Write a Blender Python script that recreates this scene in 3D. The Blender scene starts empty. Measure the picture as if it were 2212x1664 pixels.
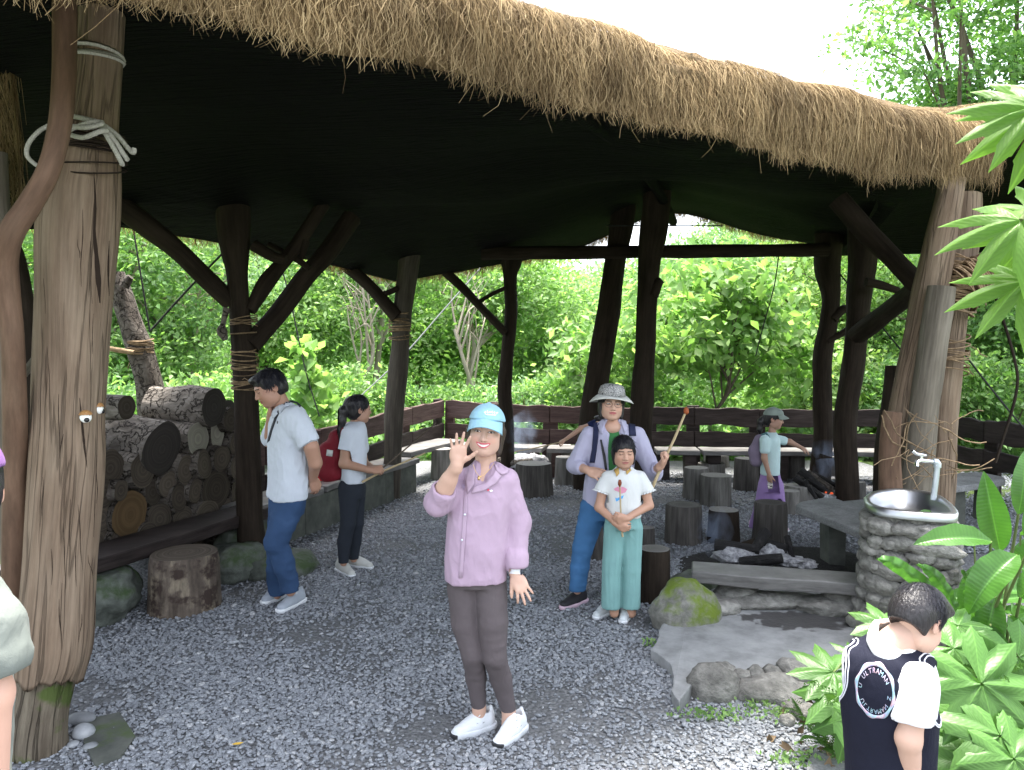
import bpy, bmesh, math, random
import numpy as np
from mathutils import Vector, Matrix, noise as mnoise
from mathutils.bvhtree import BVHTree

random.seed(7)
RNG = np.random.default_rng(11)
scene = bpy.context.scene
COL = scene.collection
R = math.radians

# ------------------------------------------------------------------ camera
CAM_H = 1.86
FPX = 1600.0              # focal length, in units of a 2212 x 1664 picture
PITCH = R(-2.68)
cam_data = bpy.data.cameras.new('camera')
cam_data.sensor_fit = 'HORIZONTAL'
cam_data.sensor_width = 36.0
cam_data.lens = 36.0 * FPX / 2212.0
cam_data.clip_start = 0.05
cam_data.clip_end = 600.0
cam = bpy.data.objects.new('camera', cam_data)
COL.objects.link(cam)
cam.location = (0, 0, CAM_H)
cam.rotation_euler = (R(90) + PITCH, 0, 0)
scene.camera = cam

# ------------------------------------------------------------------ sky, sun, exposure
SUN_EL, SUN_AZ = R(80), R(10)
world = bpy.data.worlds.new('World')
scene.world = world
world.use_nodes = True
wn = world.node_tree
for n in list(wn.nodes):
    wn.nodes.remove(n)
sky = wn.nodes.new('ShaderNodeTexSky')
sky.sky_type = 'NISHITA'
sky.sun_disc = False
sky.sun_elevation = SUN_EL
sky.sun_rotation = SUN_AZ
sky.air_density = 1.0
sky.dust_density = 3.0
sky.ozone_density = 1.0
hs = wn.nodes.new('ShaderNodeHueSaturation')     # thin high cloud: a paler sky all over
hs.inputs['Saturation'].default_value = 0.42
bg = wn.nodes.new('ShaderNodeBackground')
bg.inputs['Strength'].default_value = 0.15
wo = wn.nodes.new('ShaderNodeOutputWorld')
wn.links.new(sky.outputs[0], hs.inputs['Color'])
wn.links.new(hs.outputs[0], bg.inputs['Color'])
wn.links.new(bg.outputs[0], wo.inputs['Surface'])

sun_data = bpy.data.lights.new('sun', 'SUN')
sun_data.energy = 2.6
sun_data.angle = R(15)
sun_data.color = (1.0, 0.95, 0.87)
sun = bpy.data.objects.new('sun', sun_data)
COL.objects.link(sun)
sd = Vector((math.sin(SUN_AZ) * math.cos(SUN_EL), math.cos(SUN_AZ) * math.cos(SUN_EL), math.sin(SUN_EL)))
sun.rotation_euler = sd.to_track_quat('Z', 'Y').to_euler()
sun.location = sd * 60

vs = scene.view_settings
vs.view_transform = 'Standard'
vs.look = 'None'
vs.exposure = 2.68
vs.gamma = 1.0
vs.use_curve_mapping = False
scene.render.engine = 'CYCLES'
scene.cycles.use_denoising = True
try:
    scene.cycles.denoiser = 'OPENIMAGEDENOISE'
    scene.cycles.denoising_input_passes = 'RGB_ALBEDO_NORMAL'
except Exception:
    pass
scene.cycles.max_bounces = 8
scene.cycles.diffuse_bounces = 4
scene.cycles.transmission_bounces = 4
scene.cycles.transparent_max_bounces = 8
scene.cycles.volume_bounces = 0
scene.cycles.sample_clamp_indirect = 6.0


# ------------------------------------------------------------------ measuring
def P(px, py, Y):
    """the point at distance Y in front of the lens that the photograph shows at (px, py)"""
    u, v = (px - 1106) / FPX, -(py - 832) / FPX
    c, s = math.cos(PITCH), math.sin(PITCH)
    dy, dz = c - v * s, s + v * c
    k = Y / dy
    return Vector((u * k, Y, CAM_H + dz * k))


def G(px, py, z=0.0):
    """the point on a level plane at height z seen at (px, py)"""
    u, v = (px - 1106) / FPX, -(py - 832) / FPX
    c, s = math.cos(PITCH), math.sin(PITCH)
    dy, dz = c - v * s, s + v * c
    k = (z - CAM_H) / dz
    return Vector((u * k, dy * k, z))


def nz(x, y=0.0, z=0.0):
    return mnoise.noise(Vector((x, y, z)))


# ------------------------------------------------------------------ materials
class NT:
    def __init__(self, name):
        self.m = bpy.data.materials.new(name)
        self.m.use_nodes = True
        self.t = self.m.node_tree
        self.b = self.t.nodes['Principled BSDF']
        self.o = self.t.nodes['Material Output']

    def n(self, kind, **kw):
        nd = self.t.nodes.new('ShaderNode' + kind)
        for k, v in kw.items():
            if k in nd.inputs:
                nd.inputs[k].default_value = v
            else:
                setattr(nd, k, v)
        return nd

    def l(self, a, b):
        self.t.links.new(a, b)

    def ramp(self, fac, stops):
        r = self.n('ValToRGB')
        e = r.color_ramp.elements
        while len(e) < len(stops):
            e.new(0.5)
        for i, (p, c) in enumerate(stops):
            e[i].position = p
            e[i].color = (*c, 1) if len(c) == 3 else c
        self.l(fac, r.inputs['Fac'])
        return r.outputs['Color']

    def mix(self, fac, a, b, mode='MIX'):
        x = self.n('Mix', data_type='RGBA', blend_type=mode)
        for s, v in ((0, fac), (6, a), (7, b)):
            if hasattr(v, 'is_output'):
                self.l(v, x.inputs[s])
            else:
                x.inputs[s].default_value = (*v, 1) if isinstance(v, tuple) and len(v) == 3 else v
        return x.outputs[2]

    def math(self, op, a, b=0.0):
        x = self.n('Math', operation=op)
        for i, v in enumerate((a, b)):
            if hasattr(v, 'is_output'):
                self.l(v, x.inputs[i])
            else:
                x.inputs[i].default_value = v
        return x.outputs[0]


def g3(v):
    return (v, v, v)


def mat(name, stops, scale=(8, 8, 8), coord='Object', detail=6.0, rough=0.85, bump=0.25, dist=0.02,
        bscale=None, island=0.0, crack=None, moss=None, spec=0.3, metal=0.0, blotch=None, objrand=0.0):
    """noise driven colour with matching relief; optional cracks along the grain, moss, stains"""
    t = NT(name)
    tc = t.n('TexCoord')
    src = tc.outputs[coord]
    mp = t.n('Mapping')
    mp.inputs['Scale'].default_value = scale
    t.l(src, mp.inputs['Vector'])
    no = t.n('TexNoise', Scale=1.0, Detail=detail, Roughness=0.62)
    t.l(mp.outputs[0], no.inputs['Vector'])
    c = t.ramp(no.outputs['Fac'], stops)
    h = no.outputs['Fac']
    if bscale:
        mp2 = t.n('Mapping')
        mp2.inputs['Scale'].default_value = bscale
        t.l(src, mp2.inputs['Vector'])
        n2 = t.n('TexNoise', Scale=1.0, Detail=5.0, Roughness=0.6)
        t.l(mp2.outputs[0], n2.inputs['Vector'])
        h = n2.outputs['Fac']
        f = t.ramp(h, [(0.3, g3(0.62)), (0.62, g3(1.12))])
        c = t.mix(0.8, c, f, 'MULTIPLY')
    if crack:
        mp3 = t.n('Mapping')
        mp3.inputs['Scale'].default_value = crack[0]
        t.l(src, mp3.inputs['Vector'])
        n3 = t.n('TexNoise', Scale=1.0, Detail=3.0, Roughness=0.5, Distortion=0.3)
        t.l(mp3.outputs[0], n3.inputs['Vector'])
        k = t.ramp(n3.outputs['Fac'], [(0.47, g3(1)), (0.495, g3(0)), (0.505, g3(0)), (0.53, g3(1))])
        c = t.mix(t.math('MULTIPLY', t.math('SUBTRACT', 1.0, k), crack[1]), c, (0.012, 0.009, 0.007))
        h = t.math('ADD', t.math('MULTIPLY', h, 0.6), t.math('MULTIPLY', k, 0.5))
    if blotch:
        n4 = t.n('TexNoise', Scale=blotch[1], Detail=4.0, Roughness=0.6)
        t.l(src, n4.inputs['Vector'])
        k = t.ramp(n4.outputs['Fac'], [(blotch[2], g3(0)), (blotch[2] + 0.08, g3(1))])
        c = t.mix(k, c, blotch[0])
    if moss:
        geo = t.n('NewGeometry')
        sx = t.n('SeparateXYZ')
        t.l(geo.outputs['Normal'], sx.inputs[0])
        n5 = t.n('TexNoise', Scale=moss[1], Detail=5.0, Roughness=0.65)
        t.l(tc.outputs['Object'], n5.inputs['Vector'])
        s = t.math('ADD', t.math('MULTIPLY', sx.outputs['Z'], moss[3]), n5.outputs['Fac'])
        k = t.ramp(s, [(moss[2], g3(0)), (moss[2] + 0.15, g3(1))])
        c = t.mix(k, c, moss[0])
    if island:
        geo = t.n('NewGeometry')
        f = t.ramp(geo.outputs['Random Per Island'], [(0.0, g3(1 - island)), (1.0, g3(1 + island))])
        c = t.mix(1.0, c, f, 'MULTIPLY')
    if objrand:
        oi = t.n('ObjectInfo')
        f = t.ramp(oi.outputs['Random'], [(0.0, g3(1 - objrand)), (1.0, g3(1 + objrand))])
        c = t.mix(1.0, c, f, 'MULTIPLY')
    t.l(c, t.b.inputs['Base Color'])
    t.b.inputs['Roughness'].default_value = rough
    t.b.inputs['Specular IOR Level'].default_value = spec
    t.b.inputs['Metallic'].default_value = metal
    if bump:
        bp = t.n('Bump', Strength=bump, Distance=dist)
        t.l(h, bp.inputs['Height'])
        t.l(bp.outputs[0], t.b.inputs['Normal'])
    return t.m


def leafmat(name, cols, trans=0.45, rough=0.5, spec=0.35, veins=False, nscale=3.0):
    """leaf: random shade per blade, light passing through"""
    t = NT(name)
    geo = t.n('NewGeometry')
    c = t.ramp(geo.outputs['Random Per Island'], [(i / max(1, len(cols) - 1), k) for i, k in enumerate(cols)])
    tc = t.n('TexCoord')
    no = t.n('TexNoise', Scale=nscale, Detail=3.0)
    t.l(tc.outputs['Object'], no.inputs['Vector'])
    f = t.ramp(no.outputs['Fac'], [(0.3, g3(0.65)), (0.7, g3(1.25))])
    c = t.mix(1.0, c, f, 'MULTIPLY')
    if veins:
        w = t.n('TexWave', wave_type='BANDS', bands_direction='Y', Scale=veins, Distortion=1.5, Detail=1.0)
        uv = tc.outputs['UV']
        t.l(uv, w.inputs['Vector'])
        sx = t.n('SeparateXYZ')
        t.l(uv, sx.inputs[0])
        mid = t.math('ABSOLUTE', t.math('SUBTRACT', sx.outputs['X'], 0.5))
        k = t.ramp(mid, [(0.0, g3(1)), (0.035, g3(0))])
        f2 = t.ramp(w.outputs['Fac'], [(0.0, g3(0.93)), (0.6, g3(1.03))])
        c = t.mix(1.0, c, f2, 'MULTIPLY')
        c = t.mix(t.math('MULTIPLY', k, 0.5), c, tuple(min(1, x * 1.7) for x in cols[-1]))
        bp = t.n('Bump', Strength=0.12, Distance=0.004)
        t.l(w.outputs['Fac'], bp.inputs['Height'])
        t.l(bp.outputs[0], t.b.inputs['Normal'])
    t.l(c, t.b.inputs['Base Color'])
    t.b.inputs['Roughness'].default_value = rough
    t.b.inputs['Specular IOR Level'].default_value = spec
    if trans:
        tr = t.n('BsdfTranslucent')
        c2 = t.mix(1.0, c, (1.02, 1.16, 0.55), 'MULTIPLY')
        t.l(c2, tr.inputs['Color'])
        mx = t.n('MixShader')
        mx.inputs[0].default_value = trans
        t.l(t.b.outputs[0], mx.inputs[1])
        t.l(tr.outputs[0], mx.inputs[2])
        t.l(mx.outputs[0], t.o.inputs['Surface'])
    return t.m


def plain(name, rgb, rough=0.6, metal=0.0, spec=0.4, bump=0.0, bscale=200.0, var=0.12, nscale=6.0):
    """one colour with slight uneven tone and a fine weave or grain"""
    t = NT(name)
    tc = t.n('TexCoord')
    no = t.n('TexNoise', Scale=nscale, Detail=4.0)
    t.l(tc.outputs['Object'], no.inputs['Vector'])
    f = t.ramp(no.outputs['Fac'], [(0.3, g3(1 - var)), (0.7, g3(1 + var))])
    t.l(t.mix(1.0, rgb, f, 'MULTIPLY'), t.b.inputs['Base Color'])
    t.b.inputs['Roughness'].default_value = rough
    t.b.inputs['Metallic'].default_value = metal
    t.b.inputs['Specular IOR Level'].default_value = spec
    if bump:
        n2 = t.n('TexNoise', Scale=bscale, Detail=2.0)
        t.l(tc.outputs['Object'], n2.inputs['Vector'])
        bp = t.n('Bump', Strength=bump, Distance=0.004)
        t.l(n2.outputs['Fac'], bp.inputs['Height'])
        t.l(bp.outputs[0], t.b.inputs['Normal'])
    return t.m


# ------------------------------------------------------------------ mesh helpers
def put(name, me, parent=None, loc=None):
    o = bpy.data.objects.new(name, me)
    COL.objects.link(o)
    if parent is not None:
        o.parent = parent
    if loc is not None:
        o.location = loc
    return o


def raw_mesh(name, V, F, m=None, uv=None, smooth=True, mats=None, mi=None):
    me = bpy.data.meshes.new(name)
    V = np.asarray(V, dtype=np.float32)
    if isinstance(F, np.ndarray):
        k = F.shape[1]
        n = F.shape[0]
        me.vertices.add(len(V))
        me.vertices.foreach_set('co', V.ravel())
        me.loops.add(n * k)
        me.loops.foreach_set('vertex_index', F.astype(np.int32).ravel())
        me.polygons.add(n)
        me.polygons.foreach_set('loop_start', np.arange(0, n * k, k, dtype=np.int32))
        try:
            me.polygons.foreach_set('loop_total', np.full(n, k, dtype=np.int32))
        except Exception:
            pass
        me.update(calc_edges=True)
    else:
        me.from_pydata([tuple(map(float, v)) for v in V], [], [tuple(f) for f in F])
        me.update()
    if m is not None:
        me.materials.append(m)
    for x in mats or ():
        me.materials.append(x)
    if mi is not None:
        me.polygons.foreach_set('material_index', np.asarray(mi, dtype=np.int32))
    if smooth:
        me.polygons.foreach_set('use_smooth', np.ones(len(me.polygons), dtype=bool))
    if uv is not None:
        lay = me.uv_layers.new(name='UVMap')
        uv = np.asarray(uv, dtype=np.float32)
        li = np.empty(len(me.loops), dtype=np.int32)
        me.loops.foreach_get('vertex_index', li)
        lay.data.foreach_set('uv', uv[li].ravel())
    return me


class MB:
    """collects shapes into one mesh (vertices, faces, a uv per vertex, a material number per face)"""
    def __init__(self):
        self.v, self.f, self.uv, self.mi = [], [], [], []

    def add(self, v, f, uv=None, mi=0):
        b = len(self.v)
        self.v += [tuple(x) for x in v]
        self.f += [tuple(i + b for i in q) for q in f]
        self.uv += list(uv) if uv is not None else [(0.0, 0.0)] * len(v)
        self.mi += [mi] * len(f)
        return self

    def box(self, c, s, rot=None, mi=0, jit=0.0):
        c = Vector(c)
        v = []
        for i in range(8):
            q = Vector(((i & 1) - .5, ((i >> 1) & 1) - .5, ((i >> 2) & 1) - .5))
            q = Vector((q.x * s[0], q.y * s[1], q.z * s[2]))
            if jit:
                q += Vector((random.uniform(-jit, jit), random.uniform(-jit, jit), random.uniform(-jit, jit)))
            if rot is not None:
                q = rot @ q
            v.append(c + q)
        return self.add(v, [(0, 2, 3, 1), (4, 5, 7, 6), (0, 1, 5, 4), (2, 6, 7, 3), (0, 4, 6, 2), (1, 3, 7, 5)],
                        [(p.x, p.z) for p in v], mi)

    def tube(self, pts, rad, n=12, wob=0.0, wf=3.0, caps=True, mi=0, seed=0.0, flat=1.0):
        pts = [Vector(p) for p in pts]
        if not isinstance(rad, (list, tuple, np.ndarray)):
            rad = [rad] * len(pts)
        v, f, uv = [], [], []
        d0 = (pts[1] - pts[0]).normalized()
        ref = Vector((0, 1, 0)) if abs(d0.y) < 0.9 else Vector((0, 0, 1))
        x = ref.cross(d0).normalized()
        ln = 0.0
        rm = sum(rad) / len(rad)
        for i, p in enumerate(pts):
            if i == 0:
                d = d0
            elif i == len(pts) - 1:
                d = (pts[i] - pts[i - 1]).normalized()
            else:
                d = (pts[i + 1] - pts[i - 1]).normalized()
            x = (x - d * x.dot(d)).normalized()
            y = d.cross(x)
            if i:
                ln += (p - pts[i - 1]).length
            for j in range(n + 1):
                a = 2 * math.pi * j / n + math.pi / 2
                jj = j % n
                aa = 2 * math.pi * jj / n
                r = rad[i]
                if wob:
                    r *= 1 + wob * nz(math.cos(aa) * 1.3 + seed, math.sin(aa) * 1.3 + seed * 1.7, ln * wf + seed)
                v.append(p + x * (math.cos(a) * r) + y * (math.sin(a) * r * flat))
                uv.append((j / n * 2 * math.pi * rm, ln))
        m = n + 1
        for i in range(len(pts) - 1):
            for j in range(n):
                f.append((i * m + j, i * m + j + 1, (i + 1) * m + j + 1, (i + 1) * m + j))
        self.add(v, f, uv, mi)
        if caps:
            for e, s in ((0, -1), (len(pts) - 1, 1)):
                b = len(self.v)
                ring = [Vector(v[e * m + j]) for j in range(n)]
                c = sum(ring, Vector()) / n
                vv = ring + [c]
                fc = [((j + 1) % n, j, n) if s < 0 else (j, (j + 1) % n, n) for j in range(n)]
                self.add(vv, fc, [((q - c).length, 0.0) for q in vv], mi if caps is True else caps)
        return self

    def build(self, name, m, parent=None, smooth=True, loc=None):
        mats = m if isinstance(m, (list, tuple)) else [m]
        me = raw_mesh(name, self.v, self.f, None, self.uv, smooth, mats, self.mi)
        return put(name, me, parent, loc)


def sharp(o, ang=40):
    """smooth shading that keeps hard edges"""
    me = o.data
    bm = bmesh.new()
    bm.from_mesh(me)
    for e in bm.edges:
        if len(e.link_faces) == 2:
            e.smooth = e.calc_face_angle(0.0) < R(ang)
    bm.to_mesh(me)
    bm.free()
    return o


def bevel(o, w=0.006, seg=2):
    bm = bmesh.new()
    bm.from_mesh(o.data)
    bmesh.ops.bevel(bm, geom=list(bm.edges), offset=w, segments=seg, affect='EDGES', profile=0.6, clamp_overlap=True)
    bm.to_mesh(o.data)
    bm.free()
    return o


def tag(o, label=None, cat=None, group=None, kind=None):
    if label:
        o['label'] = label
    if cat:
        o['category'] = cat
    if group:
        o['group'] = group
    if kind:
        o['kind'] = kind
    return o


def empty(name, loc, label=None, cat=None, group=None, rz=0.0):
    o = bpy.data.objects.new(name, None)
    COL.objects.link(o)
    o.empty_display_size = 0.1
    o.location = loc
    o.rotation_euler = (0, 0, rz)
    return tag(o, label, cat, group)


def under(o, root):
    """parent a mesh laid out in world coordinates to a thing without moving it"""
    o.parent = root
    if root.parent is not None:
        m = Matrix.Translation(root.parent.location) @ root.parent.rotation_euler.to_matrix().to_4x4() @ \
            (root.matrix_parent_inverse @ Matrix.LocRotScale(root.location, root.rotation_euler, root.scale))
    else:
        m = Matrix.LocRotScale(root.location, root.rotation_euler, root.scale)
    o.matrix_parent_inverse = m.inverted()
    return o


def smoothcurve(pts, n):
    """Catmull-Rom through the points (any dimension)"""
    p = [np.array(q, dtype=float) for q in pts]
    p = [2 * p[0] - p[1]] + p + [2 * p[-1] - p[-2]]
    out = []
    segs = len(p) - 3
    for k in range(n):
        t = k / (n - 1) * segs
        i = min(int(t), segs - 1)
        u = t - i
        a, b, c, d = p[i:i + 4]
        out.append(0.5 * ((2 * b) + (-a + c) * u + (2 * a - 5 * b + 4 * c - d) * u * u + (-a + 3 * b - 3 * c + d) * u ** 3))
    return out


def rock_mesh(name, size, m, seed=0, sub=3, rough=0.28, freq=1.6, flat=0.0):
    bm = bmesh.new()
    bmesh.ops.create_icosphere(bm, subdivisions=sub, radius=1.0)
    for v in bm.verts:
        p = v.co.copy()
        d = 1 + rough * nz(p.x * freq + seed * 3.1, p.y * freq + seed, p.z * freq - seed * 2.3) \
            + rough * 0.4 * nz(p.x * freq * 2.7 + seed, p.y * freq * 2.7, p.z * freq * 2.7 + seed)
        p *= d
        if flat:
            p.z = max(min(p.z, flat), -flat)
        v.co = Vector((p.x * size[0], p.y * size[1], p.z * size[2]))
    me = bpy.data.meshes.new(name)
    bm.to_mesh(me)
    bm.free()
    me.materials.append(m)
    me.polygons.foreach_set('use_smooth', np.ones(len(me.polygons), dtype=bool))
    return me
# ------------------------------------------------------------------ shared materials
M = {}
M['dirt'] = mat('dirt', [(0.3, (0.035, 0.034, 0.034)), (0.55, (0.07, 0.069, 0.068)), (0.75, (0.12, 0.12, 0.12))],
                scale=(14, 14, 14), bump=0.6, dist=0.03, bscale=(55, 55, 55))
M['forest_floor'] = mat('forest_floor', [(0.3, (0.02, 0.035, 0.012)), (0.6, (0.05, 0.09, 0.025)), (0.8, (0.1, 0.11, 0.05))],
                        scale=(1.5, 1.5, 1.5), bump=0.5, dist=0.1)
M['post_pale'] = mat('weathered_timber', [(0.25, (0.135, 0.092, 0.062)), (0.5, (0.205, 0.15, 0.105)), (0.75, (0.265, 0.205, 0.148))],
                     scale=(9, 1.6, 1), coord='UV', bump=0.7, dist=0.02, bscale=(70, 2.4, 1), crack=((20, 0.8, 1), 0.45), spec=0.12)
M['post_base'] = mat('rotting_timber', [(0.25, (0.06, 0.045, 0.033)), (0.5, (0.14, 0.115, 0.085)), (0.75, (0.22, 0.19, 0.14))],
                     scale=(14, 2.0, 1), coord='UV', bump=0.9, dist=0.03, bscale=(55, 3, 1), crack=((22, 1.2, 1), 0.5),
                     blotch=((0.075, 0.10, 0.03), 4.0, 0.52), spec=0.1)
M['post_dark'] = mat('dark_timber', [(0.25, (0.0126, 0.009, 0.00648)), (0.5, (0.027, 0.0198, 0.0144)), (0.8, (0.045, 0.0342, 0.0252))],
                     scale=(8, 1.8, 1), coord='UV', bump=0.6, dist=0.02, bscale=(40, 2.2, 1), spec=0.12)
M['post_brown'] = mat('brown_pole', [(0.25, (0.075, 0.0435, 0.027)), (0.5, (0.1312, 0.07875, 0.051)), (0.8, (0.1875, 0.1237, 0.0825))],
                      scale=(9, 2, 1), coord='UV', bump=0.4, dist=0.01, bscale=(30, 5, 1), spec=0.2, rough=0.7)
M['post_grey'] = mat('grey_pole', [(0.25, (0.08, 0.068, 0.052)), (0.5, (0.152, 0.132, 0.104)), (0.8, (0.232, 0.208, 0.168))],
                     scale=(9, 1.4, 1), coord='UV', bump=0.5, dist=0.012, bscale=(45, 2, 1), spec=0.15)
M['post_shaded'] = mat('shaded_grey_pole', [(0.25, (0.035, 0.029, 0.023)), (0.5, (0.07, 0.06, 0.048)), (0.8, (0.115, 0.10, 0.082))],
                    scale=(9, 1.4, 1), coord='UV', bump=0.5, dist=0.012, bscale=(45, 2, 1), spec=0.15)  # darker copy of the grey pole, roof shade put into its colour
M['bark'] = mat('rough_bark', [(0.25, (0.04875, 0.04095, 0.0351)), (0.5, (0.117, 0.1004, 0.0858)), (0.8, (0.234, 0.2097, 0.1852))],
                scale=(11, 8, 1), coord='UV', bump=1.0, dist=0.035, bscale=(38, 14, 1), crack=((11, 14, 1), 0.75), spec=0.1, objrand=0.25)
M['log_end'] = mat('log_end_grain', [(0.3, (0.03822, 0.03058, 0.02421)), (0.55, (0.08281, 0.06752, 0.05223)), (0.8, (0.1497, 0.1242, 0.09555))],
                   scale=(60, 60, 1), coord='UV', bump=0.7, dist=0.012, bscale=(25, 25, 25), spec=0.1, objrand=0.35)
M['stump_side'] = mat('stump_side', [(0.25, (0.0672, 0.0624, 0.05568)), (0.5, (0.1488, 0.1421, 0.1296)), (0.8, (0.2496, 0.24, 0.2208))],
                      scale=(14, 1.6, 1), coord='UV', bump=0.8, dist=0.02, bscale=(42, 2.5, 1), spec=0.1, objrand=0.3)
M['stump_top'] = mat('stump_top', [(0.3, (0.144, 0.135, 0.126)), (0.6, (0.243, 0.234, 0.2205)), (0.8, (0.342, 0.3285, 0.306))],
                     scale=(45, 45, 1), coord='UV', bump=0.4, dist=0.01, spec=0.15, objrand=0.15)
M['plank_red'] = mat('reddish_plank', [(0.25, (0.0434, 0.02604, 0.02356)), (0.5, (0.0806, 0.05146, 0.0465)), (0.8, (0.124, 0.0868, 0.07936))],
                     scale=(2.2, 2.2, 18), coord='Object', bump=0.5, dist=0.012, bscale=(5, 5, 60), spec=0.18, rough=0.72, objrand=0.22)
M['plank_dark'] = mat('dark_plank', [(0.25, (0.0165, 0.012, 0.01125)), (0.5, (0.036, 0.027, 0.02475)), (0.8, (0.06375, 0.0495, 0.045))],
                      scale=(2.2, 2.2, 18), coord='Object', bump=0.5, dist=0.012, bscale=(5, 5, 60), spec=0.18, rough=0.72, objrand=0.22)
M['plank_worn'] = mat('worn_seat_plank', [(0.25, (0.0869, 0.08071, 0.07762)), (0.5, (0.1459, 0.1398, 0.1336)), (0.8, (0.2111, 0.2049, 0.1987))],
                      scale=(3, 3, 14), coord='Object', bump=0.4, dist=0.01, bscale=(6, 6, 40), spec=0.35, rough=0.55)
M['concrete'] = mat('grey_concrete', [(0.3, (0.1445, 0.1462, 0.1445)), (0.55, (0.221, 0.2227, 0.2227)), (0.8, (0.306, 0.306, 0.3017))],
                    scale=(5, 5, 5), bump=0.35, dist=0.008, bscale=(60, 60, 60), spec=0.25, rough=0.75)
M['concrete_old'] = mat('mossy_concrete', [(0.3, (0.05, 0.055, 0.048)), (0.6, (0.10, 0.105, 0.09)), (0.8, (0.15, 0.155, 0.13))],
                        scale=(6, 6, 6), bump=0.5, dist=0.015, moss=((0.06, 0.085, 0.03), 5.0, 0.62, 0.15))
M['rock'] = mat('grey_rock', [(0.25, (0.095, 0.0912, 0.0836)), (0.5, (0.1947, 0.1881, 0.171)), (0.8, (0.323, 0.3135, 0.285))],
                scale=(5, 5, 7), bump=0.8, dist=0.03, bscale=(22, 22, 30), spec=0.2, objrand=0.22)
M['rock_moss'] = mat('mossy_rock', [(0.25, (0.10, 0.098, 0.085)), (0.5, (0.19, 0.186, 0.165)), (0.8, (0.29, 0.285, 0.26))],
                     scale=(5, 5, 5), bump=0.7, dist=0.02, bscale=(25, 25, 25), moss=((0.115, 0.16, 0.02), 4.0, 0.50, 0.14))
M['rock_dim'] = mat('dark_mossy_rock', [(0.25, (0.05175, 0.0575, 0.0483)), (0.5, (0.1035, 0.115, 0.09775)), (0.8, (0.1725, 0.184, 0.161))],
                    scale=(5, 5, 5), bump=0.7, dist=0.02, bscale=(22, 22, 22), moss=((0.05, 0.08, 0.03), 4.0, 0.55, 0.1))
M['mortar'] = mat('mortar', [(0.3, (0.14, 0.135, 0.12)), (0.6, (0.25, 0.24, 0.215)), (0.8, (0.36, 0.35, 0.32))],
                  scale=(14, 14, 14), bump=0.8, dist=0.02, bscale=(50, 50, 50))
M['river'] = mat('river_stone', [(0.3, (0.17, 0.18, 0.19)), (0.6, (0.27, 0.28, 0.29)), (0.8, (0.36, 0.36, 0.36))],
                 scale=(7, 7, 7), bump=0.2, dist=0.01, rough=0.6, objrand=0.25)
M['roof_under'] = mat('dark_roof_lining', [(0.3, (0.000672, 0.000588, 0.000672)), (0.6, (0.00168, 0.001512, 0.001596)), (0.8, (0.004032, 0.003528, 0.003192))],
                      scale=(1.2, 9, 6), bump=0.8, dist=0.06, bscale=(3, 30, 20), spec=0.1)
M['thatch_body'] = mat('thatch_mass', [(0.3, (0.09, 0.058, 0.028)), (0.55, (0.21, 0.145, 0.075)), (0.8, (0.34, 0.25, 0.14))],
                       scale=(30, 30, 5), bump=1.0, dist=0.05, bscale=(70, 70, 9), spec=0.1)
M['rope'] = mat('pale_rope', [(0.3, (0.26, 0.25, 0.21)), (0.7, (0.48, 0.47, 0.41))], scale=(40, 180, 1), coord='UV', bump=0.6, dist=0.006)
M['twine'] = mat('straw_twine', [(0.3, (0.13, 0.085, 0.045)), (0.7, (0.33, 0.235, 0.14))], scale=(30, 30, 30), bump=0.5, dist=0.004, island=0.3)
M['cable'] = mat('dark_cord', [(0.3, (0.018, 0.02, 0.018)), (0.7, (0.04, 0.042, 0.038))], scale=(30, 30, 30), bump=0.2, dist=0.003)
M['cable_pale'] = mat('grey_cord', [(0.3, (0.25, 0.26, 0.25)), (0.7, (0.38, 0.39, 0.38))], scale=(30, 30, 30), bump=0.2, dist=0.003)
M['stick'] = mat('roasting_stick', [(0.3, (0.32, 0.24, 0.13)), (0.7, (0.52, 0.42, 0.26))], scale=(30, 6, 1), coord='UV', bump=0.3, dist=0.004)
M['stick_dark'] = mat('scorched_stick', [(0.3, (0.05, 0.038, 0.028)), (0.7, (0.11, 0.085, 0.06))], scale=(30, 6, 1), coord='UV', bump=0.3, dist=0.004)


def thatchmat(name, dark, mid, pale, trans=0.15):
    t = NT(name)
    geo = t.n('NewGeometry')
    c = t.ramp(geo.outputs['Random Per Island'], [(0.0, dark), (0.45, mid), (1.0, pale)])
    tc = t.n('TexCoord')
    no = t.n('TexNoise', Scale=2.2, Detail=4.0)
    t.l(tc.outputs['Object'], no.inputs['Vector'])
    f = t.ramp(no.outputs['Fac'], [(0.3, (0.62, 0.60, 0.56)), (0.7, (1.22, 1.2, 1.12))])
    c = t.mix(1.0, c, f, 'MULTIPLY')
    t.l(c, t.b.inputs['Base Color'])
    t.b.inputs['Roughness'].default_value = 0.8
    t.b.inputs['Specular IOR Level'].default_value = 0.15
    tr = t.n('BsdfTranslucent')
    t.l(c, tr.inputs['Color'])
    mx = t.n('MixShader')
    mx.inputs[0].default_value = trans
    t.l(t.b.outputs[0], mx.inputs[1])
    t.l(tr.outputs[0], mx.inputs[2])
    t.l(mx.outputs[0], t.o.inputs['Surface'])
    return t.m


M['straw'] = thatchmat('straw_strands', (0.085, 0.055, 0.028), (0.25, 0.175, 0.092), (0.47, 0.36, 0.21), 0.25)
M['straw_back'] = thatchmat('straw_backlit', (0.10, 0.06, 0.025), (0.26, 0.17, 0.07), (0.42, 0.30, 0.13), 0.45)

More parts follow.
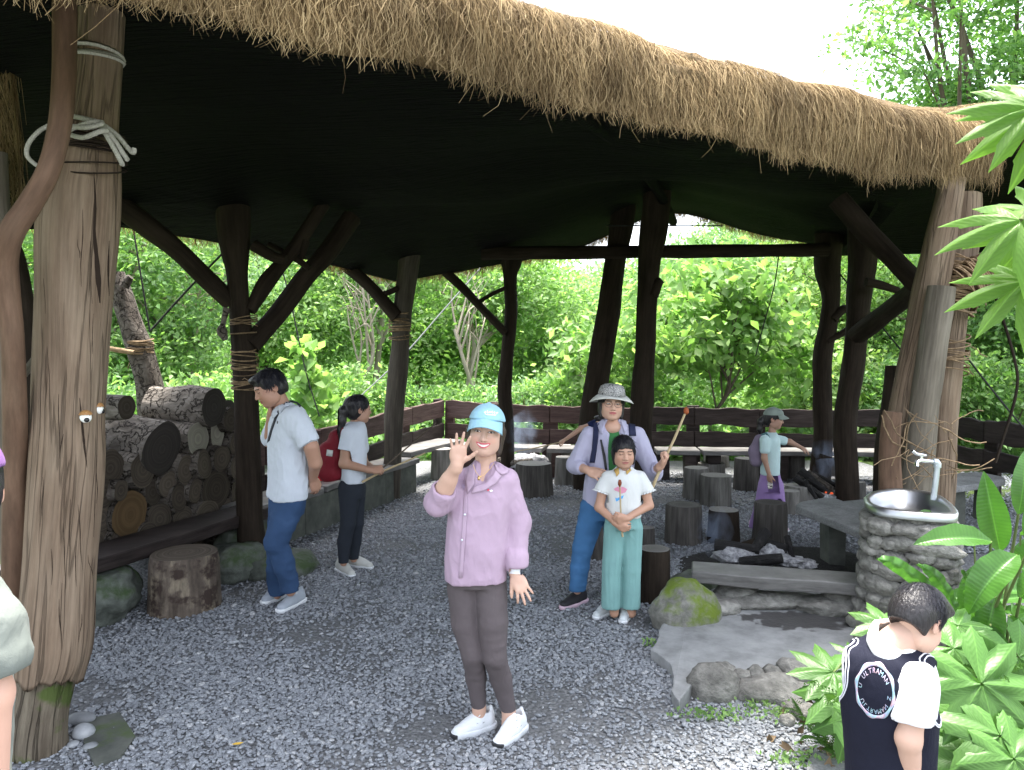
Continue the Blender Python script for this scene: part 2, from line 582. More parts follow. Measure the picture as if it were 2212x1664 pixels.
# ------------------------------------------------------------------ ground
def ground_z(x, y):
    """level yard under the roof, falling to the woods behind the fence"""
    z = 0.0
    if y > 13:
        z -= min((y - 13) * 0.10, 1.2)
    if y > 30:
        z += (y - 30) * 0.16
    if x < -4.2:
        z -= min((-4.2 - x) * 0.12, 1.0)
    if abs(x) > 3 or y > 13:
        z += 0.05 * nz(x * 0.5, y * 0.5)
    return z


xs = np.concatenate([np.linspace(-220, -20, 14), np.linspace(-18, 18, 73), np.linspace(20, 220, 14)])
ys = np.concatenate([np.linspace(-60, -4, 8), np.linspace(-3, 45, 97), np.linspace(48, 260, 14)])
V = [(x, y, min(ground_z(x, y), 12)) for y in ys for x in xs]
nx = len(xs)
F = [(j * nx + i, j * nx + i + 1, (j + 1) * nx + i + 1, (j + 1) * nx + i) for j in range(len(ys) - 1) for i in range(nx - 1)]
t = NT('yard_and_wood_ground')
tc = t.n('TexCoord')
n1 = t.n('TexNoise', Scale=60.0, Detail=6.0)
t.l(tc.outputs['Object'], n1.inputs['Vector'])
vo = t.n('TexVoronoi', Scale=42.0)
t.l(tc.outputs['Object'], vo.inputs['Vector'])
n2 = t.n('TexNoise', Scale=1.6, Detail=5.0)
t.l(tc.outputs['Object'], n2.inputs['Vector'])
soil = t.ramp(n1.outputs['Fac'], [(0.3, (0.085, 0.087, 0.09)), (0.7, (0.16, 0.163, 0.168))])
peb = t.ramp(vo.outputs['Color'], [(0.1, (0.085, 0.088, 0.092)), (0.9, (0.26, 0.265, 0.27))])
edge = t.ramp(vo.outputs['Distance'], [(0.25, g3(1)), (0.62, g3(0))])
yard = t.mix(t.math('MULTIPLY', edge, t.ramp(n2.outputs['Fac'], [(0.36, g3(0.25)), (0.55, g3(1))])), soil, peb)
wood = t.ramp(n2.outputs['Fac'], [(0.3, (0.025, 0.045, 0.014)), (0.7, (0.075, 0.11, 0.03))])
sx = t.n('SeparateXYZ')
t.l(tc.outputs['Object'], sx.inputs[0])
far = t.math('GREATER_THAN', sx.outputs['Y'], 12.4)
side = t.math('GREATER_THAN', t.math('ABSOLUTE', t.math('SUBTRACT', sx.outputs['X'], 0.6)), 5.2)
t.l(t.mix(t.math('MAXIMUM', far, side), yard, wood), t.b.inputs['Base Color'])
t.b.inputs['Roughness'].default_value = 0.9
t.b.inputs['Specular IOR Level'].default_value = 0.2
bp = t.n('Bump', Strength=0.8, Distance=0.015)
t.l(t.math('SUBTRACT', 1.0, vo.outputs['Distance']), bp.inputs['Height'])
t.l(bp.outputs[0], t.b.inputs['Normal'])
tag(put('ground', raw_mesh('ground', V, F, t.m)), kind='structure')


# polygons on the ground that hold no gravel: the stone platform, the strip under the left bench
PLATFORM = [G(*p, 0.10).to_2d() for p in [(1405, 1392), (1440, 1330), (1500, 1268), (1600, 1252), (1868, 1282), (1905, 1330),
                                          (1900, 1420), (1760, 1446), (1640, 1446), (1560, 1440), (1500, 1462), (1468, 1502), (1448, 1478), (1462, 1450), (1446, 1420)]]


def inside(poly, x, y):
    c = np.zeros(np.shape(x), dtype=bool)
    n = len(poly)
    for i in range(n):
        a, b = poly[i], poly[(i + 1) % n]
        cond = ((a[1] > y) != (b[1] > y))
        xx = (b[0] - a[0]) * (y - a[1]) / ((b[1] - a[1]) or 1e-9) + a[0]
        c ^= cond & (x < xx)
    return c


def gravel_points():
    out = []
    for (y0, y1, dens, sc) in ((2.5, 4.4, 5200, 1.0), (4.4, 6.2, 3900, 1.03), (6.2, 8.5, 2200, 1.15), (8.5, 11.2, 900, 1.4)):
        x0, x1 = -0.72 * y1, 0.72 * y1
        n = int((x1 - x0) * (y1 - y0) * dens)
        x = RNG.uniform(x0, x1, n)
        y = RNG.uniform(y0, y1, n)
        # thinner where feet have pushed the stones aside
        k = np.array([nz(a * 1.1 + 3, b * 1.5, 1.0) + 0.5 * nz(a * 3.1, b * 3.7, 5.0) for a, b in zip(x, y)])
        keep = RNG.uniform(0, 1, n) < np.clip(0.78 + k * 1.1, 0.10, 1.0)
        keep &= ~inside(PLATFORM, x, y)
        keep &= x > (-2.62 + 0.33 * (y - 6.5)) - np.clip(5.6 - y, 0, 3) * 0.6
        keep &= ~((y > 4.75) & (x > 1.75 + (y - 4.75) * 0.16) & (y < 6.7))
        out.append(np.stack([x[keep], y[keep], np.full(keep.sum(), 0.0), np.full(keep.sum(), sc)], 1))
    return np.concatenate(out)


gp = gravel_points()
gs = gp[:, 3:4] * RNG.lognormal(0, 0.28, (len(gp), 1)) * 0.0080 * RNG.uniform([0.85, 0.7, 0.45], [1.5, 1.05, 0.8], (len(gp), 3))
gr = np.stack([RNG.uniform(-0.45, 0.45, len(gp)), RNG.uniform(-0.45, 0.45, len(gp)), RNG.uniform(0, 6.28, len(gp))], 1)
gp[:, 2] = gs[:, 2] * RNG.uniform(-0.1, 0.8, len(gp)) + 0.003
me = bpy.data.meshes.new('gravel')
me.vertices.add(len(gp))
me.vertices.foreach_set('co', gp[:, :3].astype(np.float32).ravel())
for nm, ar in (('peb_scale', gs), ('peb_rot', gr)):
    at = me.attributes.new(nm, 'FLOAT_VECTOR', 'POINT')
    at.data.foreach_set('vector', ar.astype(np.float32).ravel())
t = NT('pebble')
oi = t.n('ObjectInfo')
c = t.ramp(oi.outputs['Random'], [(0.0, (0.155, 0.164, 0.178)), (0.35, (0.21, 0.222, 0.24)), (0.85, (0.265, 0.28, 0.30)), (1.0, (0.36, 0.365, 0.37))])
tc = t.n('TexCoord')
no = t.n('TexNoise', Scale=1.6, Detail=5.0)
t.l(tc.outputs['Object'], no.inputs['Vector'])
t.l(t.mix(1.0, c, t.ramp(no.outputs['Fac'], [(0.3, g3(0.7)), (0.7, g3(1.25))]), 'MULTIPLY'), t.b.inputs['Base Color'])
t.b.inputs['Roughness'].default_value = 0.72
t.b.inputs['Specular IOR Level'].default_value = 0.35
pebble_mat = t.m
me.materials.append(pebble_mat)
gravel = tag(put('gravel', me), 'loose grey river gravel covering the yard', 'gravel', kind='stuff')
ng = bpy.data.node_groups.new('gravel_scatter', 'GeometryNodeTree')
ng.interface.new_socket('Geometry', in_out='INPUT', socket_type='NodeSocketGeometry')
ng.interface.new_socket('Geometry', in_out='OUTPUT', socket_type='NodeSocketGeometry')
gi = ng.nodes.new('NodeGroupInput')
go = ng.nodes.new('NodeGroupOutput')
iop = ng.nodes.new('GeometryNodeInstanceOnPoints')
ico = ng.nodes.new('GeometryNodeMeshIcoSphere')
ico.inputs['Radius'].default_value = 1.0
ico.inputs['Subdivisions'].default_value = 2
pos = ng.nodes.new('GeometryNodeInputPosition')
ns = ng.nodes.new('ShaderNodeTexNoise')
ns.inputs['Scale'].default_value = 1.1
sp = ng.nodes.new('GeometryNodeSetPosition')
vm = ng.nodes.new('ShaderNodeVectorMath')
vm.operation = 'SUBTRACT'
vm.inputs[1].default_value = (0.5, 0.5, 0.5)
vm2 = ng.nodes.new('ShaderNodeVectorMath')
vm2.operation = 'SCALE'
vm2.inputs['Scale'].default_value = 0.9
sm = ng.nodes.new('GeometryNodeSetMaterial')
sm.inputs['Material'].default_value = pebble_mat
ss = ng.nodes.new('GeometryNodeSetShadeSmooth')
a1 = ng.nodes.new('GeometryNodeInputNamedAttribute')
a1.data_type = 'FLOAT_VECTOR'
a1.inputs['Name'].default_value = 'peb_scale'
a2 = ng.nodes.new('GeometryNodeInputNamedAttribute')
a2.data_type = 'FLOAT_VECTOR'
a2.inputs['Name'].default_value = 'peb_rot'
L = ng.links.new
L(ico.outputs['Mesh'], sp.inputs['Geometry'])
L(ns.outputs['Color'], vm.inputs[0])
L(vm.outputs[0], vm2.inputs[0])
L(vm2.outputs[0], sp.inputs['Offset'])
L(sp.outputs[0], sm.inputs['Geometry'])
L(sm.outputs[0], ss.inputs['Geometry'])
L(gi.outputs[0], iop.inputs['Points'])
L(ss.outputs[0], iop.inputs['Instance'])
L(a1.outputs['Attribute'], iop.inputs['Scale'])
L(a2.outputs['Attribute'], iop.inputs['Rotation'])
L(iop.outputs[0], go.inputs[0])
md = gravel.modifiers.new('scatter', 'NODES')
md.node_group = ng

# ------------------------------------------------------------------ the pavilion
pav = empty('pavilion', (0.5, 6.5, 0), 'open timber pavilion with thick straw thatched roof on rough tree trunk posts', 'pavilion')


def coons(Fc, Bc, Lc, Rc, ns_, nt_, rise, name, m, wob=0.05, seed=0.0, parent=None):
    Fp, Bp = smoothcurve(Fc, ns_), smoothcurve(Bc, ns_)
    Lp, Rp = smoothcurve(Lc, nt_), smoothcurve(Rc, nt_)
    V, Fq = [], []
    for j in range(nt_):
        tt = j / (nt_ - 1)
        for i in range(ns_):
            s = i / (ns_ - 1)
            p = (1 - tt) * Fp[i] + tt * Bp[i] + (1 - s) * Lp[j] + s * Rp[j] - (
                (1 - s) * (1 - tt) * Fp[0] + s * (1 - tt) * Fp[-1] + (1 - s) * tt * Bp[0] + s * tt * Bp[-1])
            b = math.sin(math.pi * tt) ** 0.8 * math.sin(math.pi * s) ** 0.45 if 0 < tt < 1 and 0 < s < 1 else 0
            b = b.real if isinstance(b, complex) else b
            p = p + np.array([0, 0, rise * b])
            p[2] += wob * nz(p[0] * 0.9 + seed, p[1] * 0.9, seed) * (1 if 0 < tt < 1 and 0 < s < 1 else 0)
            V.append(p)
    for j in range(nt_ - 1):
        for i in range(ns_ - 1):
            a = j * ns_ + i
            Fq.append((a, a + 1, a + ns_ + 1, a + ns_))
    return under(put(name, raw_mesh(name, V, Fq, m)), parent or pav)


FRONT = [(-4.6, 0.66, 3.16), (-2.6, 1.84, 3.08), (-1.33, 2.60, 3.03), (0.0, 3.38, 3.0), (1.0, 3.97, 2.98), (2.2, 4.68, 2.97), (3.25, 5.28, 3.04)]
LEFT = [(-4.6, 0.66, 3.16), (-5.4, 3.2, 2.95), (-4.15, 5.9, 2.86), (-3.36, 6.25, 2.90), (-2.3, 8.2, 2.87), (-1.54, 10.0, 2.78)]
BACK = [(-1.54, 10.0, 2.78), (-0.3, 10.5, 3.05), (0.9, 10.9, 3.33), (2.3, 11.0, 3.87), (3.6, 10.8, 3.53), (4.9, 10.5, 3.25)]
RIGHT = [(3.25, 5.28, 3.04), (3.9, 7.5, 3.2), (4.9, 10.5, 3.25)]
up = lambda c, h: [(a, b, z + h) for a, b, z in c]
LIN = 0.33          # the lining meets the eave behind the upper half of the thatch
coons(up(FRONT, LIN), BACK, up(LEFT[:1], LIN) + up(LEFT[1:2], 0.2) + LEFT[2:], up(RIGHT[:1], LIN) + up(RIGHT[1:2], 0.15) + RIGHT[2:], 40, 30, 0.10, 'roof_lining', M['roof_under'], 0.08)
coons(up(FRONT, 0.36), up(BACK, 0.2), up(LEFT, 0.2), up(RIGHT, 0.36), 40, 30, 1.08, 'roof_top', M['thatch_body'], 0.10, 4.0)
# the wing on the right, its eave set higher
WF = [(3.1, 6.05, 3.50), (4.2, 6.0, 3.52), (5.4, 5.9, 3.55), (7.0, 5.7, 3.6)]
WB = [(4.6, 10.6, 3.2), (5.6, 10.4, 3.2), (6.6, 10.2, 3.2), (8.0, 9.8, 3.2)]
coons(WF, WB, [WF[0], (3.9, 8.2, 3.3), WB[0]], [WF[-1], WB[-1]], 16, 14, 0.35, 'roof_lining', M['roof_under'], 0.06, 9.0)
coons(up(WF, 0.26), up(WB, 0.22), up([WF[0], (3.9, 8.2, 3.3), WB[0]], 0.24), up([WF[-1], WB[-1]], 0.3), 16, 14, 0.25, 'roof_top', M['thatch_body'], 0.06, 2.0)


def eave(curve, n, prof, outward, count, m, name, width=(0.0024, 0.0046), length=(0.10, 0.26), hang=0.08, body=True, seed=1, curl=0.03):
    """a thatch edge: a rounded mass and the separate strands lying and hanging over it"""
    cp = np.array(smoothcurve(curve, n))
    tg = np.gradient(cp, axis=0)
    tg[:, 2] = 0
    tg /= np.linalg.norm(tg, axis=1)[:, None]
    nr = np.stack([tg[:, 1], -tg[:, 0], np.zeros(n)], 1) * outward
    prof = np.array(smoothcurve(prof, 18))
    if body:
        V, Fq = [], []
        for i in range(n):
            for k, (a, z) in enumerate(prof):
                w = 0.045 * nz(i * 0.33 + seed, k * 0.5, seed) + 0.03 * nz(i * 0.9, k * 0.9, seed + 5)
                p = cp[i] + nr[i] * (a + w - 0.02)
                V.append((p[0], p[1], cp[i][2] + z + w * 0.6))
        K = len(prof)
        for i in range(n - 1):
            for k in range(K - 1):
                q = (i * K + k, (i + 1) * K + k, (i + 1) * K + k + 1, i * K + k + 1)
                Fq.append(q)
        under(put('thatch_edge', raw_mesh('thatch_edge', V, Fq, M['thatch_body'])), pav)
    sl = np.concatenate([[0], np.cumsum(np.linalg.norm(np.diff(cp, axis=0), axis=1))])
    pl = np.concatenate([[0], np.cumsum(np.linalg.norm(np.diff(prof, axis=0), axis=1))])
    Q = pl[-1]
    rg = np.random.default_rng(seed)
    s0 = rg.uniform(0, sl[-1], count)
    ln = rg.uniform(length[0], length[1], count)
    q0 = rg.uniform(0, 1, count) ** 0.8 * (Q - 0.02)
    clump = np.clip(np.sin(s0 * 9.0 + 2.5 * np.sin(s0 * 3.7)) * 0.28 + 0.22 * np.sin(s0 * 31 + 3 * np.sin(s0 * 5.1)) + 0.5, 0, 1)
    q1 = np.minimum(q0 + ln, Q + hang * (0.25 + 0.9 * clump) * rg.uniform(0.3, 1.25, count) + 0.12 * (rg.uniform(0, 1, count) > 0.992))
    q0 = np.minimum(q0, q1 - 0.05)
    off = rg.uniform(0.0, 0.035, count) + 0.03 * clump
    ph = rg.uniform(0, 6.28, count)
    am = rg.uniform(0.1, 1.0, count) ** 1.5 * curl * 2.6
    lean = rg.normal(0, 0.24, count) + 0.05 * np.sin(s0 * 14)
    wd = rg.uniform(width[0], width[1], count)
    SEG = 4
    V = np.zeros((count, SEG + 1, 2, 3))
    for k in range(SEG + 1):
        u = k / SEG
        q = q0 + (q1 - q0) * u
        s = s0 + lean * (q - q0) + am * np.sin(ph + u * 4.0) * u
        s = np.clip(s, 0, sl[-1])
        base = np.stack([np.interp(s, sl, cp[:, i]) for i in range(3)], 1)
        nn = np.stack([np.interp(s, sl, nr[:, i]) for i in range(3)], 1)
        tt = np.stack([np.interp(s, sl, tg[:, i]) for i in range(3)], 1)
        a = np.interp(q, pl, prof[:, 0])
        z = np.interp(q, pl, prof[:, 1]) - np.maximum(q - Q, 0)
        bump = 0.045 * np.sin(s * 2.1 + 1.3) * np.sin(q * 5 + s) + 0.02 * np.sin(s * 7.3 + q * 3)
        p = base + nn * (a + off + bump * 0.6 + am * np.cos(ph * 1.7 + u * 3.0) * u * 0.8)[:, None]
        p[:, 2] += z + bump * 0.5 + 0.012 * (1 - u)
        side = tt * np.cos(ph)[:, None] * 0.5 + tt * 0.6 + nn * (np.sin(ph) * 0.4)[:, None]
        side /= np.linalg.norm(side, axis=1)[:, None]
        w = (wd * (1 - 0.65 * u))[:, None] * 0.5
        V[:, k, 0] = p - side * w
        V[:, k, 1] = p + side * w
    V = V.reshape(-1, 3)
    b = (np.arange(count) * (SEG + 1) * 2)[:, None]
    Fq = np.concatenate([b + np.array([[2 * k, 2 * k + 1, 2 * k + 3, 2 * k + 2]]) for k in range(SEG)], 1).reshape(-1, 4)
    o = under(put(name, raw_mesh(name, V, Fq, m, smooth=False)), pav)
    o['kind'] = 'stuff'
    return o


PROF = [(-0.75, 0.66), (-0.35, 0.53), (-0.05, 0.43), (0.06, 0.36), (0.11, 0.25), (0.12, 0.12), (0.10, 0.0)]
eave(FRONT, 90, PROF, 1, 62000, M['straw'], 'thatch_strands', hang=0.10)
eave(up([(x - 0.35, y + 0.62, z) for x, y, z in FRONT], 0.02), 60, [(-2.6, 1.32), (-1.9, 1.22), (-1.2, 0.98), (-0.5, 0.72), (0.1, 0.5)], 1, 16000, M['straw'], 'thatch_strands',
     width=(0.004, 0.007), length=(0.1, 0.22), hang=0.0, body=False, seed=3, curl=0.06)
eave(WF, 30, [(-0.8, 0.46), (-0.3, 0.38), (0.0, 0.29), (0.1, 0.15), (0.08, 0.0)], 1, 7000, M['straw'], 'thatch_strands', seed=5)
eave(LEFT, 40, [(-0.02, 0.26), (0.05, 0.2), (0.08, 0.12), (0.05, 0.0)], -1, 5000, M['straw_back'], 'thatch_strands', seed=7, hang=0.10, width=(0.004, 0.008))
eave(BACK, 40, [(-0.02, 0.26), (0.05, 0.2), (0.08, 0.12), (0.05, 0.0)], -1, 6000, M['straw_back'], 'thatch_strands', seed=8, hang=0.12, width=(0.004, 0.009))


def pole(pts, Y, m, name='post', parent=None, n=14, wob=0.16, seg=5, seed=None, Ys=None, label=None, wf=2.2):
    """a trunk traced through picture points (px, py, width px), standing at distance Y (or Ys per point)"""
    seed = random.uniform(0, 50) if seed is None else seed
    c = []
    for i, (px, py, w) in enumerate(pts):
        d = Ys[i] if Ys else Y
        p = P(px, py, d)
        c.append((p.x, p.y, p.z, w * 0.5 * d / FPX))
    k = smoothcurve(c, (len(c) - 1) * seg + 1)
    mb = MB().tube([q[:3] for q in k], [max(q[3], 0.004) for q in k], n, wob, wf, seed=seed)
    o = under(mb.build(name, m), parent or pav)
    if label:
        o['label'] = label
    return o


def lashing(c, r, h, turns, m=None, parent=None, name='lashing', w=0.006, tilt=0.2, ax=None, seed=0):
    """loose turns of twine round a trunk, ends sticking out"""
    rr = random.Random(seed)
    c = Vector(c)
    ax = Vector(ax or (0, 0, 1)).normalized()
    x = ax.orthogonal().normalized()
    y = ax.cross(x)
    mb = MB()
    for k in range(turns):
        z0 = rr.uniform(-h / 2, h / 2)
        tx, ty = rr.uniform(-tilt, tilt), rr.uniform(-tilt, tilt)
        q = []
        for j in range(19):
            a = 2 * math.pi * j / 18
            R_ = r * (1.0 + 0.03 * rr.random()) + w * 0.6
            q.append(c + x * (R_ * math.cos(a)) + y * (R_ * math.sin(a)) + ax * (z0 + r * (tx * math.cos(a) + ty * math.sin(a))))
        mb.tube(q, w * rr.uniform(0.6, 1.1), 5, caps=False)
    for k in range(max(1, turns // 5)):
        a = rr.uniform(0, 6.28)
        p = c + x * (r * math.cos(a)) + y * (r * math.sin(a)) + ax * rr.uniform(-h / 2, h / 2)
        d = Vector((rr.uniform(-1, 1), rr.uniform(-1, 1), rr.uniform(-0.9, 0.3))).normalized()
        q = [p + d * (i * 0.035) + Vector((0, 0, -0.004 * i * i)) + Vector((rr.uniform(-1, 1), rr.uniform(-1, 1), rr.uniform(-1, 1))) * 0.008 for i in range(5)]
        mb.tube(q, w * 0.6, 4, caps=False)
    return under(mb.build(name, m or M['twine']), parent or pav)


# --- big pale post at the left, its rotten foot and broken skirt
FOOT_Y = 3.38
foot = pole([(82, 1652, 122), (88, 1560, 116), (104, 1460, 112), (112, 1400, 112)], FOOT_Y, M['post_base'], n=28, wob=0.22, seg=6, seed=3.0, wf=3.0,
            label='rotten mossy foot of the big pale post')
big_pts = [(104, 1452, 138), (118, 1380, 150), (130, 1200, 142), (146, 1000, 142), (150, 880, 138), (158, 700, 150), (166, 520, 158), (174, 420, 150), (184, 340, 132), (196, 260, 104), (212, 120, 96), (222, -60, 96)]
c = []
for px, py, w in big_pts:
    p = P(px, py, FOOT_Y)
    c.append((p.x, p.y, p.z, w * 0.5 * FOOT_Y / FPX))
k = smoothcurve(c, 80)
mb = MB().tube([q[:3] for q in k], [q[3] for q in k], 40, 0.10, 1.6, caps=False, seed=8.0)
# jagged lower rim, turned in towards the foot
for j in range(41):
    v = Vector(mb.v[j])
    jj = j % 40
    dz = 0.05 * nz(jj * 0.55, 3.3) + 0.03 * nz(jj * 1.9, 1.1) - 0.01
    for row in range(4):
        q = Vector(mb.v[row * 41 + j])
        mb.v[row * 41 + j] = (q.x, q.y, q.z + dz * (1 - row / 4))
cc = Vector(k[0][:3]) + Vector((0.0, 0, 0.05))
b = len(mb.v)
mb.v += [tuple(Vector(mb.v[j]).lerp(cc, 0.25) + Vector((0, 0, 0.03))) for j in range(41)]
mb.uv += [mb.uv[j] for j in range(41)]
for j in range(40):
    mb.f.append((j + 1, j, b + j, b + j + 1))
    mb.mi.append(0)
big = under(mb.build('post', M['post_pale']), pav)
big['label'] = 'thick pale weathered post with deep cracks and a googly eye'
# drying cracks of its face: long dark splits following the grain
bv = BVHTree.FromPolygons([v.co.copy() for v in big.data.vertices], [tuple(q.vertices) for q in big.data.polygons])
crk = plain('open_crack', (0.03, 0.021, 0.016), 0.95, spec=0.05)
rc = random.Random(5)
paths = [[(203, 372, 1), (206, 440, 5), (204, 500, 6), (209, 560, 9), (213, 610, 10), (216, 655, 2)], [(236, 520, 1), (234, 580, 4), (236, 640, 1)], [(172, 860, 1), (176, 900, 4), (182, 960, 5), (188, 1010, 1)]]
for i in range(20):
    x, y = rc.uniform(92, 215), rc.uniform(400, 1330)
    ln, dx = rc.uniform(40, 170), rc.uniform(-8, 12) * (1 if y > 900 else 0.4)
    paths.append([(x, y, 0.6), (x + dx * 0.3 + rc.uniform(-2, 2), y + ln * 0.35, rc.uniform(0.9, 2.0)), (x + dx * 0.7 + rc.uniform(-2, 2), y + ln * 0.7, rc.uniform(0.8, 1.7)), (x + dx, y + ln, 0.5)])
for path in paths:
    rows = []
    for q in smoothcurve(path, 22):
        w = max(q[2], 0.5) * (0.8 + 0.4 * rc.random()) * 0.5
        hits = []
        for sx_ in (q[0] - w, q[0] + w):
            d_ = (P(sx_, q[1], 1.0) - Vector((0, 0, CAM_H))).normalized()
            h = bv.ray_cast(Vector((0, 0, CAM_H)), d_)
            if h[0] is not None:
                hits.append(h[0] - d_ * 0.0015)
        if len(hits) == 2:
            rows.append(hits)
    if len(rows) > 4:
        under(put('crack', raw_mesh('crack', [v for r_ in rows for v in r_], [(2 * i, 2 * i + 1, 2 * i + 3, 2 * i + 2) for i in range(len(rows) - 1)], crk)), big)
# googly eyes
eye_w, eye_b, eye_lid = plain('eye_white', (0.8, 0.8, 0.76), 0.25), plain('eye_black', (0.01, 0.01, 0.01), 0.2), plain('eye_lid', (0.33, 0.17, 0.06), 0.5)


def dome(r, h, m, name, loc, aim, parent, cut=None, seg=20):
    V, Fq = [], []
    for i in range(6):
        a = i / 5 * math.pi / 2
        for j in range(seg):
            b_ = 2 * math.pi * j / seg
            V.append((r * math.cos(a) * math.cos(b_), r * math.cos(a) * math.sin(b_), h * math.sin(a)))
    for i in range(5):
        for j in range(seg):
            q = (i * seg + j, i * seg + (j + 1) % seg, (i + 1) * seg + (j + 1) % seg, (i + 1) * seg + j)
            if cut is None or all(cut(V[x]) for x in q):
                Fq.append(q)
    o = put(name, raw_mesh(name, V, Fq, m))
    o.location = loc
    o.rotation_euler = Vector(aim).to_track_quat('Z', 'Y').to_euler()
    o2 = under(o, parent)
    return o2


for (px, py, aim) in ((190, 902, (0.45, -1, 0.0)), (213, 884, (1, 0.1, 0))):
    q = P(px, py, FOOT_Y - (0.125 if px < 200 else 0.0))
    a = Vector(aim).normalized()
    if px < 200:
        q.x -= 0.01
    dome(0.024, 0.02, eye_w, 'googly_eye', q, aim, big)
    side = Vector((0, 0, 1)).cross(a).normalized()
    dome(0.011, 0.008, eye_b, 'googly_eye', q + a * 0.0165 + side * 0.005 - Vector((0, 0, 0.010)), aim, big)
    dome(0.029, 0.026, eye_lid, 'googly_eye', q - a * 0.002 + Vector((0, 0, 0.004)), aim, big, cut=lambda v: v[1] > 0.005)

# --- the poles at the far left
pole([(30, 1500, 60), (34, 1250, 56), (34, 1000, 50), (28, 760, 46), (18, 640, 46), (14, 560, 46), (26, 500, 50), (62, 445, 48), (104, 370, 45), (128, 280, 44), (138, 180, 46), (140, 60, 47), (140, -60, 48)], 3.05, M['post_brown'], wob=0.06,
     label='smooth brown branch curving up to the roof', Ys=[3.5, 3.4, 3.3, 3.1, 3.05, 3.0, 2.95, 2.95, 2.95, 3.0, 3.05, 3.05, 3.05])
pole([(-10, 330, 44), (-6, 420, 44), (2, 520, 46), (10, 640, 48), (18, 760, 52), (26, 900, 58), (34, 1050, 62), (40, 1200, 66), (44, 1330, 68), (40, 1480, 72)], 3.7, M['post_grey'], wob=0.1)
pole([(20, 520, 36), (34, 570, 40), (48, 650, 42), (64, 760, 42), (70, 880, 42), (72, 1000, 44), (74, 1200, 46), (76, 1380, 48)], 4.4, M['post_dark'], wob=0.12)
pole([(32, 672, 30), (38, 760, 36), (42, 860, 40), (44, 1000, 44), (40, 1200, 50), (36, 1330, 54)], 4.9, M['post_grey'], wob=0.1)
pole([(50, 812, 14), (62, 796, 17), (78, 776, 18), (92, 752, 15)], 3.9, M['post_grey'], name='branch')
# straw hanging behind the curved pole
eave([tuple(P(-60, 180, 3.9)), tuple(P(0, 185, 3.9)), tuple(P(48, 190, 3.9))], 6, [(0.0, 0.5), (0.02, 0.2), (0.04, -0.1), (0.05, -0.5)], 1, 700, M['straw'], 'thatch_strands',
     body=False, seed=9, length=(0.3, 0.7), hang=0.15)

# --- post with the three branching braces
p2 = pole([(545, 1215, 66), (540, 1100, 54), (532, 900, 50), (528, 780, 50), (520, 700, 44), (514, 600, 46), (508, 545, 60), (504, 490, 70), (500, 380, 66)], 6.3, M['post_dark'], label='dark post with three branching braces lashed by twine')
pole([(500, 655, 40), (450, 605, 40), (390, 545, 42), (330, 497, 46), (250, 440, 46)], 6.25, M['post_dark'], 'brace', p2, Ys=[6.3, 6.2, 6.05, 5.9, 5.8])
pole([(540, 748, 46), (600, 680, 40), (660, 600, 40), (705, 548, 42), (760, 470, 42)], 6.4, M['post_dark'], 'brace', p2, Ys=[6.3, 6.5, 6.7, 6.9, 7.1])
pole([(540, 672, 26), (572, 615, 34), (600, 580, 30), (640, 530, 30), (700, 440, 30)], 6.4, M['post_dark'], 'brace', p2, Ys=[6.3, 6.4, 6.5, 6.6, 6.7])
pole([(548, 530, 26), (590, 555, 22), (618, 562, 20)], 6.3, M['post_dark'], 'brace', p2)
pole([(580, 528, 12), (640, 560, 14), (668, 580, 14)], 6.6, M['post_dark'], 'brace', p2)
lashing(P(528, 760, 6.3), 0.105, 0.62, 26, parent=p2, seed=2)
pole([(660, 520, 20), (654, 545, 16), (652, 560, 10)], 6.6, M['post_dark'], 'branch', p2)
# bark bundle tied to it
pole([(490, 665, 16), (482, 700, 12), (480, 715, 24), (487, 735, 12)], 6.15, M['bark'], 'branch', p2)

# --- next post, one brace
p3 = pole([(846, 1098, 36), (848, 1000, 38), (852, 900, 42), (862, 780, 40), (868, 700, 40), (876, 620, 42), (886, 540, 46), (894, 480, 48), (904, 330, 48)], 9.2, M['post_shaded'], label='slim grey post beside the bench with one lashed brace')
pole([(858, 685, 30), (800, 620, 26), (750, 575, 28), (714, 545, 30)], 9.1, M['post_dark'], 'brace', p3)
pole([(822, 638, 12), (845, 630, 12), (860, 622, 12)], 9.1, M['post_dark'], 'brace', p3)
lashing(P(864, 700, 9.2), 0.13, 0.34, 14, parent=p3, seed=3, w=0.008)
# --- slender post by the far fire
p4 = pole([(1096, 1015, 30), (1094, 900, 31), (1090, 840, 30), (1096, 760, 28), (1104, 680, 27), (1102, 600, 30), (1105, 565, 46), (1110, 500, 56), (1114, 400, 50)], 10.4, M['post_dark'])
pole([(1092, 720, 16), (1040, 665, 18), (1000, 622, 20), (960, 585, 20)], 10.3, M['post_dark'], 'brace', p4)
pole([(1030, 655, 9), (1060, 637, 9), (1092, 622, 9)], 10.3, M['post_dark'], 'brace', p4)
